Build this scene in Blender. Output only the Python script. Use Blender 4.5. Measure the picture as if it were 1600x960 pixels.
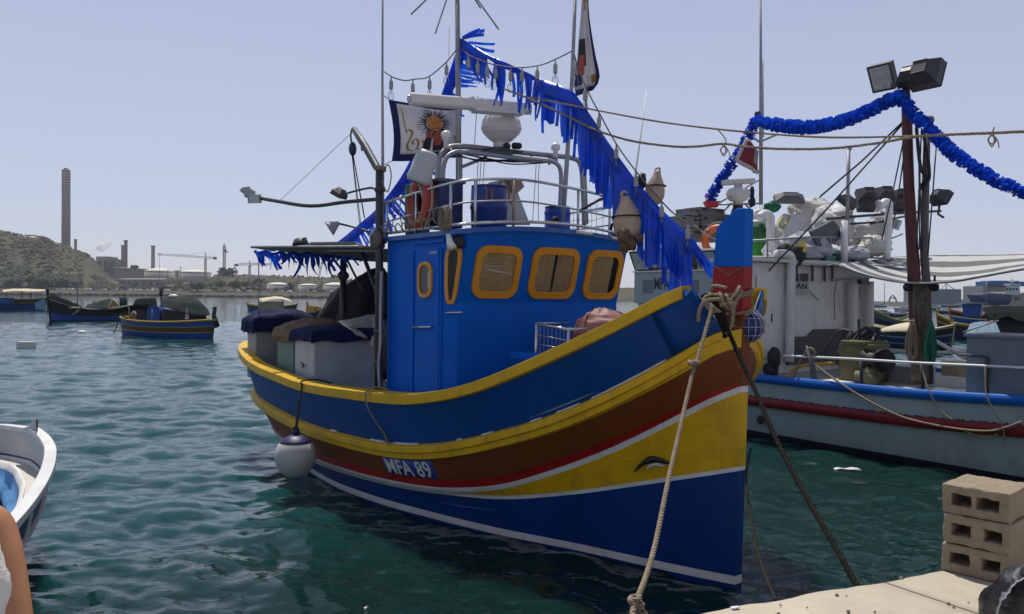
import bpy, bmesh, math, random
import numpy as np
from mathutils import Vector, Matrix, noise
from math import sin, cos, pi, radians, sqrt, atan2, atan
random.seed(7); np.random.seed(7)
SC = bpy.context.scene
COL = SC.collection
for o in list(bpy.data.objects): bpy.data.objects.remove(o)

# ------------------------------------------------------------ camera, sky, sun, exposure
FPX, CW, CH = 1250.0, 1600, 960
CAMP = Vector((0, 0, 2.7))
_t, _p = radians(.78), radians(.6)
_f = Vector((0, cos(_t), -sin(_t))); _r0 = Vector((1, 0, 0)); _u0 = Vector((0, sin(_t), cos(_t)))
_r = _r0*cos(_p) + _u0*sin(_p); _u = -_r0*sin(_p) + _u0*cos(_p)
cam = bpy.data.cameras.new('camera'); cam.sensor_width = 36; cam.lens = 36*FPX/CW
cam.clip_end = 20000; cam.clip_start = .05
camo = bpy.data.objects.new('camera', cam); COL.objects.link(camo)
camo.matrix_world = Matrix(((_r.x, _u.x, -_f.x, 0), (_r.y, _u.y, -_f.y, 0), (_r.z, _u.z, -_f.z, CAMP.z), (0, 0, 0, 1)))
SC.camera = camo

SUN_AZ, SUN_EL = atan2(-.35, .94), radians(66)
SKY_STRENGTH, SUN_STRENGTH, EXPOSURE = .10, 4.2, 0.0
world = bpy.data.worlds.new('World'); SC.world = world; world.use_nodes = True
wn = world.node_tree; wn.nodes.clear()
wo = wn.nodes.new('ShaderNodeOutputWorld'); wb = wn.nodes.new('ShaderNodeBackground')
sky = wn.nodes.new('ShaderNodeTexSky'); sky.sky_type = 'NISHITA'; sky.sun_disc = False
sky.sun_elevation = SUN_EL; sky.sun_rotation = SUN_AZ
sky.altitude = 0; sky.air_density = 1.0; sky.dust_density = .6; sky.ozone_density = 4.0
hsv = wn.nodes.new('ShaderNodeHueSaturation')
wn.links.new(sky.outputs[0], hsv.inputs['Color'])
tint = wn.nodes.new('ShaderNodeMix'); tint.data_type = 'RGBA'; tint.inputs[0].default_value = .6      # summer haze over the clear sky
tint.inputs[7].default_value = (6.05, 6.1, 7.75, 1)
_tc = wn.nodes.new('ShaderNodeTexCoord'); _sx = wn.nodes.new('ShaderNodeSeparateXYZ'); _mr = wn.nodes.new('ShaderNodeMapRange')
wn.links.new(_tc.outputs['Generated'], _sx.inputs[0]); wn.links.new(_sx.outputs['Z'], _mr.inputs['Value'])     # haze thins out with height
_mr.inputs['From Min'].default_value = .15; _mr.inputs['From Max'].default_value = .75; _mr.inputs['To Min'].default_value = .62; _mr.inputs['To Max'].default_value = .2
_mr.interpolation_type = 'SMOOTHSTEP'; wn.links.new(_mr.outputs[0], tint.inputs[0])
wn.links.new(hsv.outputs[0], tint.inputs[6]); wn.links.new(tint.outputs[2], wb.inputs[0])
wn.links.new(wb.outputs[0], wo.inputs[0])
wb.inputs[1].default_value = SKY_STRENGTH
sl = bpy.data.lights.new('sun', 'SUN'); sl.energy = SUN_STRENGTH; sl.angle = radians(.53); sl.color = (1, .955, .88)
so = bpy.data.objects.new('sun', sl); COL.objects.link(so)
SUND = Vector((sin(SUN_AZ)*cos(SUN_EL), cos(SUN_AZ)*cos(SUN_EL), sin(SUN_EL)))
so.rotation_euler = SUND.to_track_quat('Z', 'Y').to_euler()
so.location = (0, 0, 60)
SC.view_settings.view_transform = 'Standard'; SC.view_settings.look = 'None'
SC.view_settings.exposure = EXPOSURE; SC.view_settings.gamma = 1
SC.render.engine = 'CYCLES'
SC.cycles.max_bounces = 6; SC.cycles.transparent_max_bounces = 12; SC.cycles.volume_bounces = 2
SC.cycles.use_denoising = True

# ------------------------------------------------------------ measuring helpers
def ray(x, y): return _f + _r*((x-800)/FPX) - _u*((y-480)/FPX)
def at(x, y, d): return CAMP + ray(x, y)*d
def atz(x, y, z):
    v = ray(x, y); return CAMP + v*((z-CAMP.z)/v.z)
def cutp(x, y, p0, nn):
    v = ray(x, y); return CAMP + v*((p0-CAMP).dot(nn)/v.dot(nn))
def V(*a): return Vector(a)
def lerp(a, b, t): return a + (b-a)*t

# ------------------------------------------------------------ materials
MATS = {}
def new_mat(name):
    m = bpy.data.materials.new(name); m.use_nodes = True
    nt = m.node_tree; b = nt.nodes['Principled BSDF']
    return m, nt, b
def tex_noise(nt, scale, detail=5, rough=.6, stretch=None):
    tc = nt.nodes.new('ShaderNodeTexCoord'); n = nt.nodes.new('ShaderNodeTexNoise')
    n.inputs['Scale'].default_value = scale; n.inputs['Detail'].default_value = detail; n.inputs['Roughness'].default_value = rough
    if stretch:
        mp = nt.nodes.new('ShaderNodeMapping'); mp.inputs['Scale'].default_value = stretch
        nt.links.new(tc.outputs['Object'], mp.inputs[0]); nt.links.new(mp.outputs[0], n.inputs['Vector'])
    else: nt.links.new(tc.outputs['Object'], n.inputs['Vector'])
    return n
def ramp(nt, src, stops):
    r = nt.nodes.new('ShaderNodeValToRGB'); els = r.color_ramp.elements
    while len(els) < len(stops): els.new(.5)
    for e, (p, c) in zip(els, stops): e.position = p; e.color = (*c, 1) if len(c) == 3 else c
    nt.links.new(src, r.inputs[0]); return r
def mix(nt, fac, a, b):
    m = nt.nodes.new('ShaderNodeMix'); m.data_type = 'RGBA'
    for i, s in ((0, fac), (6, a), (7, b)):
        if hasattr(s, 'is_linked'): nt.links.new(s, m.inputs[i])
        elif i == 0: m.inputs[0].default_value = s
        else: m.inputs[i].default_value = (*s, 1)
    return m.outputs[2]
def add_bump(nt, b, src, strength, dist=.01):
    bp = nt.nodes.new('ShaderNodeBump'); bp.inputs['Strength'].default_value = strength; bp.inputs['Distance'].default_value = dist
    nt.links.new(src, bp.inputs['Height']); nt.links.new(bp.outputs[0], b.inputs['Normal']); return bp
def M(name, col, rough=.5, var=.18, scale=4., metal=0., bump=.15, bscale=None, dirt=None, dscale=2.2, damt=.5, spec=.5, stretch=None, trans=0, streak=None):
    """a procedural paint / cloth / metal: base colour with drift, optional dirt patches, fine relief"""
    if name in MATS: return MATS[name]
    m, nt, b = new_mat(name)
    n = tex_noise(nt, scale, stretch=stretch)
    lo = tuple(c*(1-var) for c in col); hi = tuple(min(1, c*(1+var)) for c in col)
    c = ramp(nt, n.outputs['Fac'], [(.3, lo), (.7, hi)]).outputs[0]
    if dirt:
        d = tex_noise(nt, dscale, 8, .7, stretch=(1, 1, .45))
        f = ramp(nt, d.outputs['Fac'], [(.5, (0, 0, 0)), (.72, (damt,)*3)])
        c = mix(nt, f.outputs[0], c, dirt)
    if streak:      # run-down stains and fine scratches
        d = tex_noise(nt, 9., 6, .75, stretch=(1, 1, .10)); f = ramp(nt, d.outputs['Fac'], [(.56, (0, 0, 0)), (.70, (.55,)*3)]); c = mix(nt, f.outputs[0], c, streak)
        d = tex_noise(nt, 5., 8, .8, stretch=(.25, .25, 2.2)); f = ramp(nt, d.outputs['Fac'], [(.63, (0, 0, 0)), (.69, (.45,)*3)]); c = mix(nt, f.outputs[0], c, tuple(min(1, q*2.2+.02) for q in col))
    nt.links.new(c, b.inputs['Base Color'])
    rr = ramp(nt, n.outputs['Fac'], [(.2, (max(.04, rough-.1),)*3), (.8, (min(1, rough+.1),)*3)])
    nt.links.new(rr.outputs[0], b.inputs['Roughness'])
    b.inputs['Metallic'].default_value = metal
    b.inputs['Specular IOR Level'].default_value = spec
    if bump:
        bn = tex_noise(nt, bscale or scale*6, 4)
        add_bump(nt, b, bn.outputs['Fac'], bump, .01)
    if trans:
        tr = nt.nodes.new('ShaderNodeBsdfTranslucent'); nt.links.new(c, tr.inputs[0])
        ms = nt.nodes.new('ShaderNodeMixShader'); ms.inputs[0].default_value = trans
        nt.links.new(b.outputs[0], ms.inputs[1]); nt.links.new(tr.outputs[0], ms.inputs[2])
        nt.links.new(ms.outputs[0], nt.nodes['Material Output'].inputs[0])
    MATS[name] = m; return m
def MGLASS(name, col=(.8, .85, .85), rough=.05, ior=1.5):
    if name in MATS: return MATS[name]
    m, nt, b = new_mat(name)
    tp = nt.nodes.new('ShaderNodeBsdfTransparent'); tp.inputs[0].default_value = (*col, 1)
    gl = nt.nodes.new('ShaderNodeBsdfGlossy'); gl.inputs['Roughness'].default_value = rough
    fr = nt.nodes.new('ShaderNodeFresnel'); fr.inputs[0].default_value = ior
    ms = nt.nodes.new('ShaderNodeMixShader')
    nt.links.new(fr.outputs[0], ms.inputs[0]); nt.links.new(tp.outputs[0], ms.inputs[1]); nt.links.new(gl.outputs[0], ms.inputs[2])
    nt.links.new(ms.outputs[0], nt.nodes['Material Output'].inputs[0])
    MATS[name] = m; return m

# ------------------------------------------------------------ mesh collector
ID3 = (Vector((1, 0, 0)), Vector((0, 1, 0)), Vector((0, 0, 1)))
class MB:
    def __init__(s): s.v = []; s.f = []; s.m = []; s.mi = 0; s.sm = []; s.smooth = False
    def _add(s, vs, fs):
        k = len(s.v); s.v.extend([tuple(p) for p in vs])
        for f in fs: s.f.append(tuple(i+k for i in f)); s.m.append(s.mi); s.sm.append(s.smooth)
        return s
    def box(s, c, size, B=ID3):
        c = Vector(c); X, Y, Z = B[0]*size[0]/2, B[1]*size[1]/2, B[2]*size[2]/2
        vs = [c + X*i + Y*j + Z*k for k in (-1, 1) for j in (-1, 1) for i in (-1, 1)]
        return s._add(vs, [(0, 2, 3, 1), (4, 5, 7, 6), (0, 1, 5, 4), (2, 6, 7, 3), (0, 4, 6, 2), (1, 3, 7, 5)])
    def hexa(s, vs):     # eight corners: bottom ring 0-3, top ring 4-7
        return s._add(vs, [(3, 2, 1, 0), (4, 5, 6, 7), (0, 1, 5, 4), (1, 2, 6, 5), (2, 3, 7, 6), (3, 0, 4, 7)])
    def prism(s, pts, ext):   # closed polygon of points, pushed along ext
        n = len(pts); e = Vector(ext); vs = [Vector(p) for p in pts] + [Vector(p)+e for p in pts]
        fs = [tuple(range(n-1, -1, -1)), tuple(range(n, 2*n))] + [(i, (i+1) % n, (i+1) % n+n, i+n) for i in range(n)]
        return s._add(vs, fs)
    def tube(s, pts, r, seg=6, caps=True, r2=None):
        pts = [Vector(p) for p in pts]; n = len(pts)
        if n < 2: return s
        rad = r if hasattr(r, '__len__') else [lerp(r, r if r2 is None else r2, i/(n-1)) for i in range(n)]
        vs = []; up = None
        for i, p in enumerate(pts):
            d = (pts[min(i+1, n-1)]-pts[max(i-1, 0)])
            if d.length < 1e-9: d = Vector((0, 0, 1))
            d.normalize()
            if up is None:
                up = d.orthogonal().normalized()
            else:
                up = (up - d*up.dot(d))
                up = up.normalized() if up.length > 1e-6 else d.orthogonal().normalized()
            w = d.cross(up)
            for k in range(seg):
                a = 2*pi*k/seg; vs.append(p + (up*cos(a) + w*sin(a))*rad[i])
        fs = []
        for i in range(n-1):
            for k in range(seg):
                a, b = i*seg+k, i*seg+(k+1) % seg
                fs.append((a, b, b+seg, a+seg))
        if caps: fs += [tuple(range(seg-1, -1, -1)), tuple(range((n-1)*seg, n*seg))]
        sm = s.smooth; s.smooth = seg > 4; s._add(vs, fs); s.smooth = sm
        return s
    def lathe(s, base, axis, prof, seg=16, flute=None):   # prof: (r, h) pairs along axis
        base = Vector(base); ax = Vector(axis).normalized(); x = ax.orthogonal().normalized(); y = ax.cross(x)
        vs = []
        for r, h in prof:
            for k in range(seg):
                a = 2*pi*k/seg; vs.append(base + ax*h + (x*cos(a)+y*sin(a))*max(r, .0005))
        fs = []; n = len(prof)
        for i in range(n-1):
            for k in range(seg):
                a, b = i*seg+k, i*seg+(k+1) % seg; fs.append((a, b, b+seg, a+seg))
        fs += [tuple(range(seg-1, -1, -1)), tuple(range((n-1)*seg, n*seg))]
        sm = s.smooth; s.smooth = True; s._add(vs, fs); s.smooth = sm
        return s
    def ball(s, c, r, B=ID3, seg=14, rings=9, jit=0., seed=0):
        if not hasattr(r, '__len__'): r = (r, r, r)
        vs = []; c = Vector(c)
        for i in range(rings+1):
            t = pi*i/rings
            for k in range(seg):
                a = 2*pi*k/seg; q = Vector((sin(t)*cos(a), sin(t)*sin(a), cos(t)))
                g = 1 + (jit*noise.noise(q*1.7+Vector((seed*3.1, seed, 0))) if jit else 0)
                vs.append(c + (B[0]*q.x*r[0] + B[1]*q.y*r[1] + B[2]*q.z*r[2])*g)
        fs = []
        for i in range(rings):
            for k in range(seg):
                a, b = i*seg+k, i*seg+(k+1) % seg; fs.append((a, a+seg, b+seg, b))
        sm = s.smooth; s.smooth = True; s._add(vs, fs); s.smooth = sm
        return s
    def grid(s, rows, closed=False, smooth=True):   # rows of equal length point lists
        n = len(rows[0]); vs = [p for r in rows for p in r]; fs = []
        for i in range(len(rows)-1):
            for k in range(n if closed else n-1):
                a, b = i*n+k, i*n+(k+1) % n; fs.append((a, b, b+n, a+n))
        sm = s.smooth; s.smooth = smooth; s._add(vs, fs); s.smooth = sm
        return s
    def sheet(s, rows, th, nrm=None, smooth=True):     # a grid given thickness th (along nrm, or straight down)
        nrm = Vector(nrm) if nrm is not None else Vector((0, 0, -1))
        R2 = [[Vector(p)+nrm*th for p in r] for r in rows]
        s.grid(rows, smooth=smooth); s.grid([r[::-1] for r in R2], smooth=smooth)
        def edge(a, b):
            s._add(list(a)+list(b), [(i, i+len(a), i+1+len(a), i+1) for i in range(len(a)-1)])
        edge(rows[0], R2[0]); edge(rows[-1][::-1], R2[-1][::-1])
        edge([r[0] for r in rows][::-1], [r[0] for r in R2][::-1]); edge([r[-1] for r in rows], [r[-1] for r in R2])
        return s
    def build(s, name, mats, parent=None, bevel=0, subd=0, recalc=True):
        me = bpy.data.meshes.new(name); me.from_pydata(s.v, [], s.f)
        if not isinstance(mats, (list, tuple)): mats = [mats]
        for m in mats: me.materials.append(m)
        me.polygons.foreach_set('material_index', s.m); me.polygons.foreach_set('use_smooth', s.sm)
        if recalc:
            bm = bmesh.new(); bm.from_mesh(me); bmesh.ops.remove_doubles(bm, verts=bm.verts, dist=1e-5)
            bmesh.ops.recalc_face_normals(bm, faces=bm.faces)
            if bevel:
                es = [e for e in bm.edges if len(e.link_faces) == 2 and e.calc_face_angle(0) > .6]
                bmesh.ops.bevel(bm, geom=es, offset=bevel, segments=2, affect='EDGES', profile=.6, clamp_overlap=True)
            bm.to_mesh(me); bm.free()
        me.update()
        co = np.empty(len(me.vertices)*3, 'f'); me.vertices.foreach_get('co', co); co = co.reshape(-1, 3)
        base = np.array([(co[:, 0].min()+co[:, 0].max())/2, (co[:, 1].min()+co[:, 1].max())/2, co[:, 2].min()], 'f')
        me.vertices.foreach_set('co', (co-base).ravel()); me.update()
        o = bpy.data.objects.new(name, me); COL.objects.link(o); o.location = [float(q) for q in base]
        if parent is not None: put(o, parent)
        if subd:
            md = o.modifiers.new('s', 'SUBSURF'); md.levels = subd; md.render_levels = subd
        return o
def world_loc(p):
    l = Vector((0, 0, 0))
    while p is not None: l = l + p.location + p.matrix_parent_inverse.translation; p = p.parent
    return l
def put(o, parent):
    o.parent = parent; o.matrix_parent_inverse = Matrix.Translation(-world_loc(parent))
def tag(o, label=None, cat=None, group=None, kind=None):
    if label: o['label'] = label
    if cat: o['category'] = cat
    if group: o['group'] = group
    if kind: o['kind'] = kind
    return o
def thing(name, loc, label, cat, group=None):
    o = bpy.data.objects.new(name, None); COL.objects.link(o); o.location = loc; o.empty_display_size = .1
    return tag(o, label, cat, group)
def structure(o): o['kind'] = 'structure'; return o
def stuff(o): o['kind'] = 'stuff'; return o
def copy_tree(o, parent=None, off=None):
    c = o.copy(); COL.objects.link(c)
    if parent is not None: c.parent = parent
    for ch in o.children: copy_tree(ch, c)
    return c
def catenary(a, b, sag, n=14):
    a, b = Vector(a), Vector(b)
    return [lerp(a, b, i/n) - Vector((0, 0, sag*4*(i/n)*(1-i/n))) for i in range(n+1)]
def spline(pts, n=8):    # Catmull-Rom through points
    P = [Vector(p) for p in pts]; out = []
    for i in range(len(P)-1):
        p0, p1, p2, p3 = P[max(i-1, 0)], P[i], P[i+1], P[min(i+2, len(P)-1)]
        for k in range(n):
            t = k/n
            out.append(.5*((2*p1)+(p2-p0)*t+(2*p0-5*p1+4*p2-p3)*t*t+(3*p1-p0-3*p2+p3)*t**3))
    out.append(P[-1]); return out
def pchip(xs, ys):
    xs = np.array(xs, float); ys = np.array(ys, float); h = np.diff(xs); d = np.diff(ys)/h; m = np.zeros(len(xs))
    m[0], m[-1] = d[0], d[-1]
    for i in range(1, len(xs)-1):
        if d[i-1]*d[i] > 0:
            w1, w2 = 2*h[i]+h[i-1], h[i]+2*h[i-1]; m[i] = (w1+w2)/(w1/d[i-1]+w2/d[i])
    def f(x):
        x = min(max(x, xs[0]), xs[-1]); i = min(int(np.searchsorted(xs, x, 'right'))-1, len(xs)-2); t = (x-xs[i])/h[i]
        return float((2*t**3-3*t*t+1)*ys[i]+(t**3-2*t*t+t)*h[i]*m[i]+(3*t*t-2*t**3)*ys[i+1]+(t**3-t*t)*h[i]*m[i+1])
    return f
def text_mesh(body, size=1.):
    cu = bpy.data.curves.new('t', 'FONT'); cu.body = body; cu.size = size; cu.resolution_u = 2; cu.offset = .022
    cu.align_x = 'LEFT'
    ob = bpy.data.objects.new('t', cu); COL.objects.link(ob)
    dg = bpy.context.evaluated_depsgraph_get(); me = bpy.data.meshes.new_from_object(ob.evaluated_get(dg))
    vs = [Vector(v.co) for v in me.vertices]; fs = [tuple(p.vertices) for p in me.polygons]
    bpy.data.objects.remove(ob); bpy.data.curves.remove(cu); bpy.data.meshes.remove(me)
    return vs, fs
def text_part(body, fn, name, mat, parent, x0, x1, y0, y1, sub=True):
    """text laid on a surface: fn(u in 0..1, v in 0..1) gives the point"""
    vs, fs = text_mesh(body)
    ax = min(v.x for v in vs); bx = max(v.x for v in vs); ay = min(v.y for v in vs); by = max(v.y for v in vs)
    mb = MB(); mb._add([fn((v.x-ax)/(bx-ax), (v.y-ay)/(by-ay)) for v in vs], fs)
    return mb.build(name, mat, parent, recalc=False)
# ============================================================ WATER
def build_water():
    NA, NR = 680, 860
    th = np.linspace(radians(-78), radians(78), NA); rr = np.concatenate([np.exp(np.linspace(math.log(2.0), math.log(4.5), 60, endpoint=False)), np.exp(np.linspace(math.log(4.5), math.log(80), NR-180, endpoint=False)), np.exp(np.linspace(math.log(80), math.log(9000), 120))])
    T, R = np.meshgrid(th, rr); X = R*np.sin(T); Y = R*np.cos(T); Z = np.zeros_like(X)
    rng = np.random.RandomState(3)
    sp = np.maximum(np.gradient(rr)[:, None]*np.ones((1, NA)), R*radians(156)/NA)
    for i in range(110):
        wl = .20*(2.6/.20)**rng.rand(); k = 2*pi/wl; a = rng.normal(.35, .75)
        amp = .0036*wl**.70
        fade = np.clip((wl/sp-3)/4, 0, 1)
        ph = k*(X*sin(a)+Y*cos(a)) + rng.rand()*6.28
        ph = ph + .9*np.sin(.35*X+rng.rand()*6)*np.sin(.28*Y+rng.rand()*6)
        Z += fade*amp*(np.sin(ph)+.25*np.sin(2*ph+.6))
    v = np.stack([X, Y, Z], -1).reshape(-1, 3)
    i = np.arange(NA*NR).reshape(NR, NA)
    f = np.stack([i[:-1, :-1], i[:-1, 1:], i[1:, 1:], i[1:, :-1]], -1).reshape(-1, 4)
    me = bpy.data.meshes.new('sea_water'); me.vertices.add(len(v)); me.vertices.foreach_set('co', v.ravel())
    me.loops.add(f.size); me.loops.foreach_set('vertex_index', f.ravel().astype('i4'))
    me.polygons.add(len(f)); me.polygons.foreach_set('loop_start', np.arange(0, f.size, 4, dtype='i4'))
    me.polygons.foreach_set('loop_total', np.full(len(f), 4, 'i4')); me.polygons.foreach_set('use_smooth', np.ones(len(f), bool))
    me.update(calc_edges=True)
    # a plain sheet behind the viewer so that the water goes on all round
    m, nt, b = new_mat('sea_water')
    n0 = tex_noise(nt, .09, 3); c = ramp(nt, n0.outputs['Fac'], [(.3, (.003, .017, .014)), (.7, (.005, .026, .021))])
    c2 = ramp(nt, n0.outputs['Fac'], [(.3, (.004, .040, .042)), (.7, (.008, .062, .062))])      # paler, bluer water off the berth
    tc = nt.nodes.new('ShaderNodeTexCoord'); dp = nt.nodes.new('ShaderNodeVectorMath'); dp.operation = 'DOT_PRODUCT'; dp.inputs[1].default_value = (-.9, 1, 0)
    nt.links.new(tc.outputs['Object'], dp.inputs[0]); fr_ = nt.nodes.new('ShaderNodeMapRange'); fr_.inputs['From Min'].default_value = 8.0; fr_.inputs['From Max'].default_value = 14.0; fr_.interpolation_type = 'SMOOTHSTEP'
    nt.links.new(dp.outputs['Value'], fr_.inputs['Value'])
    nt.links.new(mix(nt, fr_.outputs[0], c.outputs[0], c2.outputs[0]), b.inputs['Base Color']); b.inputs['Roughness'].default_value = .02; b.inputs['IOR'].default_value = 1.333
    n1 = tex_noise(nt, 2.6, 4, .55, stretch=(.7, 1.6, 1)); n2 = tex_noise(nt, 6., 3, .5, stretch=(.7, 1.5, 1))
    ad = nt.nodes.new('ShaderNodeMath'); ad.operation = 'MULTIPLY_ADD'; ad.inputs[1].default_value = .10
    nt.links.new(n2.outputs['Fac'], ad.inputs[0]); nt.links.new(n1.outputs['Fac'], ad.inputs[2])
    add_bump(nt, b, ad.outputs[0], .30, .07)
    b.inputs['Subsurface Weight'].default_value = 1.0; b.inputs['Subsurface Scale'].default_value = 1.0; b.inputs['Subsurface Radius'].default_value = (.5, 1.4, 1.4)
    me.materials.append(m)
    o = structure(bpy.data.objects.new('sea_water', me)); COL.objects.link(o)
build_water()

# ============================================================ QUAY
QZ = 1.15
QP = [V(.87, 3.92), V(2.51, 4.59)]
QE = (QP[1]-QP[0]).normalized(); QI = Vector((QE.y, -QE.x))     # along the edge, inwards
def qpt(t, w, z=QZ):
    p = QP[0] + QE*t + QI*w; return Vector((p.x, p.y, z))
def concrete(name, lo, hi, sc=3., bump=.5):
    if name in MATS: return MATS[name]
    m, nt, b = new_mat(name)
    n1 = tex_noise(nt, sc, 9, .7); n2 = tex_noise(nt, sc*16, 4, .7); n3 = tex_noise(nt, sc*.35, 3)
    c = ramp(nt, n1.outputs['Fac'], [(.25, lo), (.75, hi)]).outputs[0]
    c = mix(nt, ramp(nt, n2.outputs['Fac'], [(.58, (0,)*3), (.72, (.45,)*3)]).outputs[0], c, tuple(q*.55 for q in lo))
    c = mix(nt, ramp(nt, n3.outputs['Fac'], [(.5, (0,)*3), (.75, (.35,)*3)]).outputs[0], c, (lo[0]*.7, lo[1]*.68, lo[2]*.66))
    nt.links.new(c, b.inputs['Base Color']); b.inputs['Roughness'].default_value = .9
    ad = nt.nodes.new('ShaderNodeMath'); ad.operation = 'ADD'; nt.links.new(n1.outputs['Fac'], ad.inputs[0]); nt.links.new(n2.outputs['Fac'], ad.inputs[1])
    add_bump(nt, b, ad.outputs[0], bump, .012); MATS[name] = m; return m
CONC = concrete('quay_concrete', (.37, .315, .235), (.50, .435, .335), 2.2, .5)
def build_quay():
    q = MB()
    poly = [qpt(-8, .1, 0), qpt(12, .1, 0), qpt(12, 14, 0), qpt(-8, 14, 0)]
    q.prism([p-Vector((0, 0, 2)) for p in poly], (0, 0, 2+QZ-.16))
    root = structure(q.build('quay', CONC))
    joints = [-8, -6.2, -4.4, -2.6, -.9, 1.27, 3.1, 5., 7, 9, 12]
    rnd = random.Random(5)
    for a, b in zip(joints[:-1], joints[1:]):
        s = MB(); n = max(6, int((b-a)/.09)); sk = -.16
        def edgew(t): return .028*noise.noise(Vector((t*3.1, 1.7, 0)))+.02*noise.noise(Vector((t*11, .2, 0)))
        front = [qpt(lerp(a+.006, b-.006, i/n), edgew(lerp(a, b, i/n))) for i in range(n+1)]
        back = [qpt(lerp(a+.006+sk*-3, b-.006+sk*-3, i/n), 3) for i in range(n+1)]
        rows = [front]+[[lerp(front[i], back[i], w) for i in range(n+1)] for w in (.01, .15, .4, .7)]+[back]
        rows[0] = [p-Vector((0, 0, .025+.012*noise.noise(p*9))) for p in rows[0]]
        rows = [[p+Vector((0, 0, .006*noise.noise(p*2.3))) for p in r] for r in rows]
        s.sheet(rows, .16)
        s.build('concrete_slab', CONC, root)
    for a, b in ((-8, 2), (2, 12)):
        s = MB(); s.prism([qpt(a+.005, 3.01, QZ-.16), qpt(b-.005, 3.01, QZ-.16), qpt(b-.005, 14, QZ-.16), qpt(a+.005, 14, QZ-.16)], (0, 0, .15))
        s.build('concrete_slab', CONC, root)
build_quay()
def build_grit():
    m = MB(); rnd = random.Random(33)
    for k in range(70):
        p = qpt(rnd.uniform(-.3, 3.2), rnd.uniform(.02, .9)); s = rnd.choice((.003, .004, .006, .009)); m.ball(p+BZ0*(s*.5+.004), (s*1.3, s, s*.8), seg=6, rings=4, jit=.6, seed=k)
    stuff(tag(m.build('quay_grit', M('grit_grey', (.22, .19, .15), .9, .4, 30), recalc=False), 'small grit and crumbs of concrete lying on the quay', 'grit'))
    p = qpt(.26, .05)+BZ0*.006; m = MB(); m.sheet([[p+QE.to_3d()*a*.022+QI.to_3d()*b_*.012+BZ0*(.006*noise.noise(Vector((a*2, b_*3, 5)))+.004) for a in (-1, -.4, .3, 1)] for b_ in (-1, 0, 1)], .003)
    tag(m.build('paper_scrap', M('paper_white', (.7, .69, .66), .7, .05, 9)), 'tiny white scrap of paper on the edge of the quay', 'scrap')
BZ0 = Vector((0, 0, 1))
build_grit()

# ------------------------------------------------------------ hollow blocks on the quay
def build_blocks():
    BLK = concrete('block_concrete', (.27, .205, .125), (.44, .355, .245), 7, 1.0)
    n0 = Vector((2.715, 4.32, QZ)); e1 = Vector((-.235, .252, 0)).normalized(); e2 = Vector((-e1.y, e1.x, 0))*-1
    rnd = random.Random(2)
    L, D, Hh = .345, .40, .163
    names = ['sandy concrete hollow block, topmost of the stack of three on the quay edge', 'middle hollow concrete block of the stack of three on the quay edge',
             'lowest hollow concrete block of the stack, lying straight on the quay']
    for k in range(3):
        z = QZ+.004+(2-k)*(Hh+.004); off = e1*rnd.uniform(-.006, .006)+e2*rnd.uniform(-.006, .006)
        p0 = n0+off; p0.z = z
        hl = [(.045, .135), (.20, .30)] if k else [(.055, .165), (.195, .295)]
        hz = (.05, .115)
        # face e1 x z with two openings running through along e2
        us = [0, hl[0][0], hl[0][1], hl[1][0], hl[1][1], L]; zs = [0, hz[0], hz[1], Hh]
        m = MB()
        def P(u, z_, d): return p0 + e1*u + Vector((0, 0, z_)) + e2*d
        for i in range(5):
            for j in range(3):
                if j == 1 and i in (1, 3): continue
                m.hexa([P(us[i], zs[j], 0), P(us[i+1], zs[j], 0), P(us[i+1], zs[j], D), P(us[i], zs[j], D),
                        P(us[i], zs[j+1], 0), P(us[i+1], zs[j+1], 0), P(us[i+1], zs[j+1], D), P(us[i], zs[j+1], D)])
        # merge the cells into one skin
        bm = bmesh.new(); vs = [bm.verts.new(v) for v in m.v]
        for f in m.f: bm.faces.new([vs[i] for i in f])
        bmesh.ops.remove_doubles(bm, verts=bm.verts, dist=1e-4)
        seen = {}
        for f in bm.faces: seen.setdefault(tuple(sorted(v.index for v in f.verts)), []).append(f)
        bm.verts.index_update(); seen = {}
        for f in bm.faces: seen.setdefault(tuple(sorted(v.index for v in f.verts)), []).append(f)
        bmesh.ops.delete(bm, geom=[f for fs in seen.values() if len(fs) > 1 for f in fs], context='FACES')
        es = [e for e in bm.edges if len(e.link_faces) == 2 and e.calc_face_angle(0) > .5]
        bmesh.ops.recalc_face_normals(bm, faces=bm.faces)
        bmesh.ops.bevel(bm, geom=es, offset=.011, segments=2, affect='EDGES', profile=.6, clamp_overlap=True)
        bmesh.ops.triangulate(bm, faces=[f for f in bm.faces if len(f.verts) > 4])
        bmesh.ops.subdivide_edges(bm, edges=[e for e in bm.edges if e.calc_length() > .045], cuts=5, use_grid_fill=True)
        for v in bm.verts:
            d = noise.noise(v.co*14)*.007+noise.noise(v.co*45)*.004-.006*max(0, noise.noise(v.co*30+Vector((k*5, 0, 0)))-.25)
            v.co += v.normal*d
        o = MB(); o.v = [tuple(v.co) for v in bm.verts]; bm.verts.index_update()
        o.f = [tuple(v.index for v in f.verts) for f in bm.faces]; o.m = [0]*len(o.f); o.sm = [False]*len(o.f); bm.free()
        tag(o.build('hollow_block', BLK), names[k], 'concrete block', 'hollow blocks stacked on the quay')
build_blocks()

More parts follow.
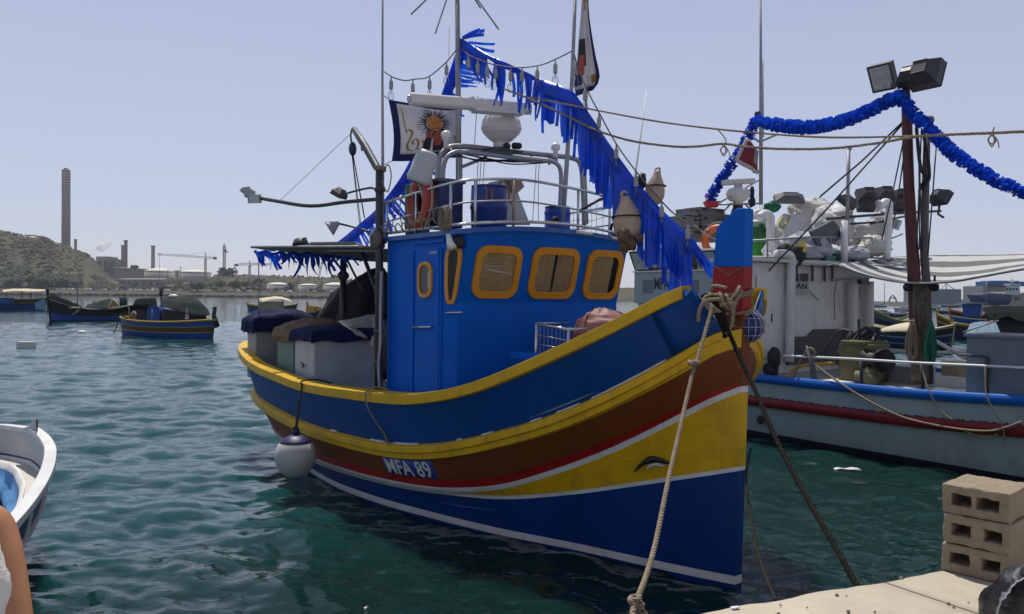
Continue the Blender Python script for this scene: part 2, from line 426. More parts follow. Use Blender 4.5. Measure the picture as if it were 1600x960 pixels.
# ------------------------------------------------------------ black bag at the corner
def build_bag():
    m, nt, b = new_mat('black_plastic'); b.inputs['Base Color'].default_value = (.012, .012, .014, 1); b.inputs['Roughness'].default_value = .22
    n = tex_noise(nt, 9, 6, .7); add_bump(nt, b, n.outputs['Fac'], .7, .03)
    g = M('grey_foil', (.30, .30, .31), .3, bump=.8, bscale=22, metal=.4)
    c = at(1618, 965, 3.45)
    mb = MB(); mb.ball(c, (.185, .17, .21), seg=40, rings=26)
    mb.v = [tuple(Vector(v)+(Vector(v)-c)*(.22*noise.noise(Vector(v)*7)+.12*noise.ridged_multi_fractal(Vector(v)*9, 1, 2, 3, 1, 2)-.1)) for v in mb.v]
    o = thing('rubbish_bag', (c.x, c.y, QZ), 'black crumpled plastic bag with a grey rim at the quay corner', 'bag')
    mb.build('bag_body', m, o)
    # the pale crumpled lip folded over its left side
    X = _r; Y = _u
    rows = []
    for i in range(26):
        a = radians(80+100*i/25); rows.append([c - _f*.05 + (X*cos(a)+Y*sin(a))*(.205+.012*noise.noise(Vector((i*.7, q, 0)))+q*.012) - _f*(.06*q/3) + _f*.03*noise.noise(Vector((i*.9, q*2, 4))) for q in range(4)])
    s = MB(); s.sheet(rows, .006, -_f); s.build('bag_lip', g, o)
    for ch in o.children: pass
build_bag()
# ============================================================ MAIN FISHING BOAT  (local s = aft of the stem, n = to port, z = up)
_A = radians(53.5)
BA = Vector((-cos(_A), sin(_A), 0)); BN = Vector((sin(_A), cos(_A), 0)); BZ = Vector((0, 0, 1))
BS = atz(1153, 918, 0)
BB = (BA, BN, BZ)
def BP(s, n, z): return BS + BA*s + BN*n + BZ*z
def on_s(x, y, s): return cutp(x, y, BP(s, 0, 0), BA)
def on_n(x, y, n): return cutp(x, y, BP(0, n, 0), BN)

BLUE = M('boat_blue', (.0005, .108, .50), .5, .12, 1.6, bump=.06, dirt=(.006, .09, .34), dscale=1.3, damt=.4, spec=.12, streak=(.003, .07, .30))
NAVY = M('boat_navy', (.0008, .032, .165), .42, .15, 1.3, bump=.06, dirt=(.006, .04, .12), dscale=1.1, damt=.4, spec=.25, streak=(.010, .020, .035))
BULW = M('bulwark_blue', (.0008, .050, .21), .45, .14, 1.4, bump=.08, dirt=(.008, .055, .16), dscale=1.2, damt=.45, spec=.2, streak=(.004, .018, .05))
YELL = M('boat_yellow', (.64, .375, .006), .42, .12, 3, bump=.1, dirt=(.30, .17, .03), dscale=3.5, damt=.5, spec=.3, streak=(.28, .15, .03))
BROWN = M('boat_brown', (.16, .044, .010), .5, .2, 2, bump=.08, dirt=(.10, .04, .018), dscale=1.8, spec=.2, streak=(.07, .03, .015))
REDP = M('boat_red', (.30, .010, .010), .45, .15, 3, bump=.08, spec=.3)
WHITEP = M('boat_white', (.66, .65, .62), .45, .08, 4, bump=.08, dirt=(.35, .31, .25), dscale=4)
ORANGEY = M('frame_orange', (.62, .25, .008), .4, .1, 5, bump=.06)
STEEL = M('stainless', (.55, .55, .55), .28, .1, 6, metal=.9, bump=.05)
GALV = M('galvanised', (.30, .30, .31), .5, .2, 6, metal=.6, bump=.15)
DARKM = M('dark_metal', (.035, .036, .04), .5, .3, 6, bump=.2, dirt=(.10, .06, .04), dscale=6)
BLACK = M('black_rubber', (.012, .012, .013), .6, .2, 6, bump=.15)
GREYP = M('grey_paint', (.33, .34, .35), .5, .15, 4, bump=.1, dirt=(.2, .17, .13), dscale=3)
PLASW = M('white_plastic', (.70, .69, .66), .35, .06, 3, bump=.03, dirt=(.45, .41, .35), dscale=3)
WOOD = M('worn_wood', (.24, .17, .10), .7, .25, 3, bump=.3, stretch=(1, 1, .2))
GLASSM = MGLASS('window_glass', (.88, .90, .88), ior=1.4)

fg = pchip([0, .2, .4, .6, 1, 2, 3, 4, 5, 6, 7, 8, 8.8, 9.3, 9.8, 10.1, 10.25], [.1, .6, .85, 1.0, 1.22, 1.48, 1.65, 1.76, 1.84, 1.88, 1.89, 1.85, 1.78, 1.66, 1.35, .9, 0])
fr = pchip([0, .2, .4, .6, 1, 2, 3, 4, 5, 6, 7, 8, 8.8, 9.3, 9.7, 10, 10.1], [.08, .5, .72, .85, 1.0, 1.3, 1.5, 1.63, 1.72, 1.76, 1.75, 1.68, 1.55, 1.35, .95, .5, 0])
fw = pchip([0, .2, .5, 1, 2, 3, 4, 5, 6, 7, 8, 8.8, 9.3, 9.7, 9.95], [.06, .28, .46, .68, 1.02, 1.3, 1.49, 1.61, 1.65, 1.61, 1.48, 1.3, 1.05, .65, 0])
fy = pchip([0, .2, .5, 1, 2, 3, 4, 5, 6, 7, 8, 8.8, 9.3, 9.7, 9.9], [.055, .17, .31, .52, .88, 1.19, 1.4, 1.54, 1.6, 1.55, 1.4, 1.2, .95, .5, 0])
f0 = pchip([0, .56, 1.6, 2.5, 3.5, 4.5, 5.5, 6.6, 8, 8.8, 9.5, 9.8], [.05, .26, .6, .95, 1.23, 1.44, 1.53, 1.46, 1.25, 1.05, .6, 0])
zg = pchip([0, .19, .37, .85, 1.54, 2.21, 2.81, 3.49, 4.36, 5.89, 6.97, 7.92, 8.54, 9.2, 9.8, 10.25], [2.93, 2.81, 2.67, 2.37, 2.05, 1.80, 1.65, 1.55, 1.51, 1.47, 1.52, 1.57, 1.64, 1.76, 1.85, 1.88])
zrt = pchip([0, .07, .22, .6, 1.49, 2.03, 2.45, 2.99, 3.59, 4.16, 5.39, 6.2, 7.25, 8.5, 9.3, 10.1], [2.42, 2.38, 2.21, 1.92, 1.48, 1.29, 1.16, 1.03, .94, .90, .88, .89, .94, 1.0, 1.08, 1.15])
zw = pchip([0, .16, .45, .98, 1.75, 2.3, 2.84, 3.24, 3.93, 4.77, 5.86, 7.8, 9, 9.95], [1.86, 1.75, 1.54, 1.21, .84, .63, .51, .45, .40, .37, .35, .40, .48, .55])
zyl = pchip([0, .26, .84, 1.51, 2.43, 2.78, 3.26], [1.12, 1.04, .87, .68, .48, .44, .40])
def zy(s): return min(zyl(s), zw(s)-.05) if s < 3.26 else zw(s)-.05

TS = [0, .004, .01, .018, .03] + [.045+.017*i for i in range(48)] + [.87, .885, .9, .915, .93, .945, .957, .967, .976, .984, .99, .995, .998, 1.0]
def lev(fb, send, fz):
    def f(t, sg):
        s = t*send; return BP(s - .02*fz(s)*(1-t)**30, sg*max(fb(s), .0), fz(s))
    return f
def mixf(fa, fb, k): return lambda s: fa(s)*(1-k)+fb(s)*k
L_RT = lev(fr, 10.1, zrt); L_RB = lev(mixf(fr, fw, .12), 10.08, lambda s: zrt(s)-.17)
L_RED = lev(mixf(fw, fr, .15), 9.97, lambda s: zw(s)+.03+.085*min(1, .4+s/3.))
L_W1 = lev(fw, 9.95, lambda s: zw(s)+.028); L_W2 = lev(mixf(fw, fy, .12), 9.94, lambda s: zw(s)-.028)
L_Y1 = lev(fy, 9.9, lambda s: zy(s)+.02); L_Y2 = lev(mixf(fy, f0, .06), 9.9, lambda s: zy(s)-.02)
L_B1 = lev(mixf(f0, fy, .12), 9.82, lambda s: .115); L_B2 = lev(f0, 9.8, lambda s: .035)
L_U = lev(lambda s: f0(s)*.82, 9.5, lambda s: -.4); L_K = lev(lambda s: .04 if s < 9.1 else 0., 9.2, lambda s: -.95)

boat = thing('fishing_boat', BP(5, 0, 0), 'large blue wooden fishing boat with yellow rails and a tall blue and red stem', 'fishing boat')
def build_hull():
    Ls = [L_RT, L_RB, L_RED, L_W1, L_W2, L_Y1, L_Y2, L_B1, L_B2, L_U, L_K]
    hm = [YELL, BROWN, REDP, WHITEP, YELL, WHITEP, NAVY, WHITEP, NAVY, NAVY]
    h = MB(); mats = [YELL, BROWN, REDP, WHITEP, NAVY]
    for k in range(len(Ls)-1):
        h.mi = mats.index(hm[k])
        for sg in (-1, 1): h.grid([[Ls[k](t, sg) for t in TS], [Ls[k+1](t, sg) for t in TS]])
        h.grid([[Ls[k](0, -1), Ls[k](0, 1)], [Ls[k+1](0, -1), Ls[k+1](0, 1)]], smooth=False)
    o = h.build('hull', mats, boat)
    # bulwark: outer skin, inner skin .05 m in
    b = MB()
    for sg in (-1, 1):
        def top(t):
            s = lerp(.2, 10.25, t); return s, fg(s), zg(s)-.02
        def bot(t):
            s = lerp(.05, 10.1, t); return s, fr(s), zrt(s)-.01
        rows = []
        for w in (0, .25, .5, .75, 1):
            rr_ = []
            for t in TS:
                a_, c_ = top(t), bot(t); bul = .03*sin(pi*w)
                rr_.append(BP(lerp(c_[0], a_[0], w), sg*(lerp(c_[1], a_[1], w)+bul*0), lerp(c_[2], a_[2], w)))
            rows.append(rr_)
        inner = [[p - BN*sg*.055 + BA*(-.03 if i > len(TS)-8 else 0) for i, p in enumerate(r)] for r in rows]
        b.grid(rows); b.grid(inner); b.grid([rows[-1], inner[-1]]); b.grid([[r[0] for r in rows], [r[0] for r in inner]])
    b.build('bulwark', BULW, boat)
    for sg in (-1, 1):    # doubling plate at the bow end of each bulwark
        rows = []
        for w in (.02, .3, .6, .9):
            rows.append([BP(lerp(lerp(.05, .28, q), lerp(.17, .40, q), w)-.012, sg*(lerp(fr(lerp(.05, .28, q)), fg(lerp(.17, .40, q)), w)+.014), lerp(zrt(lerp(.05, .28, q)), zg(lerp(.17, .40, q)), w)) for q in (0, .25, .5, .75, 1)])
        d = MB(); d.sheet(rows, .012, BN*-sg); d.build('bulwark_doubler', BULW, boat)
    # rails swept along a plan curve
    def sweep(path, sect, name, mat, closed_end=True):
        # path: (point, inward normal); sect: (inward, up) offsets
        m = MB(); rows = []
        for p, nin in path: rows.append([p + nin*a_ + BZ*c_ for a_, c_ in sect])
        m.grid(rows, closed=True, smooth=False)
        n = len(sect); m._add(rows[0], [tuple(range(n))]); m._add(rows[-1], [tuple(range(n-1, -1, -1))])
        return m.build(name, mat, boat, bevel=.008)
    def path(fb, fz, s0, send):
        pts = []
        st = [s0+(send-s0)*t for t in TS]
        pts = [(s, -fb(s), fz(s)) for s in st] + [(s, fb(s), fz(s)) for s in st[-2::-1]]
        out = []
        for i, (s, n, z) in enumerate(pts):
            a_, c_ = pts[max(i-1, 0)], pts[min(i+1, len(pts)-1)]
            ds, dn = c_[0]-a_[0], c_[1]-a_[1]; l = sqrt(ds*ds+dn*dn) or 1
            nin = (BA*(-dn) + BN*ds)*(1/l)
            if s < .6: nin = (nin*(s/.6)+BN*(1.0 if n < 0 else -1.0)*(1-s/.6)).normalized()
            out.append((BP(s, n, z), nin))
        return out
    g = path(fg, zg, .195, 10.25)
    sweep(g, [(-.035, 0), (-.035, -.115), (.03, -.125), (.19, -.05), (.19, .012)], 'gunwale_rail', YELL)
    rb = path(fr, zrt, .03, 10.1)
    sweep(rb, [(-.085, -.012), (-.085, -.085), (0, -.10), (.05, -.10), (.05, .012), (-.02, .012)], 'rub_rail', YELL)
    sweep([(p, q) for p, q in path(fr, lambda s: zrt(s)-.085, .05, 10.1)], [(-.05, 0), (-.045, -.075), (0, -.085), (.05, -.085), (.05, 0)], 'rub_rail', YELL)
    # white strips at the foot of the bulwark stand in for slivers of sunlight
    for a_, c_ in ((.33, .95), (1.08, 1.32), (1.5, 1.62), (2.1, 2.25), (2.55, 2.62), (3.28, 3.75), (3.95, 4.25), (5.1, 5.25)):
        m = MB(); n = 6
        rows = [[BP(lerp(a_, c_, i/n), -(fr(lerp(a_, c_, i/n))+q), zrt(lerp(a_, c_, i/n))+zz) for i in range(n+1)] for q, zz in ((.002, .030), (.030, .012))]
        m.sheet(rows, .014); m.build('sunlight_strip', WHITEP, boat)
    # deck and foredeck
    d = MB(); rows = []
    for t in TS:
        s = .12+9.7*t; z = max(zrt(s)+.10, min(1.12, zrt(s)+.3)); b_ = max(0, lerp(fr(s), fg(s), .35)-.05)
        rows.append([BP(s, b_*k, z+.03*(1-k*k)) for k in (-1, -.5, 0, .5, 1)])
    d.sheet(rows, .05); d.build('deck', M('deck_grey', (.16, .19, .22), .7, .2, 4, dirt=(.12, .1, .08)), boat)
    # stem post: fin painted blue over red
    prof = [(1171, 326), (1156, 327), (1126, 356), (1121, 417)]
    pts = [on_n(x, y, 0) for x, y in prof]
    fr0 = on_n(1169.5, 418, 0)
    top = [pts[0], pts[1], pts[2], pts[3], fr0]
    f = MB(); f.prism([p-BN*.065 for p in top], BN*.13); st = f.build('stem_post', BLUE, boat, bevel=.012)
    red = [on_n(1170.0, 418, 0), on_n(1121, 417, 0), on_n(1119.5, 452, 0), on_n(1141, 490, 0), on_n(1166, 497, 0)]
    f = MB(); f.prism([p-BN*.066 for p in red], BN*.132); f.build('stem_collar', REDP, boat, bevel=.01)
    f = MB(); f.prism([p-BN*.06 for p in (on_n(1141, 489, 0), on_n(1140, 604, 0), on_n(1164.5, 602, 0), on_n(1166.5, 496, 0))], BN*.12); f.build('stem_foot', BROWN, boat, bevel=.01)
    # number plate and carved eye
    def hullpt(s, w, off=.008):   # between red line and rub rail on the starboard side
        a_, c_ = L_RED(s/9.97, -1), L_RB(s/10.08, -1); nrm = (BP(s, -3, .2)-BP(s, 0, .5)).normalized()
        return lerp(a_, c_, w) + nrm*off
    s0, s1 = 4.06, 3.12
    rows = [[hullpt(lerp(s0, s1, i/8), w, .006) for i in range(9)] for w in (.06, .5, .98)]
    m = MB(); m.sheet(rows, .006, BN); pl_ = m.build('number_plate', M('plate_blue', (.02, .06, .33), .45, .1, 5), boat)
    text_part('MFA 89', lambda u_, v_: hullpt(lerp(s0-.05, s1+.05, u_), .08+.86*v_, .0125), 'lettering', M('letter_white', (.7, .7, .68), .5, .08, 20, dirt=(.4, .38, .36), dscale=12), pl_, 0, 1, 0, 1)
    # fresh blue scrape on the lower hull
    def low(s_, w, off): a_, c_ = L_B1(s_/9.82, -1), L_Y2(s_/9.9, -1); return lerp(a_, c_, w)+(BN*-1-BZ*.3).normalized()*off
    m = MB(); m.sheet([[low(lerp(3.3, 2.5, i/10), .62+k*(.05+.10*sin(pi*min(1, i/10*1.2))**2), .006) for i in range(11)] for k in (0, -1)], .004, BN); m.build('scrape_mark', M('scrape_blue', (.002, .03, .24), .5, .3, 9), boat)
    # eye: carved brow with white below, on the yellow panel
    def panel(s, w, off):
        a_, c_ = L_Y1(s/9.9, -1), L_W2(s/9.94, -1); nrm = (BP(s, -1.2, .75)-BP(s, 0, 1.0)); nrm = (BN*-1+BA*-.55+BZ*-.15).normalized()
        return lerp(a_, c_, w)+nrm*off
    sc = .66
    e = MB(); rows = []
    for i in range(11):
        t = i/10; s = lerp(sc+.20, sc-.14, t); up = .30+.16*sin(pi*min(1, t*1.15))**.8
        rows.append([panel(s, up+.10*(1-abs(2*t-1))+.015, .022), panel(s, up-.05*(1-abs(2*t-1)), .03)])
    e.sheet(rows, .028, BN); eye = e.build('carved_eye', M('eye_black', (.015, .012, .01), .5), boat)
    e = MB(); rows = []
    for i in range(9):
        t = i/8; s = lerp(sc+.10, sc-.08, t); up = .28+.13*sin(pi*min(1, t*1.1))
        rows.append([panel(s, up, .016), panel(s, up-.10*sin(pi*t)**.7, .016)])
    e.sheet(rows, .014, BN); e.build('eye_white', WHITEP, eye)
build_hull()

# ------------------------------------------------------------ wheelhouse
RF = 3.44
def rz(n): return RF+.09*(1-(n/1.35)**2)
def sfront(z): return 2.80-.27*(z-3.45) if z > 2.62 else 3.024
def FR(n, z, off=0.): return BP(sfront(z), n, z) + (-BA + BZ*-.27).normalized()*off
def rrect(x0, x1, y0, y1, r, k=6):
    out = []
    for cx, cy, a0 in ((x1-r, y1-r, 0), (x0+r, y1-r, 90), (x0+r, y0+r, 180), (x1-r, y0+r, 270)):
        for i in range(k+1):
            a = radians(a0+90*i/k); out.append((cx+r*cos(a), cy+r*sin(a)))
    return out
def ring_part(fn, outer, inner, d0, d1, name, mat, parent):
    m = MB(); n = len(outer)
    A = [fn(x, y, d0) for x, y in outer]; Bq = [fn(x, y, d1) for x, y in outer]; Cq = [fn(x, y, d1) for x, y in inner]; D = [fn(x, y, d0) for x, y in inner]
    m.grid([A, Bq, Cq, D, A], closed=True, smooth=False)
    return m.build(name, mat, parent, bevel=.006)
def window(fn, x0, x1, y0, y1, r, fwid, parent, frame_mat=None, blind=None, depth=.03, taper=0):
    tp = lambda q: [(x + taper*(y-(y0+y1)/2)*((x-(x0+x1)/2)/(x1-x0)*2 if taper < 0 else 1), y) for x, y in q]
    o_, i_ = tp(rrect(x0, x1, y0, y1, r)), tp(rrect(x0+fwid, x1-fwid, y0+fwid, y1-fwid, max(.02, r-fwid*.7)))
    fr_ = ring_part(fn, o_, i_, -.01, depth, 'window', frame_mat or ORANGEY, parent)
    m = MB(); m._add([fn(x, y, depth*.55) for x, y in i_], [tuple(range(len(i_)))]); m.build('pane', GLASSM, fr_, recalc=False)
    return fr_, (x0+fwid, x1-fwid, y0+fwid, y1-fwid)
def build_wheelhouse():
    wh = MB()
    # lower ring, seam ring, top ring of plan points (starboard round the front to port)
    def ring(z):
        sf = sfront(z); s_fac = 3.16
        return [BP(4.55, -1.3, z), BP(s_fac, -1.3, z), BP(sf, -1.195, z), BP(sf, -.6, z), BP(sf, .05, z), BP(sf, .7, z), BP(sf, 1.305, z), BP(s_fac, 1.4, z), BP(4.55, 1.4, z)]
    zs = [1.0, 2.62, 2.64, 3.05]
    rows = [ring(z) for z in zs]
    tp = ring(3.42)
    rows.append([p + BZ*(rz((p-BS).dot(BN))-3.42-.02) for p in tp])
    wh.grid(rows, closed=True, smooth=False)
    wall = wh.build('wheelhouse_wall', BLUE, boat)
    r = MB(); R = []
    for i in range(11):
        n = lerp(-1.37, 1.46, i/10)
        R.append([BP(s, n, rz(n)) for s in (4.62, 3.9, 3.2, 2.765 + .09*max(0, (abs(n)-1.15)/.25))])
    r.sheet(R, .055); r.build('wheelhouse_roof', M('roof_blue', (.012, .09, .34), .45, .12, 2, dirt=(.3, .3, .3), dscale=5, damt=.35), boat)
    # white patches painted as sunlight on the front edge of the roof
    for n0, n1 in ((.35, .62), (.95, 1.08), (1.22, 1.36)):
        m = MB(); m.sheet([[BP(2.757, lerp(n0, n1, i/4), rz(lerp(n0, n1, i/4))-.004+q) for i in range(5)] for q in (0, -.035)], .006, BA*-1)
        m.build('sunlit_roof_edge', WHITEP, boat)
    BL = M('blind_cream', (.56, .42, .25), .8, .25, 3, bump=.1, dirt=(.36, .26, .14), dscale=3)
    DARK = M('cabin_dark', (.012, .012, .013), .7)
    for x0, x1, y0, y1, kind in ((-1.05, -.395, 2.675, 3.285, 0), (-.235, .505, 2.675, 3.30, 1), (.645, 1.265, 2.675, 3.305, 2)):
        w, (a, b_, c, d) = window(FR, x0, x1, y0, y1, .15, .085, boat)
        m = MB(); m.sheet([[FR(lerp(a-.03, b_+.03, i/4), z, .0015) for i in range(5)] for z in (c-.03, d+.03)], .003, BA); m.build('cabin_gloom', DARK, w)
        spans = {0: [(a-.01, b_+.01)], 1: [(a-.01, lerp(a, b_, .46)), (lerp(a, b_, .53), b_+.01)], 2: [(a-.01, lerp(a, b_, .80))]}[kind]
        for q0, q1 in spans:
            rows = []; nz = 64
            for k in range(nz+1):
                z = lerp(c-.02, d+.02, k/nz); ph = k/nz*13*2*pi
                rows.append([FR(lerp(q0, q1, i/14) + (.012*sin(z*9+kind) if 0 < i < 14 else 0), z + .006*sin(i*.9+kind*2+z*4), .0075+.0062*sin(ph)+.0005*sin(i*1.3)) for i in range(15)])
            m = MB(); m.grid(rows); m.build('blind', BL, w)
        if kind == 0:    # a tube lamp seen through the glass
            m = MB(); m.tube([FR(lerp(a, b_, .2), lerp(c, d, .56), .013), FR(lerp(a, b_, .95), lerp(c, d, .47), .013)], .006, 6); m.build('lamp_tube', PLASW, w)
    # narrow window on the corner facet
    def FC(u_, z, off=0.):
        p0, p1 = BP(3.16, -1.3, z), BP(sfront(z), -1.195, z); d = (p1-p0).normalized()
        nrm = d.cross(BZ)
        if nrm.dot(BN) > 0: nrm = -nrm
        return lerp(p0, p1, u_) + nrm*off
    zt, zb = 3.27, 2.60
    def FCW(x, y, off=0.): return FC(x, y, off)
    w, (a, b_, c, d) = window(FCW, .10, .92, zb, zt, .055, .045, boat)
    # rings in mixed units (u across, z up): rebuild the frame with even width
    bpy.data.objects.remove([ch for ch in w.children][0]); bpy.data.objects.remove(w)
    def nar(ins):
        q = []
        for x, y in rrect(0, 1, 0, 1, .3):
            z = lerp(zb+ins, zt-ins, y); wd = (BP(3.16, -1.3, z)-BP(sfront(z), -1.195, z)).length; k = ins/wd
            q.append((lerp(.10+k, .90-k, x), z))
        return q
    w = ring_part(FC, nar(0), nar(.046), -.01, .034, 'window', ORANGEY, boat)
    m = MB(); m._add([FC(x, y, .027) for x, y in nar(.04)], [tuple(range(28))]); m.build('pane', GLASSM, w, recalc=False)
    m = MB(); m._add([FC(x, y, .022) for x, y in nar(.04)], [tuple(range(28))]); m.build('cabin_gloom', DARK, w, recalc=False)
    # side door with a rounded light
    def SD(s, z, off=0.): return BP(s, -1.3-off, z)
    d = MB(); d.prism([SD(s, z, -.005) for s, z in ((3.77, 1.05), (3.24, 1.05), (3.24, 3.26), (3.77, 3.26))], BN*-.028); door = d.build('door', BLUE, boat, bevel=.006)
    o_ = rrect(3.37, 3.70, 2.67, 3.10, .13); i_ = rrect(3.415, 3.655, 2.715, 3.055, .10)
    ring_part(SD, o_, i_, .0, .05, 'window_frame', ORANGEY, door)
    m = MB(); m._add([SD(x, y, .032) for x, y in i_], [tuple(range(len(i_)))]); m.build('pane', M('pane_dull', (.10, .10, .082), .35, .3, 6, spec=.25, bump=.0), door, recalc=False)
    m = MB(); m.prism([SD(3.44, z, .033) for z in (2.80, 2.97)]+[SD(3.465, z, .033) for z in (2.99, 2.78)], BN*-.003); m.build('curtain_highlight', M('highlight_pale', (.55, .55, .52), .8, .1, 5), door)  # pale strip painted as the highlight by the curtain edge
    h = MB(); h.tube([SD(3.78, 2.31, .06), SD(3.35, 2.33, .06)], .013, 8); h.tube([SD(3.76, 2.31, 0), SD(3.76, 2.31, .06)], .011, 6); h.tube([SD(3.38, 2.33, 0), SD(3.38, 2.33, .06)], .011, 6)
    h.build('handle', STEEL, door)
    h = MB(); p, q = FC(.25, 2.50, .05), FC(1.35, 2.51, .05); h.tube([p, q], .011, 8); h.tube([p, FC(.25, 2.50, 0)], .009, 6); h.tube([q, FC(1.3, 2.51, 0)], .009, 6); h.build('grab_rail', STEEL, boat)
    m = MB()     # raised panel edges beside the door
    for s in (3.86, 4.46): m.box(BP(s, -1.308, 2.2), (.03, .02, 2.1), BB)
    m.box(BP(3.2, -1.31, 2.15), (.025, .03, 2.2), BB); m.build('wall_batten', BLUE, boat)
    m = MB(); m.box(BP(3.5, -1.318, 3.33), (.75, .03, .035), BB); m.build('door_track', BLUE, boat)
    m = MB(); m.box(BP(3.36, -1.325, 3.20), (.16, .012, .025), BB); m.build('name_strip', GREYP, boat)
    # horn and small lamp under the eaves
    c = on_n(703, 383, -1.38); m = MB(); m.tube([c+BZ*.12+BA*.03, c+BZ*.03, c-BZ*.04-BA*.05], [.03, .04, .055], 10); m.build('cowl_lamp', PLASW, boat)
    c = BP(2.93, -1.25, 3.30); m = MB(); m.lathe(c, (-BA*.7-BN*.7), [(.03, 0), (.075, .03), (.075, .07), (.05, .09)], 16); m.build('horn', BLACK, boat)
    # stainless railing on the roof
    plan = [(4.58, -1.36), (3.6, -1.36), (2.98, -1.34), (2.80, -1.16), (2.74, -.5), (2.72, .05), (2.74, .6), (2.80, 1.2), (3.0, 1.42), (3.6, 1.44), (4.58, 1.44)]
    up = lambda h: spline([BP(s, n*.985, rz(n)+h) for s, n in plan], 5)
    m = MB(); m.tube(up(.05), .019, 8); m.build('roof_rail', STEEL, boat)
    top = spline([BP(4.58, -1.34, RF+.44), BP(3.6, -1.34, RF+.5), BP(2.98, -1.32, RF+.53), BP(2.80, -1.12, RF+.57), BP(2.76, -.5, RF+.62), BP(2.75, .1, RF+.60), BP(2.78, .7, RF+.56), BP(2.85, 1.2, RF+.52), BP(3.1, 1.42, RF+.5), BP(4.58, 1.42, RF+.46)], 5)
    m = MB(); m.tube(top, .018, 8); m.build('roof_rail', STEEL, boat)
    mid = [p-BZ*.25 for p in top]; m = MB(); m.tube(mid, .011, 6); m.build('roof_rail', GALV, boat)
    for s, n, h in ((4.5, -1.34, .45), (3.75, -1.34, .5), (3.0, -1.32, .53), (2.80, -1.12, .57), (2.75, -.62, .6), (2.76, .38, .58), (2.84, 1.15, .52), (3.3, 1.42, .5), (4.4, 1.42, .46)):
        m = MB(); m.tube([BP(s, n, rz(n)), BP(s, n, RF+h)], .017, 8); m.build('roof_rail_post', STEEL if n < -1 or n > .3 else M('rusty_tube', (.30, .22, .17), .5, .4, 9, metal=.5), boat)
build_wheelhouse()
# ============================================================ GEAR ON THE MAIN BOAT
def lampbox(parent, c, d, w, h, dep, name='floodlight', mat=None, glass=True):
    """a floodlight: tapered housing facing d, rim, glass"""
    d = Vector(d).normalized(); x = d.cross(BZ).normalized(); y = x.cross(d); c = Vector(c)
    m = MB(); k = .5
    fr_ = [c + x*i*w/2 + y*j*h/2 for i, j in ((-1, -1), (1, -1), (1, 1), (-1, 1))]
    mid = [p - d*dep*.45 for p in fr_]
    bk = [c - d*dep + x*i*w*k/2 + y*j*h*k/2 for i, j in ((-1, -1), (1, -1), (1, 1), (-1, 1))]
    m.hexa(bk+mid); m.hexa(mid+fr_)
    for j in (-.25, .25): m.box(c - d*dep*.8 + y*h*j, (w*.5, .012, dep*.5), (x, y, d))
    o = m.build(name, mat or DARKM, parent, bevel=w*.03)
    if glass:
        g = MB(); g.prism([c + d*.004 + x*i*w*.44 + y*j*h*.44 for i, j in ((-1, -1), (1, -1), (1, 1), (-1, 1))], d*.004)
        g.build('lamp_glass', M('lamp_glass', (.46, .48, .49), .25, .2, 8, metal=.15, bump=.0), o)
        g = MB()
        for i, j, a_, b_ in ((0, 1, w, .03), (0, -1, w, .03), (1, 0, .03, h), (-1, 0, .03, h)):
            g.box(c + x*i*w*.48 + y*j*h*.48 + d*.006, (a_*1.0 if a_ > .03 else w*.07, b_ if b_ > .03 else h*.07, .016), (x, y, d))
        g.build('lamp_rim', mat or DARKM, o)
    return o
def drum(name, base, r, h, mat, label, cat, group=None, axis=BZ, lid=None, ribs=(.33, .66)):
    o = thing(name, base, label, cat, group); m = MB()
    prof = [(r*.9, 0), (r*.97, h*.03)]
    for q in ribs: prof += [(r, h*(q-.05)), (r*1.045, h*(q-.03)), (r*1.045, h*(q+.03)), (r, h*(q+.05))]
    prof += [(r*.98, h*.93), (r*.9, h*.97)]
    m.lathe(base, axis, prof, 22); m.build('drum_body', mat, o)
    m = MB(); m.lathe(Vector(base)+Vector(axis)*h*.955, axis, [(r*.93, 0), (r*.98, h*.015), (r*.98, h*.045), (r*.85, h*.05)], 22); m.build('lid', lid or mat, o)
    return o
def torus_pts(c, x, y, R, n=40): return [c + (x*cos(2*pi*i/n)+y*sin(2*pi*i/n))*R for i in range(n+1)]
def lifebuoy(c, x, y, R, r, colm, label):
    o = thing('lifebuoy', c-y*(R+r), label, 'lifebuoy'); m = MB(); m.tube(torus_pts(c, x, y, R), r, 12, caps=False); m.build('ring', colm, o)
    for k in range(4):
        a = radians(45+90*k); p = [c + (x*cos(a+q)+y*sin(a+q))*R for q in (-.16, -.05, .05, .16)]
        m = MB(); m.tube(p, r*1.05, 12); m.build('reflective_band', M('band_faded', (.34, .12, .09), .5, .3, 9), o)
    m = MB()
    for k in range(4):
        a = radians(45+90*k); b_ = a+pi/2
        m.tube([c + (x*cos(lerp(a, b_, t))+y*sin(lerp(a, b_, t)))*(R+r*1.15+.03*sin(pi*t)) for t in np.linspace(0, 1, 8)], .008, 5)
    m.build('grab_line', M('line_pale', (.45, .42, .36), .8, .2, 20), o)
    return o
def rope_mesh(mb, pts, r, strands=3, pitch=None, seg=5):
    pts = [Vector(p) for p in pts]; L = 0; out = [[] for _ in range(strands)]; pitch = pitch or r*7; up = None
    # resample finely
    fine = []
    for a, b in zip(pts[:-1], pts[1:]):
        n = max(1, int((b-a).length/(r*.9)));
        fine += [lerp(a, b, i/n) for i in range(n)]
    fine.append(pts[-1])
    for i, p in enumerate(fine):
        d = (fine[min(i+1, len(fine)-1)]-fine[max(i-1, 0)])
        if d.length < 1e-9: continue
        d.normalize()
        if i: L += (p-fine[i-1]).length
        up = d.orthogonal().normalized() if up is None else (up-d*up.dot(d)).normalized(); w = d.cross(up)
        for k in range(strands):
            a = 2*pi*(L/pitch+k/strands); out[k].append(p+(up*cos(a)+w*sin(a))*r*.52)
    for q in out: mb.tube(q, r*.58, seg)
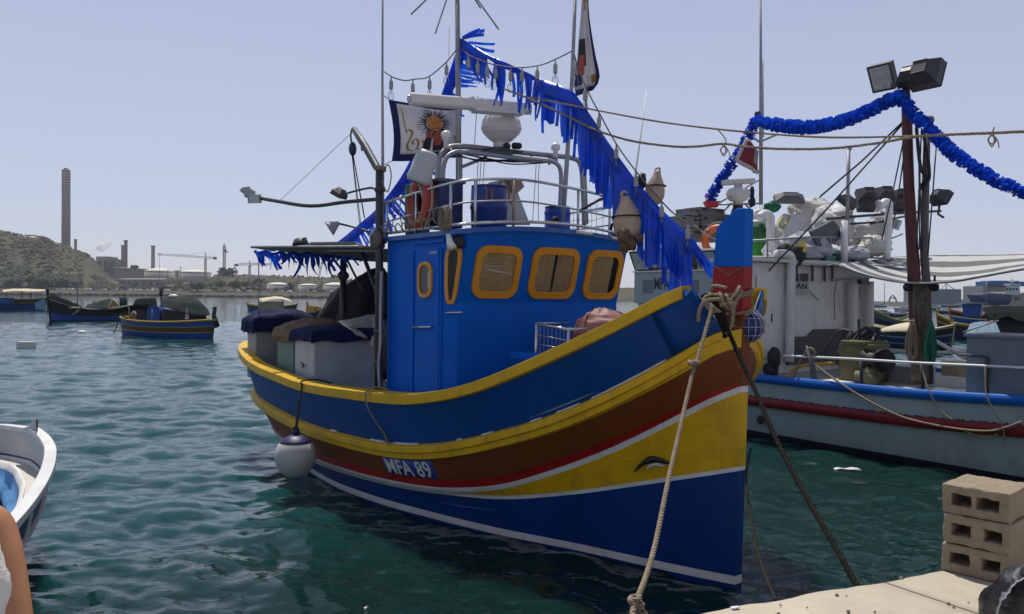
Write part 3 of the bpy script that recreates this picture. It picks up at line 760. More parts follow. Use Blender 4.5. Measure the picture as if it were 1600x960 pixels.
ROPE_P = M('rope_pale', (.27, .215, .15), .9, .3, 30, bump=.4, dirt=(.12, .09, .06), dscale=5, spec=.1)
ROPE_D = M('rope_dark', (.022, .019, .016), .95, .4, 30, bump=.4, spec=.05)
NAVYT = M('tarp_navy', (.008, .014, .062), .85, .25, 3, bump=.15, dirt=(.02, .025, .06), dscale=2, spec=.2)
DARKT = M('tarp_dark', (.02, .02, .022), .8, .25, 3, bump=.15, spec=.25)
NYLON = M('streamer_blue', (.004, .085, .66), .3, .25, 3, bump=.05, trans=.42)

def build_masts():
    m = MB(); m.tube([BP(4.58, -1.4, 1.1), BP(4.58, -1.4, 3.2), BP(4.6, -1.4, 4.30), on_n(589, 262, -1.4), on_n(570, 228, -1.4), on_n(553, 202, -1.4)], [.05, .05, .05, .05, .052, .042], 10)
    d = m.build('derrick', DARKM, boat)
    m = MB(); m.tube([on_n(553, 202, -1.4), on_n(549, 204, -1.4), on_n(548, 212, -1.4), on_n(549, 222, -1.4)], .012, 6); m.build('hook', DARKM, d)
    m = MB(); m.ball(on_n(551, 233, -1.4), (.05, .055, .10), BB, 10, 8); m.build('pulley_block', M('block_blue', (.015, .03, .06), .4), d)
    m = MB(); a = on_n(551, 244, -1.4)
    for i, (x, y) in enumerate(((562, 352), (564, 352), (569, 340), (572, 352))):
        m.tube([a+BA*(.02-.014*i), on_n(x, y, -1.4)], .0055, 5)
    m.build('hoist_line', ROPE_D, d)
    m = MB(); m.tube(torus_pts(on_n(566, 232, -1.42), BA, BZ, .03, 12), .009, 5); m.build('eye_ring', DARKM, d)
    for z, w in ((4.02, .07), (3.3, .07), (2.9, .065), (2.2, .065), (1.8, .065)):
        m = MB(); m.lathe(BP(4.58, -1.4, z), BZ, [(w*.8, 0), (w, .01), (w, .05), (w*.8, .06)], 10); m.build('pole_clamp', DARKM, d)
    m = MB(); m.tube(spline([BP(4.5, -1.42, 1.5), BP(4.48, -1.45, 1.8), BP(4.42, -1.46, 2.1), BP(4.5, -1.42, 2.5), BP(4.52, -1.40, 3.0)], 5), .022, 6); m.build('hose', GREYP, boat)
    m = MB(); rnd = random.Random(4); c = BP(4.58, -1.4, 4.28)
    for k in range(3): rope_mesh(m, spline([c+BA*.07*cos(q)+BN*.07*sin(q)+BZ*(.02*k+.006*q) for q in np.linspace(0, 6.3, 9)], 2), .009)
    rope_mesh(m, spline([c+BA*-.05, c+BA*-.22+BZ*.06, c+BA*-.30+BZ*-.10, c+BA*-.2+BZ*-.28, c+BA*-.05+BZ*-.12], 6), .008)
    m.build('rope_lashing', ROPE_P, boat)
    # long light arm over the water, its wire, and two smaller lamps
    e = on_n(384, 306, -2.3); k1 = on_n(485, 322, -1.95); k2 = on_n(540, 316, -1.6); b0 = BP(4.58, -1.4, 3.93)
    m = MB(); m.tube(spline([e, on_n(430, 314, -2.15), k1, k2, b0], 5), .026, 8); m.build('lamp_arm', DARKM, boat)
    lampbox(boat, on_n(386, 307, -2.3)+BZ*.02, BP(0, -.4, 0)-BP(0, 0, 0)-BZ*.6+BA*.3, .15, .2, .11, mat=GREYP)
    lampbox(boat, on_n(397, 310, -2.3)-BZ*.01, BN*-1-BZ*.25-BA*.8, .19, .12, .09, mat=GREYP)
    m = MB(); m.tube([on_n(548, 209, -1.4), on_n(436, 315, -2.13)], .004, 4); m.build('stay_wire', DARKM, boat)
    m = MB(); m.tube(spline([on_n(540, 303, -1.6), on_n(562, 297, -1.5), on_n(582, 294, -1.42), on_n(589, 302, -1.4)], 4), .014, 6); m.build('lamp_arm', DARKM, boat)
    lampbox(boat, on_n(529, 306, -1.62), -BZ+BA*.45-BN*.3, .20, .15, .10)
    m = MB(); m.tube([on_n(527, 349, -1.7), on_n(560, 357, -1.5), on_n(590, 366, -1.4)], .014, 6); m.build('lamp_arm', DARKM, boat)
    c = on_n(527, 350, -1.7); m = MB(); m.lathe(c, (-_r*.85-_u*.55-_f*.2), [(.025, -.03), (.035, 0), (.10, .11), (.108, .125), (.095, .12)], 16); m.build('reflector_lamp', GREYP, boat)
    # net winch wheel
    c = on_n(581, 374, -1.5); m = MB(); m.lathe(c+BN*.1, -BN, [(.05, -.1), (.06, 0), (.13, .02), (.13, .07), (.06, .09), (.045, .09), (.045, .07)], 20); m.build('hauler_wheel', M('hauler_grey', (.10, .095, .09), .6, .25, 6, dirt=(.2, .16, .1)), boat)
    # whips and masts
    m = MB(); m.tube([on_s(598, 350, 4.75), on_s(598, 262, 4.75), on_s(597.5, 130, 4.75), on_s(598, -60, 4.75)], [.022, .022, .017, .012], 6); m.build('whip_aerial', GALV, boat)
    m = MB(); m.tube([on_s(717, 352, 4.3), on_s(716, 150, 4.3), on_s(714, -60, 4.3)], [.04, .036, .03], 8); mast = m.build('mast', GALV, boat)
    m = MB(); h = on_s(713, -46, 4.3); sc = (h-CAMP).dot(_f)
    for x, y, dd in ((642, 23, .2), (680, 53, -.4), (751, 13, .5), (779, 46, -.2)): m.tube([h, at(x, y, sc+dd)], .011, 6)
    m.build('aerial_prong', GALV, mast)
    m = MB(); m.tube([on_s(701.5, 90, 4.6), on_s(702, 42, 4.6)], .004, 4); m.build('whip_aerial', GALV, boat)
    m = MB(); m.tube([on_s(879, 352, 3.2), on_s(886, 250, 3.2), on_s(894, 120, 3.2), on_s(901, -60, 3.2)], [.03, .03, .026, .02], 8); m.build('mast', GALV, boat)
    m = MB(); m.tube([on_s(916, 350, 4.3), on_s(914, 270, 4.3), on_s(917, 120, 4.3), on_s(917.5, -60, 4.3)], [.035, .022, .014, .01], 8); m.build('flag_staff', GALV, boat)
    m = MB(); m.tube([on_s(989, 335, 3.0), on_s(993, 270, 3.0), on_s(1011, 142, 3.0)], [.016, .014, .007], 6); m.build('whip_aerial', PLASW, boat)
    # stainless arch carrying the radar
    def A(x, y, s=4.0): return on_s(x, y, s)
    m = MB(); m.tube(spline([A(682, 352), A(683, 300), A(686, 252), A(697, 234), A(720, 229), A(790, 236), A(860, 243), A(893, 247), A(907, 258), A(911, 300), A(913, 352)], 6), .036, 10); arch = m.build('radar_arch', GALV, boat)
    m = MB(); m.tube(spline([A(690, 352, 3.75), A(691, 300, 3.75), A(694, 256, 3.75), A(706, 240, 3.75), A(730, 238, 3.75), A(790, 245, 3.75), A(850, 251, 3.75), A(868, 255, 3.75), A(876, 268, 3.75), A(876, 300, 3.75), A(873, 352, 3.75)], 6), .030, 10); m.build('radar_arch', GALV, boat)
    m = MB(); m.tube([A(719, 262), A(760, 246)], .022, 6); m.tube([A(719, 230), A(719, 352)], .03, 8); m.tube([A(690, 300, 3.9), A(686, 300, 4.4)], .02, 6); m.build('arch_brace', GALV, boat)
    m = MB()
    for x in (705, 745, 830, 858): m = MB(); m.tube([A(x, 230+.11*(x-690)), A(x, 240+.10*(x-690), 3.75)], .018, 6); m.build('arch_rung', GALV, boat)
    m = MB()
    m.box(A(783, 237, 3.88), (.36, .46, .02), BB); m.build('arch_plate', DARKM, boat)
    m = MB(); rnd = random.Random(9)
    for k in range(5):
        a_ = A(690+rnd.uniform(0, 20), 232+rnd.uniform(0, 10)); b_ = A(840+rnd.uniform(0, 40), 246+rnd.uniform(0, 10), 3.8)
        m.tube(spline([a_, lerp(a_, b_, .3)+BZ*rnd.uniform(-.08, .01), lerp(a_, b_, .6)+BZ*rnd.uniform(-.1, .02), b_], 5), .009, 5)
    for x, y0, y1 in ((746, 150, 238), (752, 246, 330), (757, 250, 325), (748, 243, 312), (838, 250, 345), (843, 250, 345)):
        m.tube(spline([A(x, y0), A(x-2, lerp(y0, y1, .4)), A(x-5+rnd.uniform(-2, 4), y1)], 4), .006, 4)
    m.build('cable', BLACK, boat)
    # radar scanner
    RG = M('radar_shell', (.60, .58, .55), .35, .07, 3, bump=.02, dirt=(.40, .36, .31), dscale=3, damt=.4)
    c = A(783, 232, 3.88)
    m = MB(); m.lathe(c, BZ, [(.10, 0), (.11, .04), (.10, .07), (.17, .12), (.25, .20), (.275, .25), (.255, .35), (.215, .42), (.07, .43), (.055, .50)], 12)
    rd = m.build('radar_scanner', RG, boat)
    for p in rd.data.polygons: p.use_smooth = False
    ang = radians(70.); bx = Vector((sin(ang), cos(ang)*1.0, 0)); bx = Vector((.94, .34, 0)).normalized(); by = Vector((-bx.y, bx.x, 0)); top = c + BZ*.50
    cl = at(641, 155, 9.75); dr_ = (at(828, 170, 10.35)-cl); L = dr_.length; bx = dr_.normalized(); by = BZ.cross(bx).normalized(); bz = bx.cross(by)
    mid = lerp(cl, cl+dr_, .5)
    m = MB(); pts = [(-.075, -.05), (-.055, -.075), (.055, -.075), (.075, -.05), (.075, .05), (.05, .075), (-.05, .075), (-.075, .05)]
    m.prism([cl + by*a_ + bz*b_*.95 for a_, b_ in pts], dr_); m.build('radar_bar', RG, rd, bevel=.01)
    m = MB(); m.box(lerp(cl, cl+dr_, .72)-bz*.075, (L*.42, .18, .05), (bx, by, bz)); m.box(lerp(cl, cl+dr_, .50)+bz*.0, (L*.02, .16, .155), (bx, by, bz)); m.build('radar_cradle', RG, rd, bevel=.01)
    m = MB(); m.tube(torus_pts(cl-bx*.02, by, bz, .04, 12), .01, 5); m.build('end_ring', STEEL, rd)
    m = MB(); m.lathe(A(800, 228, 3.8), (bx-BN*.3), [(.03, 0), (.045, .02), (.045, .10), (.03, .13)], 10); m.ball(A(792, 229, 3.75), .05); m.build('radar_motor', BLACK, rd)
    for x, y, s, hh in ((697, 232, 3.95, .22), (868, 252, 3.85, .25)):
        b_ = A(x, y, s); m = MB(); m.lathe(b_, BZ, [(.035, 0), (.035, hh*.55), (.062, hh*.65), (.066, hh*.82), (.045, hh*.97), (.01, hh)], 14); m.build('satellite_aerial', PLASW, boat)
    # searchlight wrapped in grey plastic
    c = on_s(661, 262, 3.55); X, Y = (_r*.94+_u*-.34).normalized(), (_u*.94+_r*.34).normalized()
    m = MB(); rows = []
    for j, (hw, hh) in enumerate(((.02, .2), (.10, .2), (.128, .165), (.138, .08), (.142, -.06), (.155, -.14), (.14, -.19), (.1, -.195))):
        rows.append([c + Y*hh + (X*cos(a)*1.0+_f*sin(a)*.75)*hw*(1+.07*noise.noise(Vector((cos(a)*1.5, sin(a)*1.5, j*.8)))) for a in np.linspace(0, 2*pi, 17)[:-1]])
    m.grid(rows, closed=True); m._add(rows[0], [tuple(range(16))]); m.build('covered_searchlight', M('cover_grey', (.42, .43, .43), .5, .1, 4, bump=.15), boat)
    m = MB(); m.tube([c-Y*.15, on_s(668, 330, 3.6), on_s(668, 366, 3.6)], .025, 8); m.build('searchlight_post', GALV, boat)
build_masts()

def build_roof_gear():
    GRN = M('drum_green', (.02, .10, .035), .5, .2, 4, bump=.1, dirt=(.02, .05, .03), dscale=4)
    BLU = M('drum_blue', (.012, .04, .20), .4, .15, 4, bump=.06, dirt=(.05, .07, .14), dscale=4)
    drum('green_drum', BP(4.15, -1.12, 3.46), .135, .62, GRN, 'dark green ribbed drum at the aft corner of the blue wheelhouse roof', 'drum', ribs=(.2, .4, .6, .8))
    o = drum('blue_drum', BP(3.35, -.55, 3.52), .225, .52, BLU, 'wide blue drum with rope handles in the middle of the wheelhouse roof', 'drum', ribs=(.5,))
    m = MB()
    for k, s in ((0, -.10), (1, .12)):
        b_ = BP(3.12, -.62+s*1.5, 3.95); rope_mesh(m, spline([b_+BZ*.05, b_+BZ*-.02-BA*.04, b_+BZ*-.10-BA*.03, b_+BN*.05+BZ*-.13-BA*.03, b_+BN*.09+BZ*-.08-BA*.02, b_+BN*.10+BZ*.03], 4), .011)
    m.build('rope_handle', M('rope_orange', (.30, .13, .05), .9, .3, 20), o)
    drum('blue_drum', BP(3.7, .83, 3.50), .175, .42, M('drum_blue2', (.014, .06, .30), .4, .15, 4), 'small blue drum with a black lid on the port side of the wheelhouse roof', 'drum', ribs=(.25, .8), lid=BLACK)
    # blue fish box behind the lifebuoy
    o = thing('fish_crate', BP(3.7, -.98, 3.5), 'dark blue plastic fish crate standing between lifebuoy and big blue drum', 'crate')
    m = MB(); m.box(BP(3.75, -.98, 3.80), (.45, .34, .56), BB); m.build('crate_body', M('crate_blue', (.012, .025, .10), .5, .2, 5), o, bevel=.02)
    m = MB(); m.box(BP(3.75, -.98, 4.085), (.50, .39, .05), BB); m.build('crate_lid', M('crate_lid', (.05, .07, .12), .5, .2, 5), o, bevel=.015)
    # leaning moulded boards
    o = thing('hatch_board', BP(3.5, .05, 3.53), 'grubby white hatch boards leaning behind the big blue drum', 'board')
    PB = M('board_white', (.46, .43, .39), .6, .12, 3, bump=.1, dirt=(.22, .15, .10), dscale=3)
    m = MB(); m.prism([on_s(x, y, 3.7) for x, y in ((766, 352), (766, 285), (790, 280), (803, 284), (829, 352))], BA*.05); m.build('board', PB, o, bevel=.01)
    m = MB(); m.prism([on_s(x, y, 3.55) for x, y in ((779, 352), (778, 300), (790, 284), (815, 282), (820, 292), (806, 305), (800, 300), (826, 352))], BA*.04-BN*.02); m.build('board', PB, o, bevel=.008)
    m = MB(); m.prism([on_s(x, y, 3.45) for x, y in ((796, 281), (813, 279), (819, 292), (806, 302))], BA*.22); m.build('board', M('board_brown', (.26, .17, .12), .7, .25, 4), o, bevel=.008)
    # lifebuoy tied to the rail
    c = on_n(657, 318, -1.27); x = (BA*.98 + BN*.16).normalized()
    lifebuoy(c, x, (BZ*.98-BA*.10).normalized(), .262, .075, M('buoy_red', (.33, .025, .012), .5, .2, 4, bump=.1, dirt=(.4, .25, .2), dscale=5, damt=.35), 'faded red lifebuoy tied to the railing of the wheelhouse roof')
    # rope coils and lashings on the railing
    o = thing('rope_coil', BP(3.05, -1.36, 3.55), 'small coil of pale rope hung on the roof railing', 'rope'); m = MB()
    c = on_n(701, 342, -1.37)
    for k in range(6): rope_mesh(m, torus_pts(c+BA*.012*k-BN*.01*k, BA*.6, BZ, .115+.008*(k % 3), 20), .009)
    m.build('rope', ROPE_P, o)
    m = MB(); rnd = random.Random(11)
    for k in range(9):
        s = lerp(4.5, 3.2, k/8); p = BP(s, -1.38, 3.52)
        rope_mesh(m, spline([p, p+BZ*.06-BN*.04+BA*.05, p+BZ*.0-BN*.05+BA*.1, p+BZ*-.05+BA*.12, p+BA*.17], 4), .008, pitch=.07)
    for k in range(5):
        s = lerp(4.3, 3.3, k/4); p = BP(s, -1.36, 3.55)
        m.tube(spline([p, p+BZ*.2+BA*rnd.uniform(-.1, .1), p+BZ*.38+BA*rnd.uniform(-.05, .05)], 4), .007, 5)
    lash = tag(m.build('rope_lashing', ROPE_P), 'pale rope lashings tied along the side railing of the wheelhouse roof', 'rope')
    # a net slung inside the port rail
    o = MB()
    for k in range(12): o.tube(spline([BP(2.8+k*.13, 1.44, 4.0-.02*sin(k)), BP(2.8+k*.13, 1.45+.02*sin(k*2), 3.75), BP(2.8+k*.13, 1.44, 3.5)], 3), .004, 4)
    for k in range(4): o.tube([BP(2.8+q*.13, 1.45, 3.55+.12*k+.02*sin(q*1.3+k)) for q in range(12)], .004, 4)
    tag(o.build('safety_net', ROPE_P), 'thin rope net strung below the port roof railing', 'net')
    m = MB(); m.tube([on_s(905, 330, 3.6), on_s(935, 313, 3.6), on_s(968, 303, 3.6)], .022, 8); m.build('lamp_arm', DARKM, boat)
    lampbox(boat, on_s(946, 303, 3.55), -BA+BZ*-.6+BN*.2, .2, .1, .1)
    m = MB(); m.lathe(on_s(866, 345, 3.3), -BA, [(.05, 0), (.055, .04), (.03, .05)], 12); m.build('roof_fitting', BLACK, boat); m = MB(); m.tube(torus_pts(BP(3.0, 1.25, 3.6), BA, BZ, .09, 18), .02, 8); m.build('cable_coil', BLACK, boat)
    # tan floats hung on the port rail
    FL = M('float_tan', (.42, .31, .21), .5, .15, 5, bump=.1, dirt=(.25, .17, .1), dscale=4)
    def pear(c, r, h, lean, lab):
        o = thing('fender_float', c-BZ*h*.5, lab, 'float', 'tan floats hung at the port corner of the wheelhouse'); ax = (BZ+lean).normalized()
        m = MB(); m.lathe(Vector(c)-ax*h*.5, ax, [(r*.25, 0), (r*.75, h*.08), (r, h*.28), (r*.98, h*.45), (r*.78, h*.65), (r*.5, h*.82), (r*.38, h*.9), (r*.36, h*.97), (r*.2, h)], 16); m.build('float_body', FL, o)
        m = MB(); m.tube(torus_pts(Vector(c)+ax*h*.52, _r, ax, r*.22, 12), r*.10, 6); m.build('float_eye', FL, o)
        m = MB(); m.tube(torus_pts(Vector(c)+ax*h*.05, _r, _f, r*1.02, 20), .008, 5); m.build('lashing', ROPE_D, o); return o
    pear(at(1024, 294, 9.2), .115, .40, _r*.12, 'tan pear-shaped float sticking up past the upper edge of the blue streamers')
    pear(at(982, 343, 8.9), .18, .52, _r*-.15, 'larger tan float hanging under the blue streamers beside the wheelhouse corner')
    m = MB(); m.ball(at(1003, 283, 9.3), (.06, .06, .09), jit=.4); tag(m.build('black_bag', BLACK), 'small black bag tied beside the upper tan float', 'bag')
    m = MB(); rnd = random.Random(21); c = at(982, 372, 8.8)
    for k in range(9): m.ball(c+_r*rnd.uniform(-.09, .14)+_u*rnd.uniform(-.10, .05)+_f*rnd.uniform(-.05, .05), rnd.uniform(.04, .08), seg=9, rings=6, jit=.5, seed=k)
    tag(m.build('net_bundle', M('net_brown', (.13, .085, .05), .95, .35, 14, bump=.6)), 'brown bundle of netting hanging below the larger tan float', 'net')
build_roof_gear()

def drape(name, rings, mat, label, cat, fold=.05, nf=9, seed=0, seg=40, sub=6):
    """a cloth thrown over a heap: stacked ovals (s, n, z, rs, rn), with folds"""
    R = []; rr_ = []
    for a_, b_ in zip(rings[:-1], rings[1:]):
        for k in range(sub): rr_.append([lerp(p, q, k/sub) for p, q in zip(a_, b_)])
    rr_.append(rings[-1])
    for j, (s, n, z, rs, rn) in enumerate(rr_):
        row = []
        for i in range(seg):
            a = 2*pi*i/seg; w = 1 + fold*(1-.3*j/len(rr_))*(sin(a*nf+seed+z*3)*.5+1.2*noise.noise(Vector((cos(a)*2.2, sin(a)*2.2+seed, z*2))))
            row.append(BP(s + rs*cos(a)*w, n + rn*sin(a)*w, z + .03*noise.noise(Vector((cos(a)*3, sin(a)*3, j*.3+seed)))))
        R.append(row)
    m = MB(); m.grid(R, closed=True); m._add(R[-1], [tuple(range(seg))])
    o = m.build(name, mat); tag(o, label, cat); return o
def cover(name, s0, s1, n0, n1, z, over, bulge, mat, label, seed=0, ns=26, nn=26, ragged=.3):
    """tarpaulin laid over a box: flat middle with bulges, edges hanging"""
    rows = []
    for i in range(ns+1):
        row = []
        for j in range(nn+1):
            u_, v_ = i/ns*1.5-.25, j/nn*1.5-.25
            du = max(-u_, u_-1, 0)/.25; dv = max(-v_, v_-1, 0)/.25
            uc, vc = min(max(u_, 0), 1), min(max(v_, 0), 1)
            s = lerp(s0, s1, uc) + (1 if u_ > .5 else -1)*(.022+.02*noise.noise(Vector((v_*5, seed, 1))))*min(1, du*4); n = lerp(n0, n1, vc) + (1 if v_ > .5 else -1)*(.022+.02*noise.noise(Vector((u_*5, seed, 7))))*min(1, dv*4)
            dr_ = max(du, dv)*over*(1+ragged*noise.noise(Vector((u_*3, v_*3, seed))))
            zz = z + .012 + bulge*(sin(pi*uc)*sin(pi*vc))**.6*(1+.5*noise.noise(Vector((u_*3, v_*3, seed+5)))) - dr_ + .012*noise.noise(Vector((u_*9, v_*9, seed)))
            row.append(BP(s + .012*noise.noise(Vector((u_*8, v_*8, 3+seed))), n + .012*noise.noise(Vector((u_*8, v_*8, 9+seed))), zz))
        rows.append(row)
    m = MB(); m.grid(rows); o = m.build(name, mat); tag(o, label, 'tarpaulin'); return o
def build_stern():
    BOXG = M('box_grey', (.30, .31, .30), .55, .12, 2, bump=.12, dirt=(.16, .15, .12), dscale=2)
    BOXW = M('box_white', (.42, .45, .45), .5, .1, 2, bump=.1, dirt=(.2, .2, .18), dscale=2)
    s2 = 6.45; nR = (on_s(596, 560, s2)-BS).dot(BN)
    def bin_(name, s0, s1, n0, n1, z0, z1, mat, lab, latch=True):
        o = thing(name, BP((s0+s1)/2, (n0+n1)/2, z0), lab, 'box'); m = MB(); m.box(BP((s0+s1)/2, (n0+n1)/2, (z0+z1)/2), (s1-s0, n1-n0, z1-z0), BB); m.build('box_body', mat, o, bevel=.025)
        m = MB(); m.box(BP((s0+s1)/2, (n0+n1)/2, z1-.03), (s1-s0+.03, n1-n0+.03, .05), BB); m.build('lid', mat, o, bevel=.012)
        if latch:
            m = MB(); c = BP(lerp(s0, s1, .5), n0-.012, z0+.42); m.tube([c-BA*.04, c+BZ*.05+BA*.04-BN*.02], .010, 6); m.tube([c+BA*.03-BZ*.03, c-BA*.06+BZ*.03-BN*.02], .009, 6); m.build('latch', DARKM, o)
            m = MB()
            for q in (.1, .3, .5, .7, .9): m.ball(BP(s0+.03, n0-.002, lerp(z0, z1, q)), .008, seg=6, rings=4)
            m.build('rivet', DARKM, o)
        return o
    bin_('ice_box', s2, 7.2, -1.5, nR, 1.2, 2.14, BOXW, 'pale grey ice box beside the wheelhouse, navy cover over its lid')
    o = bin_('ice_box', 7.27, 7.95, -1.5, -.6, 1.2, 2.08, M('box_green', (.12, .22, .18), .55, .15, 3, dirt=(.1, .12, .1)), 'greenish box between the two pale boxes at the stern', False)
    sB = 8.72; nB = (on_s(399, 520, sB)-BS).dot(BN); nB1 = (on_s(470, 520, sB)-BS).dot(BN)
    bin_('ice_box', sB, sB+.42, nB, nB1, 1.25, 2.28, BOXG, 'grey box farthest aft, under a bulging navy tarpaulin', False)
    cover('navy_tarp', s2-.04, 7.24, -1.54, nR+.03, 2.14, .16, .08, NAVYT, 'navy tarpaulin lying flat over the ice box next to the wheelhouse', 1)
    cover('navy_tarp', sB-.05, sB+.52, nB-.04, nB1+.25, 2.28, .26, .16, NAVYT, 'bulging navy tarpaulin over the box farthest aft', 4)
    drape('net_heap', [(7.6, -1.15, 2.03, .52, .52), (7.65, -1.1, 2.14, .52, .50), (7.7, -1.0, 2.24, .42, .4), (7.8, -.9, 2.30, .2, .2), (7.8, -.9, 2.31, .02, .02)], M('net_tan', (.20, .135, .075), .95, .35, 9, bump=.8, bscale=60), 'tan heap of fishing net slumped between the two navy tarpaulins', 'net', .10, 14, 2)
    m = MB(); rnd = random.Random(6)    # net hanging over the edge
    for k in range(34):
        s = 7.26+.66*k/33; t0 = BP(s, -1.5, 2.15); m.tube(spline([t0, t0-BN*.06-BZ*.05, t0-BN*.08-BZ*(.16+.05*rnd.random())+BA*rnd.uniform(-.02, .02)], 3), .016, 5)
    stf = tag(m.build('net_edge', M('net_tan', (.2, .13, .07))), 'hanging edge of the tan net over the greenish box', 'net')
    drape('dark_tarp', [(8.70, .18, 1.7, 1.15, .5), (8.68, .18, 2.15, 1.25, .52), (8.5, .18, 2.45, 1.10, .46), (8.30, .18, 2.74, .90, .38), (8.02, .2, 2.95, .50, .26), (7.80, .2, 3.10, .24, .14), (7.70, .2, 3.16, .09, .06), (7.68, .2, 3.165, .01, .01)], DARKT, 'peaked black tarpaulin over the net winch behind the wheelhouse', 'tarpaulin', .20, 7, 3, 64, 8)
    # torn white sheet over the corner of the ice box
    rows = []
    for i in range(15):
        row = []
        for j in range(15):
            a, b_ = i/14, j/14
            x = lerp(lerp(527, 591, a), lerp(570, 588, a), b_); y = lerp(lerp(503, 489, a), lerp(530, 547, a), b_)
            row.append(on_s(x, y, 6.36-.06*sin(a*5+b_*3)+.25*(1-b_)*(1-b_)) + BA*.09*noise.noise(Vector((a*4, b_*3.5, 1))) + BZ*.03*noise.noise(Vector((a*5, b_*5, 3))))
        rows.append(row)
    m = MB(); m.sheet(rows, .006, BA); tag(m.build('plastic_sheet', M('sheet_dirty', (.58, .55, .50), .6, .15, 4, bump=.3, dirt=(.36, .30, .22), dscale=5)), 'torn dirty white plastic sheet hanging over the ice box', 'sheet')
    m = MB(); m.ball(BP(5.0, -1.05, 2.1), (.22, .16, .5), BB, jit=.3); m.ball(BP(4.85, -1.2, 2.65), (.12, .1, .28), BB, jit=.3); tag(m.build('oilskins', M('oilskin', (.015, .016, .022), .45, .3, 4)), 'dark oilskins hanging on the aft wall of the wheelhouse', 'oilskins')
    # stern awning: flat plate with rolled edge on posts
    aw = M('awning_grey', (.16, .16, .155), .7, .2, 3, bump=.1, dirt=(.08, .07, .06), dscale=2)
    rows = []
    for i in range(25):
        s = lerp(4.68, 9.15, i/24); row = []
        for j in range(17):
            n = lerp(-1.52, 1.45, j/16); row.append(BP(s, n, lerp(3.33, 3.52, i/24) + (.055 if s < 6.6 and s > 4.9 else 0)*(1 if j == 0 else .6) - .16*(j/16)**.7 - .05*abs(sin(pi*(i/24)*3))*sin(pi*j/16)))
        rows.append(row)
    m = MB(); m.sheet(rows, .03, None, smooth=False); a = m.build('stern_awning', aw, boat)
    m = MB(); m.tube([BP(lerp(4.7, 9.15, i/10), -1.53, lerp(3.32, 3.51, i/10)) for i in range(11)], .018, 6); m.tube([BP(9.16, n, 3.5) for n in (-1.53, 0, 1.45)], .018, 6)
    for n in (-1.2, -.4, .4, 1.2): m.tube([BP(4.7, n, 3.22-.05*n), BP(9.15, n, 3.40-.05*n)], .02, 6)
    m.build('awning_frame', GALV, a)
    for (s, n, z0, r_) in ((8.08, -.3, 1.2, .055), (9.0, -1.45, 1.5, .009), (9.0, 1.3, 1.5, .03)):
        m = MB(); m.tube([BP(s, n, z0), BP(s, n, 3.42)], r_, 8); m.build('awning_post', GALV if r_ < .02 else DARKM, boat)
    m = MB(); m.tube([BP(8.05, -.3, 3.4), BP(6.9, -.5, 2.75)], .02, 6); m.build('awning_brace', DARKM, boat); m = MB(); m.tube([BP(5.9, -1.0, 3.3), BP(5.4, -1.0, 2.7), BP(5.2, -1.0, 2.2)], .03, 6); m.build('awning_brace', DARKM, boat); m = MB(); m.lathe(BP(8.08, -.3, 2.95), BZ, [(.06, 0), (.10, .04), (.10, .10), (.06, .14)], 10); m.build('pole_clamp', DARKM, boat)
    # domed lamp on the awning
    c = on_n(470, 383, -1.45); m = MB(); m.lathe(c, BZ+BA*.25, [(.13, 0), (.125, .02), (.10, .08), (.07, .10), (.03, .11)], 14); m.tube([c+BZ*.08-BA*.05, c+BZ*.10-BA*.2, c+BZ*.0-BA*.22], .014, 6); m.build('deck_lamp', DARKM, boat)
build_stern()

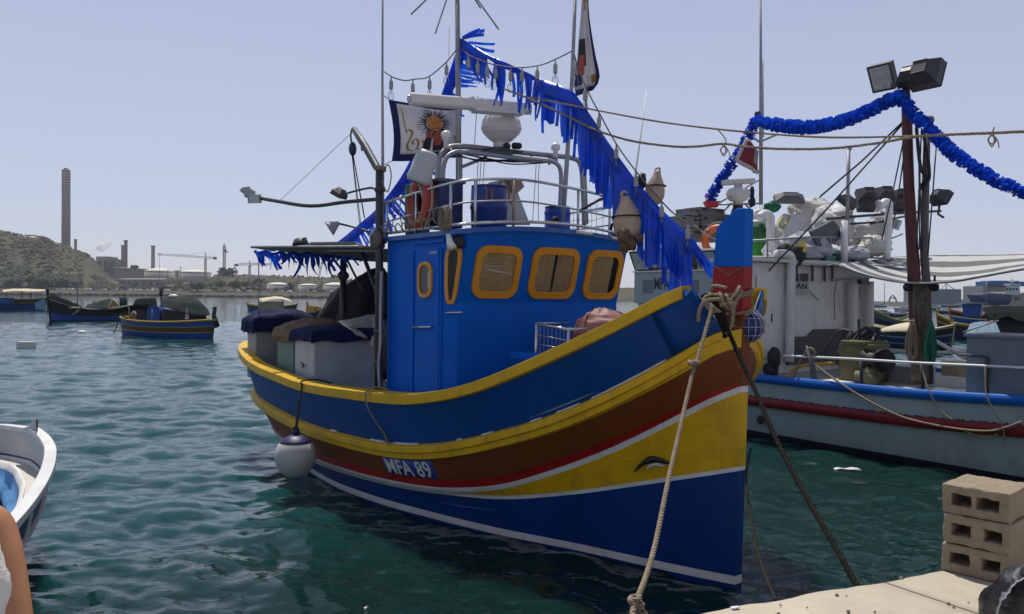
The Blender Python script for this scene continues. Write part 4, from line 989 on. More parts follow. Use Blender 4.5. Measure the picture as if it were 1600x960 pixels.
def build_bow_gear():
    # folding guard frame with netting and catch bits on the foredeck
    o = thing('guard_frame', BP(2.25, -.3, 1.7), 'stainless tube guard frame standing on the foredeck before the windows', 'frame')
    def Q(x, y, s=2.25): return on_s(x, y, s)
    m = MB(); a, b_, c = Q(838, 506), Q(888, 515, 1.85), Q(915, 514, 1.8); d = Q(890, 505, 2.75)
    m.tube([a, b_, c], .017, 8); m.tube([a, d], .015, 8); m.tube([a, a-BZ*.55], .017, 8); m.tube([b_, b_-BZ*.5], .017, 8)
    for q in (.12, .22): m.tube([a-BZ*q, b_-BZ*q], .006, 5)
    m.build('tube_frame', STEEL, o)
    m = MB()
    for k in range(1, 8): p = lerp(a, b_, k/8); m.tube([p, p-BZ*.34], .004, 4)
    m.build('mesh_wire', GALV, o)
    m = MB(); m.box(BP(2.35, -.45, 2.03), (.5, .6, .07), BB); tag(m.build('foredeck_hatch', BLUE, boat, bevel=.01))
    drape('net_pile', [(2.05, -.35, 1.85, .34, .42), (2.05, -.33, 2.02, .33, .42), (2.05, -.28, 2.12, .22, .30), (2.05, -.2, 2.17, .02, .02)], M('net_orange', (.26, .11, .06), .95, .5, 12, bump=.9, bscale=50, dirt=(.4, .33, .22), dscale=9), 'heap of orange and brown netting inside the guard frame', 'net', .16, 11, 5)
    drape('red_tarp', [(2.05, .36, 1.7, .45, .52), (2.05, .36, 2.3, .44, .52), (2.05, .36, 2.42, .40, .46), (2.05, .22, 2.50, .22, .26), (2.05, .14, 2.565, .06, .06), (2.05, .14, 2.57, .01, .01)], M('tarp_red', (.22, .075, .065), .6, .2, 3, bump=.2, dirt=(.30, .15, .12), dscale=3), 'faded red tarpaulin over gear on the foredeck behind the bulwark', 'tarpaulin', .07, 8, 8)
    # rope wound round the stem collar
    o = thing('mooring_hitch', BP(.2, 0, 2.4), 'pale mooring ropes wound and knotted round the red part of the stem', 'rope')
    m = MB()
    def wrap(z0, z1, turns, rx, ry, r_):
        pts = []
        for i in range(int(26*turns)+1):
            a = 2*pi*i/26; sx, nx = cos(a), sin(a)
            sq = max(abs(sx), abs(nx))**.45
            pts.append(BP(.135 + rx*sx/sq, ry*nx/sq, lerp(z0, z1, i/(26*turns)) + .03*sin(a)))
        rope_mesh(m, pts, r_)
    wrap(2.78, 2.73, 2, .225, .098, .016); wrap(2.60, 2.56, 1.6, .215, .10, .016)
    m.build('rope_turns', ROPE_P, o)
    m = MB(); rnd = random.Random(8); c = at(1128, 470, 7.15)
    for k in range(9):
        ax = Vector((rnd.uniform(-1, 1), rnd.uniform(-.4, .4), rnd.uniform(-1, 1))).normalized(); x = ax.orthogonal().normalized(); y = ax.cross(x)
        cc = c + _r*rnd.uniform(-.12, .14) + _u*rnd.uniform(-.07, .09)
        rope_mesh(m, torus_pts(cc, x, y, rnd.uniform(.045, .085), 18), .0165)
    rope_mesh(m, spline([at(1125, 468, 7.1), at(1103, 470, 7.1), at(1093, 485, 7.1), at(1091, 503, 7.1)], 6), .017)
    rope_mesh(m, spline([at(1135, 462, 7.1), at(1144, 480, 7.08), at(1144, 505, 7.08), at(1135, 523, 7.08)], 6), .017)
    rope_mesh(m, spline([at(1110, 455, 7.3), at(1116, 447, 7.25), at(1135, 450, 7.15)], 6), .017)
    m.build('knot', ROPE_P, o)
    m = MB()
    for k in range(7): rope_mesh(m, spline([at(1112+rnd.uniform(-6, 10), 474+rnd.uniform(-12, 4), 7.2), at(1126+rnd.uniform(-8, 8), 492+rnd.uniform(-8, 8), 7.12), at(1140+rnd.uniform(-8, 4), 520+rnd.uniform(-10, 10), 7.1)], 6), .02)
    for k in range(4): rope_mesh(m, spline([at(1096+rnd.uniform(0, 8), 470+rnd.uniform(-8, 4), 7.4), at(1105, 461+rnd.uniform(-5, 5), 7.3), at(1118, 470+rnd.uniform(-5, 5), 7.2)], 5), .013)
    m.build('dark_rope_turns', ROPE_D, o)
    # mooring lines to the quay
    m = MB(); rope_mesh(m, spline([at(1113, 478, 7.05), at(1106, 505, 6.95), at(1090, 560, 6.7), at(1083, 580, 6.6), at(1062, 672, 6.05), at(1044, 752, 5.5), at(1024, 850, 4.9), at(1008, 905, 4.5), at(990, 952, 4.15), at(984, 990, 4.0)], 6), .0165, pitch=.10, seg=6)
    pts = torus_pts(at(1084, 567, 6.6), _r, _f, .035, 12); rope_mesh(m, pts, .022)
    for k in range(4): rope_mesh(m, torus_pts(at(992+k*2, 935+k*7, 4.2), (_r+_u*.3*(-1)**k).normalized(), _f, .028+.008*(k % 2), 12), .014)
    tag(m.build('mooring_rope', ROPE_P), 'thick pale mooring rope running from the stem down in front of the yellow panel', 'rope', 'mooring ropes of the main boat')
    m = MB(); rope_mesh(m, spline([at(1133, 505, 7.1), at(1150, 545, 6.95), at(1178, 605, 6.6), at(1212, 685, 6.05), at(1262, 780, 5.4), at(1300, 845, 4.95), at(1338, 913, 4.62), at(1352, 935, 4.5)], 6), .020, pitch=.12)
    tag(m.build('mooring_rope', ROPE_D), 'dark mooring rope slanting from the stem to the quay edge beside the blocks', 'rope', 'mooring ropes of the main boat')
    m = MB(); rope_mesh(m, spline([BP(-.05, .1, 1.3), at(1166, 740, 6.9), at(1172, 800, 6.2), at(1185, 865, 5.4), at(1212, 938, 4.4)], 7), .0115)
    tag(m.build('mooring_rope', M('rope_mid', (.035, .03, .024), .95, .3, 30, spec=.05)), 'thin slack rope hanging between the stem and the quay', 'rope', 'mooring ropes of the main boat')
    # net-wrapped blue buoy on the port side of the stem
    c = at(1168, 511, 7.5); o = thing('net_buoy', c-BZ*.17, 'blue buoy wrapped in netting hanging beside the red stem', 'buoy')
    m = MB(); m.ball(c, (.145, .13, .15), jit=.08, seg=20, rings=14); m.build('buoy_body', M('buoy_blue', (.012, .022, .13), .5, .25, 6, bump=.2), o)
    m = MB()
    for k in range(7):
        a = pi*k/7; x = (_r*cos(a)+_f*sin(a))
        m.tube(torus_pts(c, x, (_u+x*.0), .151, 24), .004, 4)
    for zz in (-.08, 0, .08): m.tube(torus_pts(c+_u*zz, _r, _f, sqrt(.152**2-zz**2)*.97, 24), .004, 4)
    for k in range(4): rope_mesh(m, spline([c+_u*.14+_r*.0, c+_u*(.17-.03*k)+_r*(.06+.03*k), c+_u*(.06-.04*k)+_r*.15-_f*.03], 5), .008)
    m.build('net_wrap', M('net_pale', (.35, .36, .42), .9, .2, 12), o)
    # white ball fender with navy top
    c = on_n(462, 713, -2.13); o = thing('ball_fender', c, 'white ball fender with a navy cap hanging at the waterline', 'fender')
    m = MB(); m.ball(c, (.272, .272, .287), seg=32, rings=20); m.build('ball', M('fender_white', (.50, .49, .45), .5, .08, 3, bump=.05, dirt=(.30, .27, .22), dscale=3, damt=.45), o)
    cap = M('fender_navy', (.012, .012, .07), .45)
    m = MB(); m.lathe(c, BZ, [(.276*sin(t), .292*cos(t)) for t in np.linspace(.86, .14, 8)]+[(.05, .30), (.045, .36), (.02, .37)], 28); m.build('cap', cap, o)
    g = BP(5.85, -fg(5.85)-.04, zg(5.85)-.02)
    m = MB(); t_ = c+BZ*.34
    for k in range(3): m.tube(spline([t_+BA*(.02*k-.02), lerp(t_, g, .35)+BA*(.03*k-.03), lerp(t_, g, .7)+BA*(.012*k-.01), g], 5), .010, 5)
    m.tube(spline([g-BN*.0, g+BZ*.05, g+BZ*.06+BN*.2, g+BZ*.03+BN*.3-BA*.3], 5), .012, 5); m.ball(t_+BZ*.02, .04, jit=.5)
    m.build('lanyard', ROPE_D, o)
    m = MB(); s = 4.05; g = BP(s, -fg(s)-.05, zg(s)); rope_mesh(m, spline([g+BN*.25-BA*.1+BZ*.02, g+BN*.1+BZ*.06, g+BZ*.0-BN*.02, BP(s-.05, -fg(s)-.06, zg(s)-.2), BP(3.9, -fr(3.9)-.05, zrt(3.9)+.12), BP(3.72, -fr(3.7)-.1, zrt(3.7)+.0)], 6), .010)
    tag(m.build('rope_end', ROPE_P), 'short pale rope looped over the gunwale beside the wheelhouse door', 'rope')
    m = MB(); c = at(702, 790, 8.3)     # scuff: a blue plastic strip caught on the hull
    # old bulb-light lines from the wheelhouse to the stem
    m = MB(); m.tube(catenary(at(1085, 352, 8.3), on_n(1123, 376, 0), .02, 6), .005, 4); m.tube([on_n(1119, 417, -.07)-BN*.01, on_n(1140, 430, -.08)-BN*.01, on_n(1165, 416, -.08)-BN*.01], .004, 4)
    tag(m.build('thin_line', ROPE_P), 'thin pink line tied from the lamp string to the blue stem', 'line')
build_bow_gear()
# ============================================================ STREAMERS, FLAGS, LAMP STRINGS
def dens(pts, step):
    out = [Vector(pts[0])]
    for a, b in zip(pts[:-1], pts[1:]):
        a, b = Vector(a), Vector(b); n = max(1, int((b-a).length/step)); out += [lerp(a, b, (i+1)/n) for i in range(n)]
    return out
def ribbon(m, p, d, w, L, side, rnd, seg=5, flut=.5):
    """one plastic streamer hanging from p along d, side = width direction"""
    A = []; B_ = []; q = Vector(p); dd = Vector(d).normalized(); ph = rnd.uniform(0, 6)
    for k in range(seg+1):
        t = k/seg; off = _f*(.05*flut*sin(ph+t*4)*t) + _r*(.04*flut*sin(ph*1.7+t*3)*t)
        tw = side*cos(t*flut*1.2*sin(ph)) + _f*sin(t*flut*1.6*sin(ph))
        A.append(q+off-tw*w/2); B_.append(q+off+tw*w/2); q = q + dd*(L/seg)
    m.grid([A, B_])
def build_bunting():
    o = thing('streamer_garland', at(716, 64, 10.6), 'long blue garland of plastic streamers strung from the awning over the mast to the stem', 'garland')
    rnd = random.Random(12)
    # seaward half: awning corner up to the mast; the wind carries its tails to the right
    Apx = [(522, 382, 12.6), (560, 352, 12.2), (592, 322, 11.8), (622, 284, 11.9), (646, 240, 11.85), (672, 190, 11.7), (692, 142, 11.3), (706, 100, 10.9), (719, 60, 10.6)]
    A = dens(spline([at(*p) for p in Apx], 6), .03)
    Bpx = [(719, 60, 10.6), (742, 72, 10.4), (772, 90, 10.2), (800, 103, 10.0), (845, 122, 9.75), (890, 141, 9.5), (906, 158, 9.4), (930, 190, 9.25), (952, 224, 9.1), (978, 262, 8.9), (1000, 290, 8.8), (1030, 322, 8.6), (1058, 350, 8.45), (1079, 370, 8.35)]
    B_ = dens(spline([at(*p) for p in Bpx], 6), .026)
    band = MB()
    n = len(A); rows = [[], [], []]
    for i, p in enumerate(A):
        d = (A[min(i+1, n-1)]-A[max(i-1, 0)]).normalized(); pr = (d.cross(_f)).normalized()
        if pr.dot(_r) < 0: pr = -pr
        for k, q in enumerate((0, .07, .14)): rows[k].append(p + pr*q + _f*.02*sin(i*.25+k))
    band.sheet(rows, .004, _f)
    nB = len(B_); rows = [[], [], [], []]
    for i, p in enumerate(B_):
        t = i/nB; x = (p-CAMP).dot(_r)/(p-CAMP).dot(_f)*FPX+800
        full = .13 if x < 760 else (.07 if x < 850 else .20)
        for k in range(4): rows[k].append(p - BZ*full*k/3 + _f*.025*sin(i*.16+k*.7))
    band.sheet(rows, .004, _f)
    band.build('header_band', NYLON, o)
    s = MB(); s.smooth = True
    for i, p in enumerate(A):
        d = (A[min(i+1, n-1)]-A[max(i-1, 0)]).normalized(); pr = (d.cross(_f)).normalized()
        if pr.dot(_r) < 0: pr = -pr
        t = i/n; up = t > .78
        dirn = pr*(.9 if up else .7) + (BZ*.15 if up else -BZ*.45) + _r*rnd.uniform(0, .5) + BZ*rnd.uniform(-.25, .25)
        if rnd.random() < .85: ribbon(s, p+pr*.12, dirn, .045, rnd.uniform(.15, .38), (d*.9+dirn*.1).normalized(), rnd)
    for i, p in enumerate(B_):
        x = (p-CAMP).dot(_r)/(p-CAMP).dot(_f)*FPX+800
        if x < 745: L, pr_, dn = rnd.uniform(.3, .5), .9, -BZ*.8+_r*rnd.uniform(.1, .7)
        elif x < 840:
            g = noise.noise(Vector((x*.07, 3, 0))); L, pr_, dn = rnd.uniform(.3, .55), (.85 if g > -.05 else .12), -BZ+_r*rnd.uniform(-.08, .10)
        elif x < 900: L, pr_, dn = rnd.uniform(.42, .62), .93, -BZ+_r*rnd.uniform(-.05, .06)
        else: L, pr_, dn = rnd.uniform(.58, .74)*(1+.10*noise.noise(Vector((x*.05, 0, 0)))), .96, -BZ+_r*rnd.uniform(-.05, .04)
        if rnd.random() < pr_: ribbon(s, p-BZ*.05, dn, .040, L, _r, rnd, 5, .45 if x > 845 else .9)
    for k in range(16):     # torn tails at the lower end
        p = at(lerp(1040, 1082, k/15), lerp(345, 375, k/15), 8.4); ribbon(s, p, -BZ+_r*(.0 if k < 11 else .55)*rnd.uniform(.7, 1.2), .05, rnd.uniform(.35, .55), _r, rnd, 6, .8)
    for k in range(4): ribbon(s, at(722, 60, 10.6), _r+_u*rnd.uniform(.05, .6), .05, rnd.uniform(.2, .32), _u, rnd, 5, .6)
    stuff(s.build('streamer', NYLON, o, recalc=False))
    # fringe under the stern awning
    o = thing('awning_fringe', BP(8.5, 0, 3.3), 'dark blue fringe hanging along the aft edge of the stern awning', 'fringe'); s = MB(); s.smooth = True; h = MB()
    N = 46; line = [at(lerp(398, 560, i/N), lerp(392, 400, (i/N)**.6)+2*sin(i), lerp(12.4, 13.6, i/N)) for i in range(N+1)]
    h.tube(line, .02, 5)
    for i, p in enumerate(line):
        if rnd.random() < .9:
            x = i/N; ribbon(s, p, -BZ+_r*rnd.uniform(-.1, .7), .055, rnd.uniform(.14, .34)*(1.15 if .3 < x < .75 else .8)*(1 if x < .8 else .5), (_r+BZ*.2).normalized(), rnd, 5, 1.4)
    h.build('fringe_cord', NYLON, o)
    stuff(s.build('fringe_strip', NYLON, o, recalc=False))
build_bunting()

def lamp_string(pxs, bulbs, label, group='festive lamp strings on the main boat'):
    o = thing('lamp_string', at(*pxs[0]), label, 'lamp string', group)
    m = MB(); line = spline([at(*p) for p in pxs], 6); m.tube(line, .0085, 5); m.build('cable', M('cable_grey', (.12, .11, .10), .7, .2, 9), o)
    HM = M('holder_grey', (.30, .30, .29), .5, .15, 9); GB = MGLASS('bulb_glass', (.90, .92, .94), .05, ior=1.15)
    for x, y, d in bulbs:
        p = min(line, key=lambda q: abs((q-CAMP).dot(_r)/(q-CAMP).dot(_f)*FPX+800-x) + abs(480-(q-CAMP).dot(_u)/(q-CAMP).dot(_f)*FPX-y)*.4)
        m = MB(); m.lathe(p-BZ*.17, BZ, [(.018, 0), (.026, .01), (.026, .10), (.012, .12), (.006, .17)], 10); hb = m.build('bulb_holder', HM, o)
        m = MB(); m.lathe(p-BZ*.315, BZ, [(.006, 0), (.028, .01), (.042, .045), (.040, .075), (.022, .12), (.018, .145)], 12); m.build('bulb', GB, hb)
        m = MB(); m.lathe(p-BZ*.235, BZ, [(.004, 0), (.006, .03), (.004, .065)], 6); m.build('bulb_stem', M('holder_grey', (.3, .3, .29)), hb)
lamp_string([(600, 112, 10.6), (614, 121, 10.5), (632, 126, 10.5), (648, 124, 10.5), (668, 121, 10.5), (688, 106, 10.5), (702, 92, 10.5), (713, 78, 10.5)], [(612, 121, 0), (645, 124, 0), (673, 118, 0), (698, 98, 0)], 'short string of clear bulbs between the left whip aerial and the mast')
lamp_string([(719, 74, 10.45), (732, 86, 10.3), (750, 94, 10.2), (775, 102, 10.1), (810, 106, 9.9), (845, 102, 9.7), (872, 91, 9.55), (894, 80, 9.4)], [(731, 85, 0), (745, 92, 0), (761, 98, 0), (777, 102, 0), (797, 105, 0), (819, 106, 0), (842, 102, 0), (868, 92, 0)], 'string of clear bulbs between the mast and the right-hand pole')
lamp_string([(897, 84, 9.3), (904, 110, 9.25), (920, 146, 9.2), (936, 176, 9.1), (963, 225, 8.95), (994, 268, 8.75), (1034, 315, 8.5), (1058, 338, 8.4), (1077, 350, 8.3)], [(897, 95, 0), (914, 136, 0), (936, 176, 0), (963, 225, 0), (994, 268, 0), (1034, 315, 0), (1076, 349, 0)], 'string of clear bulbs running down along the blue streamers to the stem')
def build_lines():
    L1 = [(828, 152, 9.8), (893, 165, 9.4), (960, 178, 9.1), (1040, 192, 8.7), (1130, 203, 8.3), (1220, 211, 8.0), (1300, 215, 7.7), (1390, 214, 7.4), (1480, 211, 7.1), (1600, 205, 6.8), (1760, 196, 6.4)]
    L2 = [(790, 140, 10.2), (828, 155, 9.7), (893, 185, 9.4), (930, 203, 9.2), (985, 220, 8.9), (1050, 229, 8.6), (1090, 229, 8.4), (1130, 225, 8.25), (1160, 229, 8.1), (1220, 233, 7.9), (1300, 232, 7.65), (1370, 224, 7.4), (1430, 214, 7.2), (1500, 210, 7.05), (1600, 206, 6.78), (1760, 197, 6.38)]
    for L, r_, lab in ((L1, .010, 'upper of the two lines stretched from the mast across the sky to the right'), (L2, .013, 'lower sagging line from the mast across the sky to the right, with loops tied on')):
        m = MB(); rope_mesh(m, spline([at(*p) for p in L], 8), r_, pitch=.12, seg=4)
        if L is L2:
            for x, y, d in ((1131, 226, 8.24), (1550, 208, 6.9)):
                p = at(x, y, d); m.tube(spline([at(1122 if x < 1200 else x, 203 if x < 1200 else y, d), p+_u*.05+_r*.02, p, p-_u*.06-_r*.03, p-_u*.12, p-_u*.06+_r*.02, p], 5), .006, 5)
                m.tube(torus_pts(p-_u*.06, _r, _u, .035, 12), .006, 5); m.tube(spline([p, p-_u*.07+_r*.05, p-_u*.13+_r*.06], 4), .005, 4)
        tag(m.build('overhead_line', ROPE_P), lab, 'line')
build_lines()

def build_flags():
    FW = M('flag_white', (.66, .64, .66), .8, .06, 3, bump=.06, trans=.45); FN = M('flag_navy', (.012, .022, .12), .8, .15, 4, bump=.06, trans=.25)
    GOLD = M('flag_gold', (.36, .19, .03), .7, .3, 12); BLK = M('flag_black', (.02, .018, .018), .8, .3, 9); ORG = M('flag_orange', (.48, .16, .03), .7, .5, 30); RED = M('flag_red', (.36, .06, .035), .7, .35, 20)
    # square flag behind the radar
    c = [at(606, 154, 10.75), at(722, 166, 11.1), at(716, 246, 11.1), at(612, 252, 10.75)]
    def F(u_, v_, off=0.):
        p = lerp(lerp(c[3], c[2], u_), lerp(c[0], c[1], u_), v_)
        p = p - BZ*.05*sin(pi*u_)*(1 if v_ > .5 else .3)*v_ + _r*.035*sin(pi*v_)*(1-u_)*1.2
        return p + _f*(.05*sin(u_*7+v_*2)+.03*sin(v_*6+u_*3)) - _f*off
    o = thing('banner', c[3], 'white banner with a navy border, gold scrolls and a sunburst figure, behind the radar', 'flag')
    def patch(u0, u1, v0, v1, name, mat, off=.0, n=14):
        m = MB(); m.sheet([[F(lerp(u0, u1, i/n), lerp(v0, v1, j/n), off) for i in range(n+1)] for j in range(n+1)], .003, _f); return m.build(name, mat, o)
    patch(.10, .985, .12, .955, 'field', FW, n=24)
    patch(0, .10, 0, 1, 'border', FN); patch(.10, .985, 0, .12, 'border', FN); patch(.10, .985, .955, 1, 'border', FN); patch(.985, 1.0, 0, 1, 'border', FN)
    def poly(pts, name, mat, off=.008, q=None):
        for sgn in (1,):
            m = MB(); m._add([F(u_, v_, off) for u_, v_ in pts], [tuple(range(len(pts)))]); m._add([F(u_, v_, -off) for u_, v_ in pts], [tuple(range(len(pts)))]); return m.build(name, mat, o, recalc=False)
    rnd = random.Random(3); cu, cv = .62, .66; asp = 116/94
    m = MB()
    for k in range(46):
        a = 2*pi*k/46+rnd.uniform(-.05, .05); r0, r1 = .15, rnd.uniform(.24, .33); w = .011
        for off in (.006, -.006):
            pts = [(cu+(r0*cos(a)-w*sin(a))/asp, cv+r0*sin(a)+w*cos(a)), (cu+(r1*cos(a)-w*.3*sin(a))/asp, cv+r1*sin(a)+w*.3*cos(a)), (cu+(r1*cos(a)+w*.3*sin(a))/asp, cv+r1*sin(a)-w*.3*cos(a)), (cu+(r0*cos(a)+w*sin(a))/asp, cv+r0*sin(a)-w*cos(a))]
            m._add([F(x, y, off) for x, y in pts], [(0, 1, 2, 3)])
    m.build('sun_rays', BLK, o, recalc=False)
    poly([(cu+(.13+.02*sin(k*2.3))*cos(2*pi*k/18)/asp, cv+(.17+.02*sin(k*1.7))*sin(2*pi*k/18)) for k in range(18)], 'emblem', ORG, .010)
    poly([(.60, .55), (.68, .58), (.70, .46), (.74, .34), (.72, .24), (.62, .22), (.60, .38)], 'emblem', RED, .012)
    poly([(.46, .30), (.50, .38), (.58, .36), (.57, .22), (.55, .14), (.44, .14)], 'emblem', BLK, .010)
    poly([(.49, .42), (.53, .47), (.58, .44), (.57, .36), (.50, .36)], 'emblem', RED, .012)
    poly([(.60, .30), (.70, .26), (.76, .34), (.82, .30), (.84, .22), (.72, .14), (.60, .14)], 'emblem', BLK, .009)
    m = MB()
    def scroll(pts, w=.016):
        P = spline([Vector((x, y, 0)) for x, y in pts], 6)
        for off in (.007, -.007):
            m.grid([[F(p.x-w/asp, p.y, off) for p in P], [F(p.x+w/asp, p.y+w*.5, off) for p in P]])
    scroll([(.16, .88), (.17, .7), (.18, .52), (.20, .46)], .009)
    scroll([(.19, .50), (.24, .53), (.28, .46), (.24, .36), (.20, .27), (.22, .17)], .02)
    scroll([(.20, .20), (.30, .17), (.36, .22), (.37, .32), (.32, .36), (.28, .31), (.30, .27)], .018)
    scroll([(.34, .20), (.42, .18), (.46, .26), (.43, .33)], .015)
    m.build('gold_scroll', GOLD, o, recalc=False); m = MB()
    scroll([(.88, .22), (.92, .25), (.94, .33), (.91, .42)], .014)
    m.build('gold_scroll', GOLD, o, recalc=False)
    m = MB(); m.tube([c[0], at(600, 150, 10.6)], .006, 4); m.tube([c[3], at(599, 258, 10.6)], .006, 4); m.build('flag_tie', ROPE_P, o)
    # narrow flag hanging limp from the staff on the right
    o = thing('hanging_flag', at(915, 150, 10.9), 'limp white flag with navy edges hanging from the tall staff on the right', 'flag')
    L = [(911, -40), (909, 0), (907, 30), (904, 60), (902, 90), (898, 115), (897, 135), (900, 151)]; R = [(919, -40), (919, 0), (921, 28), (925, 55), (930, 85), (936, 110), (938, 126), (927, 141)]
    def G(u_, v_, off=0.):
        i = min(int(v_*7), 6); t = v_*7-i; a = lerp(Vector((*L[i], 0)), Vector((*L[i+1], 0)), t); b = lerp(Vector((*R[i], 0)), Vector((*R[i+1], 0)), t); q = lerp(a, b, u_)
        return at(q.x, q.y, 10.75+.06*sin(u_*9+v_*2)*(.3+v_)-off)
    def gp(u0, u1, v0, v1, name, mat, off=0., n=10):
        m = MB(); m.sheet([[G(lerp(u0, u1, i/n), lerp(v0, v1, j/n), off) for i in range(n+1)] for j in range(n+1)], .003, _f); m.build(name, mat, o)
    gp(0, .86, 0, .92, 'field', FW, n=18); gp(.86, 1, 0, 1, 'border', FN); gp(0, .86, .92, 1, 'border', FN)
    gp(.06, .48, .44, .66, 'emblem', BLK, .012); gp(.12, .40, .56, .74, 'emblem', RED, .016); gp(0, .3, .74, .86, 'border', FN, .012)
    gp(.66, .86, .76, .86, 'emblem', GOLD, .012); gp(.3, .62, .12, .22, 'emblem', GOLD, .012)
    m = MB()
    for y in (0, 60, 120, 150): m.tube([at(918, y, 10.72), at(917, y+5, 10.9)], .008, 4)
    m.build('flag_tie', DARKM, o)
build_flags()
# ============================================================ SECOND FISHING BOAT (u towards the right and nearer, v away across its beam)
MR = Vector((4.589, 15.684, 0)); MU = Vector((.5822, -.8130, 0)); MV = Vector((.8130, .5822, 0)); MBs = (MU, MV, BZ)
def MP(u_, v_, z): return MR + MU*u_ + MV*v_ + BZ*z
def mv_(x, y, v_): return cutp(x, y, MP(0, v_, 0), MV)
def mu_(x, y, u_): return cutp(x, y, MP(u_, 0, 0), MU)
PALE = M('hull_pale', (.30, .37, .36), .45, .08, 1.2, bump=.06, dirt=(.16, .17, .14), dscale=1.6, damt=.5, spec=.3)
CABW = M('cabin_white', (.66, .645, .60), .5, .07, 2, bump=.06, dirt=(.26, .22, .16), dscale=2.2, damt=.55, spec=.3)
BRBL = M('bright_blue', (.004, .10, .42), .4, .12, 3, bump=.06, spec=.3); MAROON = M('maroon', (.19, .010, .014), .45, .2, 3, bump=.1, dirt=(.08, .03, .02), spec=.3)
DECKP = M('deck_pale', (.33, .34, .33), .7, .12, 3, bump=.15, dirt=(.16, .14, .1), dscale=2)
trawler = thing('fishing_boat', MP(1, 2.3, 0), 'pale grey fishing boat with blue gunwale and maroon band, moored behind the stem', 'fishing boat')
def build_trawler():
    T = trawler
    U = [-5.6, -5.5, -5.2, -4.5, -3, -1, 1, 3, 4.5, 5.3, 6.0, 6.6, 7.1, 7.5, 7.75]
    fbm = pchip([-5.6, -5.4, -5, -4, 5, 5.8, 6.6, 7.3, 7.75], [0, 1.5, 2.1, 2.3, 2.3, 2.0, 1.35, .6, 0.0])
    zgm = pchip([-5.6, 0, 2.8, 5, 7.75], [1.3, 1.24, 1.25, 1.33, 1.75])
    U2 = [lerp(-5.6, 7.75, i/70) for i in range(71)]
    def ring(z, k, fl): return [MP(u_, 2.3-fbm(u_)*fl, z(u_)) for u_ in U2] + [MP(u_, 2.3+fbm(u_)*fl, z(u_)) for u_ in U2[::-1]]
    lev_ = [(lambda u_: zgm(u_), 1.0), (lambda u_: zgm(u_)-.15, 1.0), (lambda u_: zgm(u_)-.44, 1.0), (lambda u_: zgm(u_)-.62, .995), (lambda u_: .12, .965), (lambda u_: -.1, .93), (lambda u_: -.9, .6)]
    h = MB(); mats = [BRBL, PALE, MAROON, M('hull_dark', (.006, .010, .018), .5, .2, 3)]
    for k, mi in zip(range(6), (1, 1, 1, 1, 3, 3)):
        h.mi = mi; h.grid([ring(lev_[k][0], 0, lev_[k][1]), ring(lev_[k+1][0], 0, lev_[k+1][1])], closed=True)
    h.build('hull', mats, T)
    def belt(z0, z1, out, name, mat):
        m = MB()
        for sg in (-1, 1):
            r0 = [MP(u_, 2.3+sg*(fbm(u_)-.01), z0(u_)) for u_ in U2[2:-2]]; r1 = [MP(u_, 2.3+sg*(fbm(u_)+out), z0(u_)-.01) for u_ in U2[2:-2]]; r2 = [MP(u_, 2.3+sg*(fbm(u_)+out), z1(u_)+.01) for u_ in U2[2:-2]]; r3 = [MP(u_, 2.3+sg*(fbm(u_)-.01), z1(u_)) for u_ in U2[2:-2]]
            m.grid([r0, r1, r2, r3, r0])
        return m.build(name, mat, T)
    belt(lambda u_: zgm(u_)-.43, lambda u_: zgm(u_)-.62, .06, 'rubbing_band', MAROON)
    belt(lambda u_: zgm(u_)+.01, lambda u_: zgm(u_)-.16, .045, 'gunwale_band', BRBL)
    m = MB(); m.sheet([[MP(u_, 2.3+fbm(u_)*k, zgm(u_)-.03) for k in (-1, -.94)] for u_ in U2[3:-3]], .05); m.build('gunwale_cap', M('cap_blue', (.03, .20, .60), .5, .15, 4, dirt=(.3, .35, .4), dscale=5), T)
    rnd = random.Random(14); m = MB()
    for k in range(46):
        u_ = lerp(.2, 5.4, k/46)+rnd.uniform(-.04, .04); m.box(MP(u_, -.03, zgm(u_)-.425), (.035, .03, .02), MBs)
    stuff(m.build('band_bolt', DARKM, T))
    d = MB(); d.sheet([[MP(u_, 2.3+fbm(u_)*k*.97, 1.17) for k in (-1, -.5, 0, .5, 1)] for u_ in U2], .05); d.build('deck', DECKP, T)
    m = MB(); m.ball(mv_(1188, 656, -.02), (.09, .02, .09), MBs, 12, 8); m.build('hawse_hole', BLACK, T)
    # cabin
    m = MB(); m.box(MP(-1.55, 2.2, 2.3), (3.1, 4.2, 2.26), MBs); cab = m.build('cabin', CABW, T, bevel=.02)
    m = MB(); m.box(MP(-.45, 2.2, 3.47), (1.25, 4.6, .07), MBs); m.box(MP(-2.2, 2.25, 3.42), (2.2, 4.2, .06), MBs); m.build('upper_deck', M('upper_white', (.55, .55, .53), .5, .06, 3, dirt=(.3, .26, .2)), T, bevel=.01)
    # side panel with the number
    m = MB(); m.box(MP(-1.9, .04, 2.92), (2.45, .06, .70), MBs); pn = m.build('number_panel', M('panel_grey', (.30, .34, .36), .5, .06, 2, bump=.05), T, bevel=.01)
    m = MB(); m.box(MP(-1.9, .035, 3.28), (2.5, .12, .03), MBs); m.build('panel_coaming', CABW, T)
    def onp(u_, v_): return lerp(lerp(mv_(1022, 453, .006), mv_(1062, 454, .006), u_), lerp(mv_(1022, 434, .006), mv_(1062, 435, .006), u_), v_)
    text_part('MFA 50', onp, 'lettering', M('letter_black', (.015, .015, .018), .6, .2, 20), pn, 0, 1, 0, 1)
    for x0, x1 in ((1004, 1020), (1074, 1092)):
        m = MB(); m.prism([mv_(x0, 458, .004), mv_(x1, 459, .004), mv_(x1, 438, .004), mv_(x0, 437, .004)], MV*.004); m.build('panel_window', M('pane_grey', (.10, .125, .14), .3, .2, 3), pn)
    def wall(x, y, off=0.): return mu_(x, y, 0.0) + MU*(.02+off)
    # frames and details on the wall that faces the deck
    m = MB()
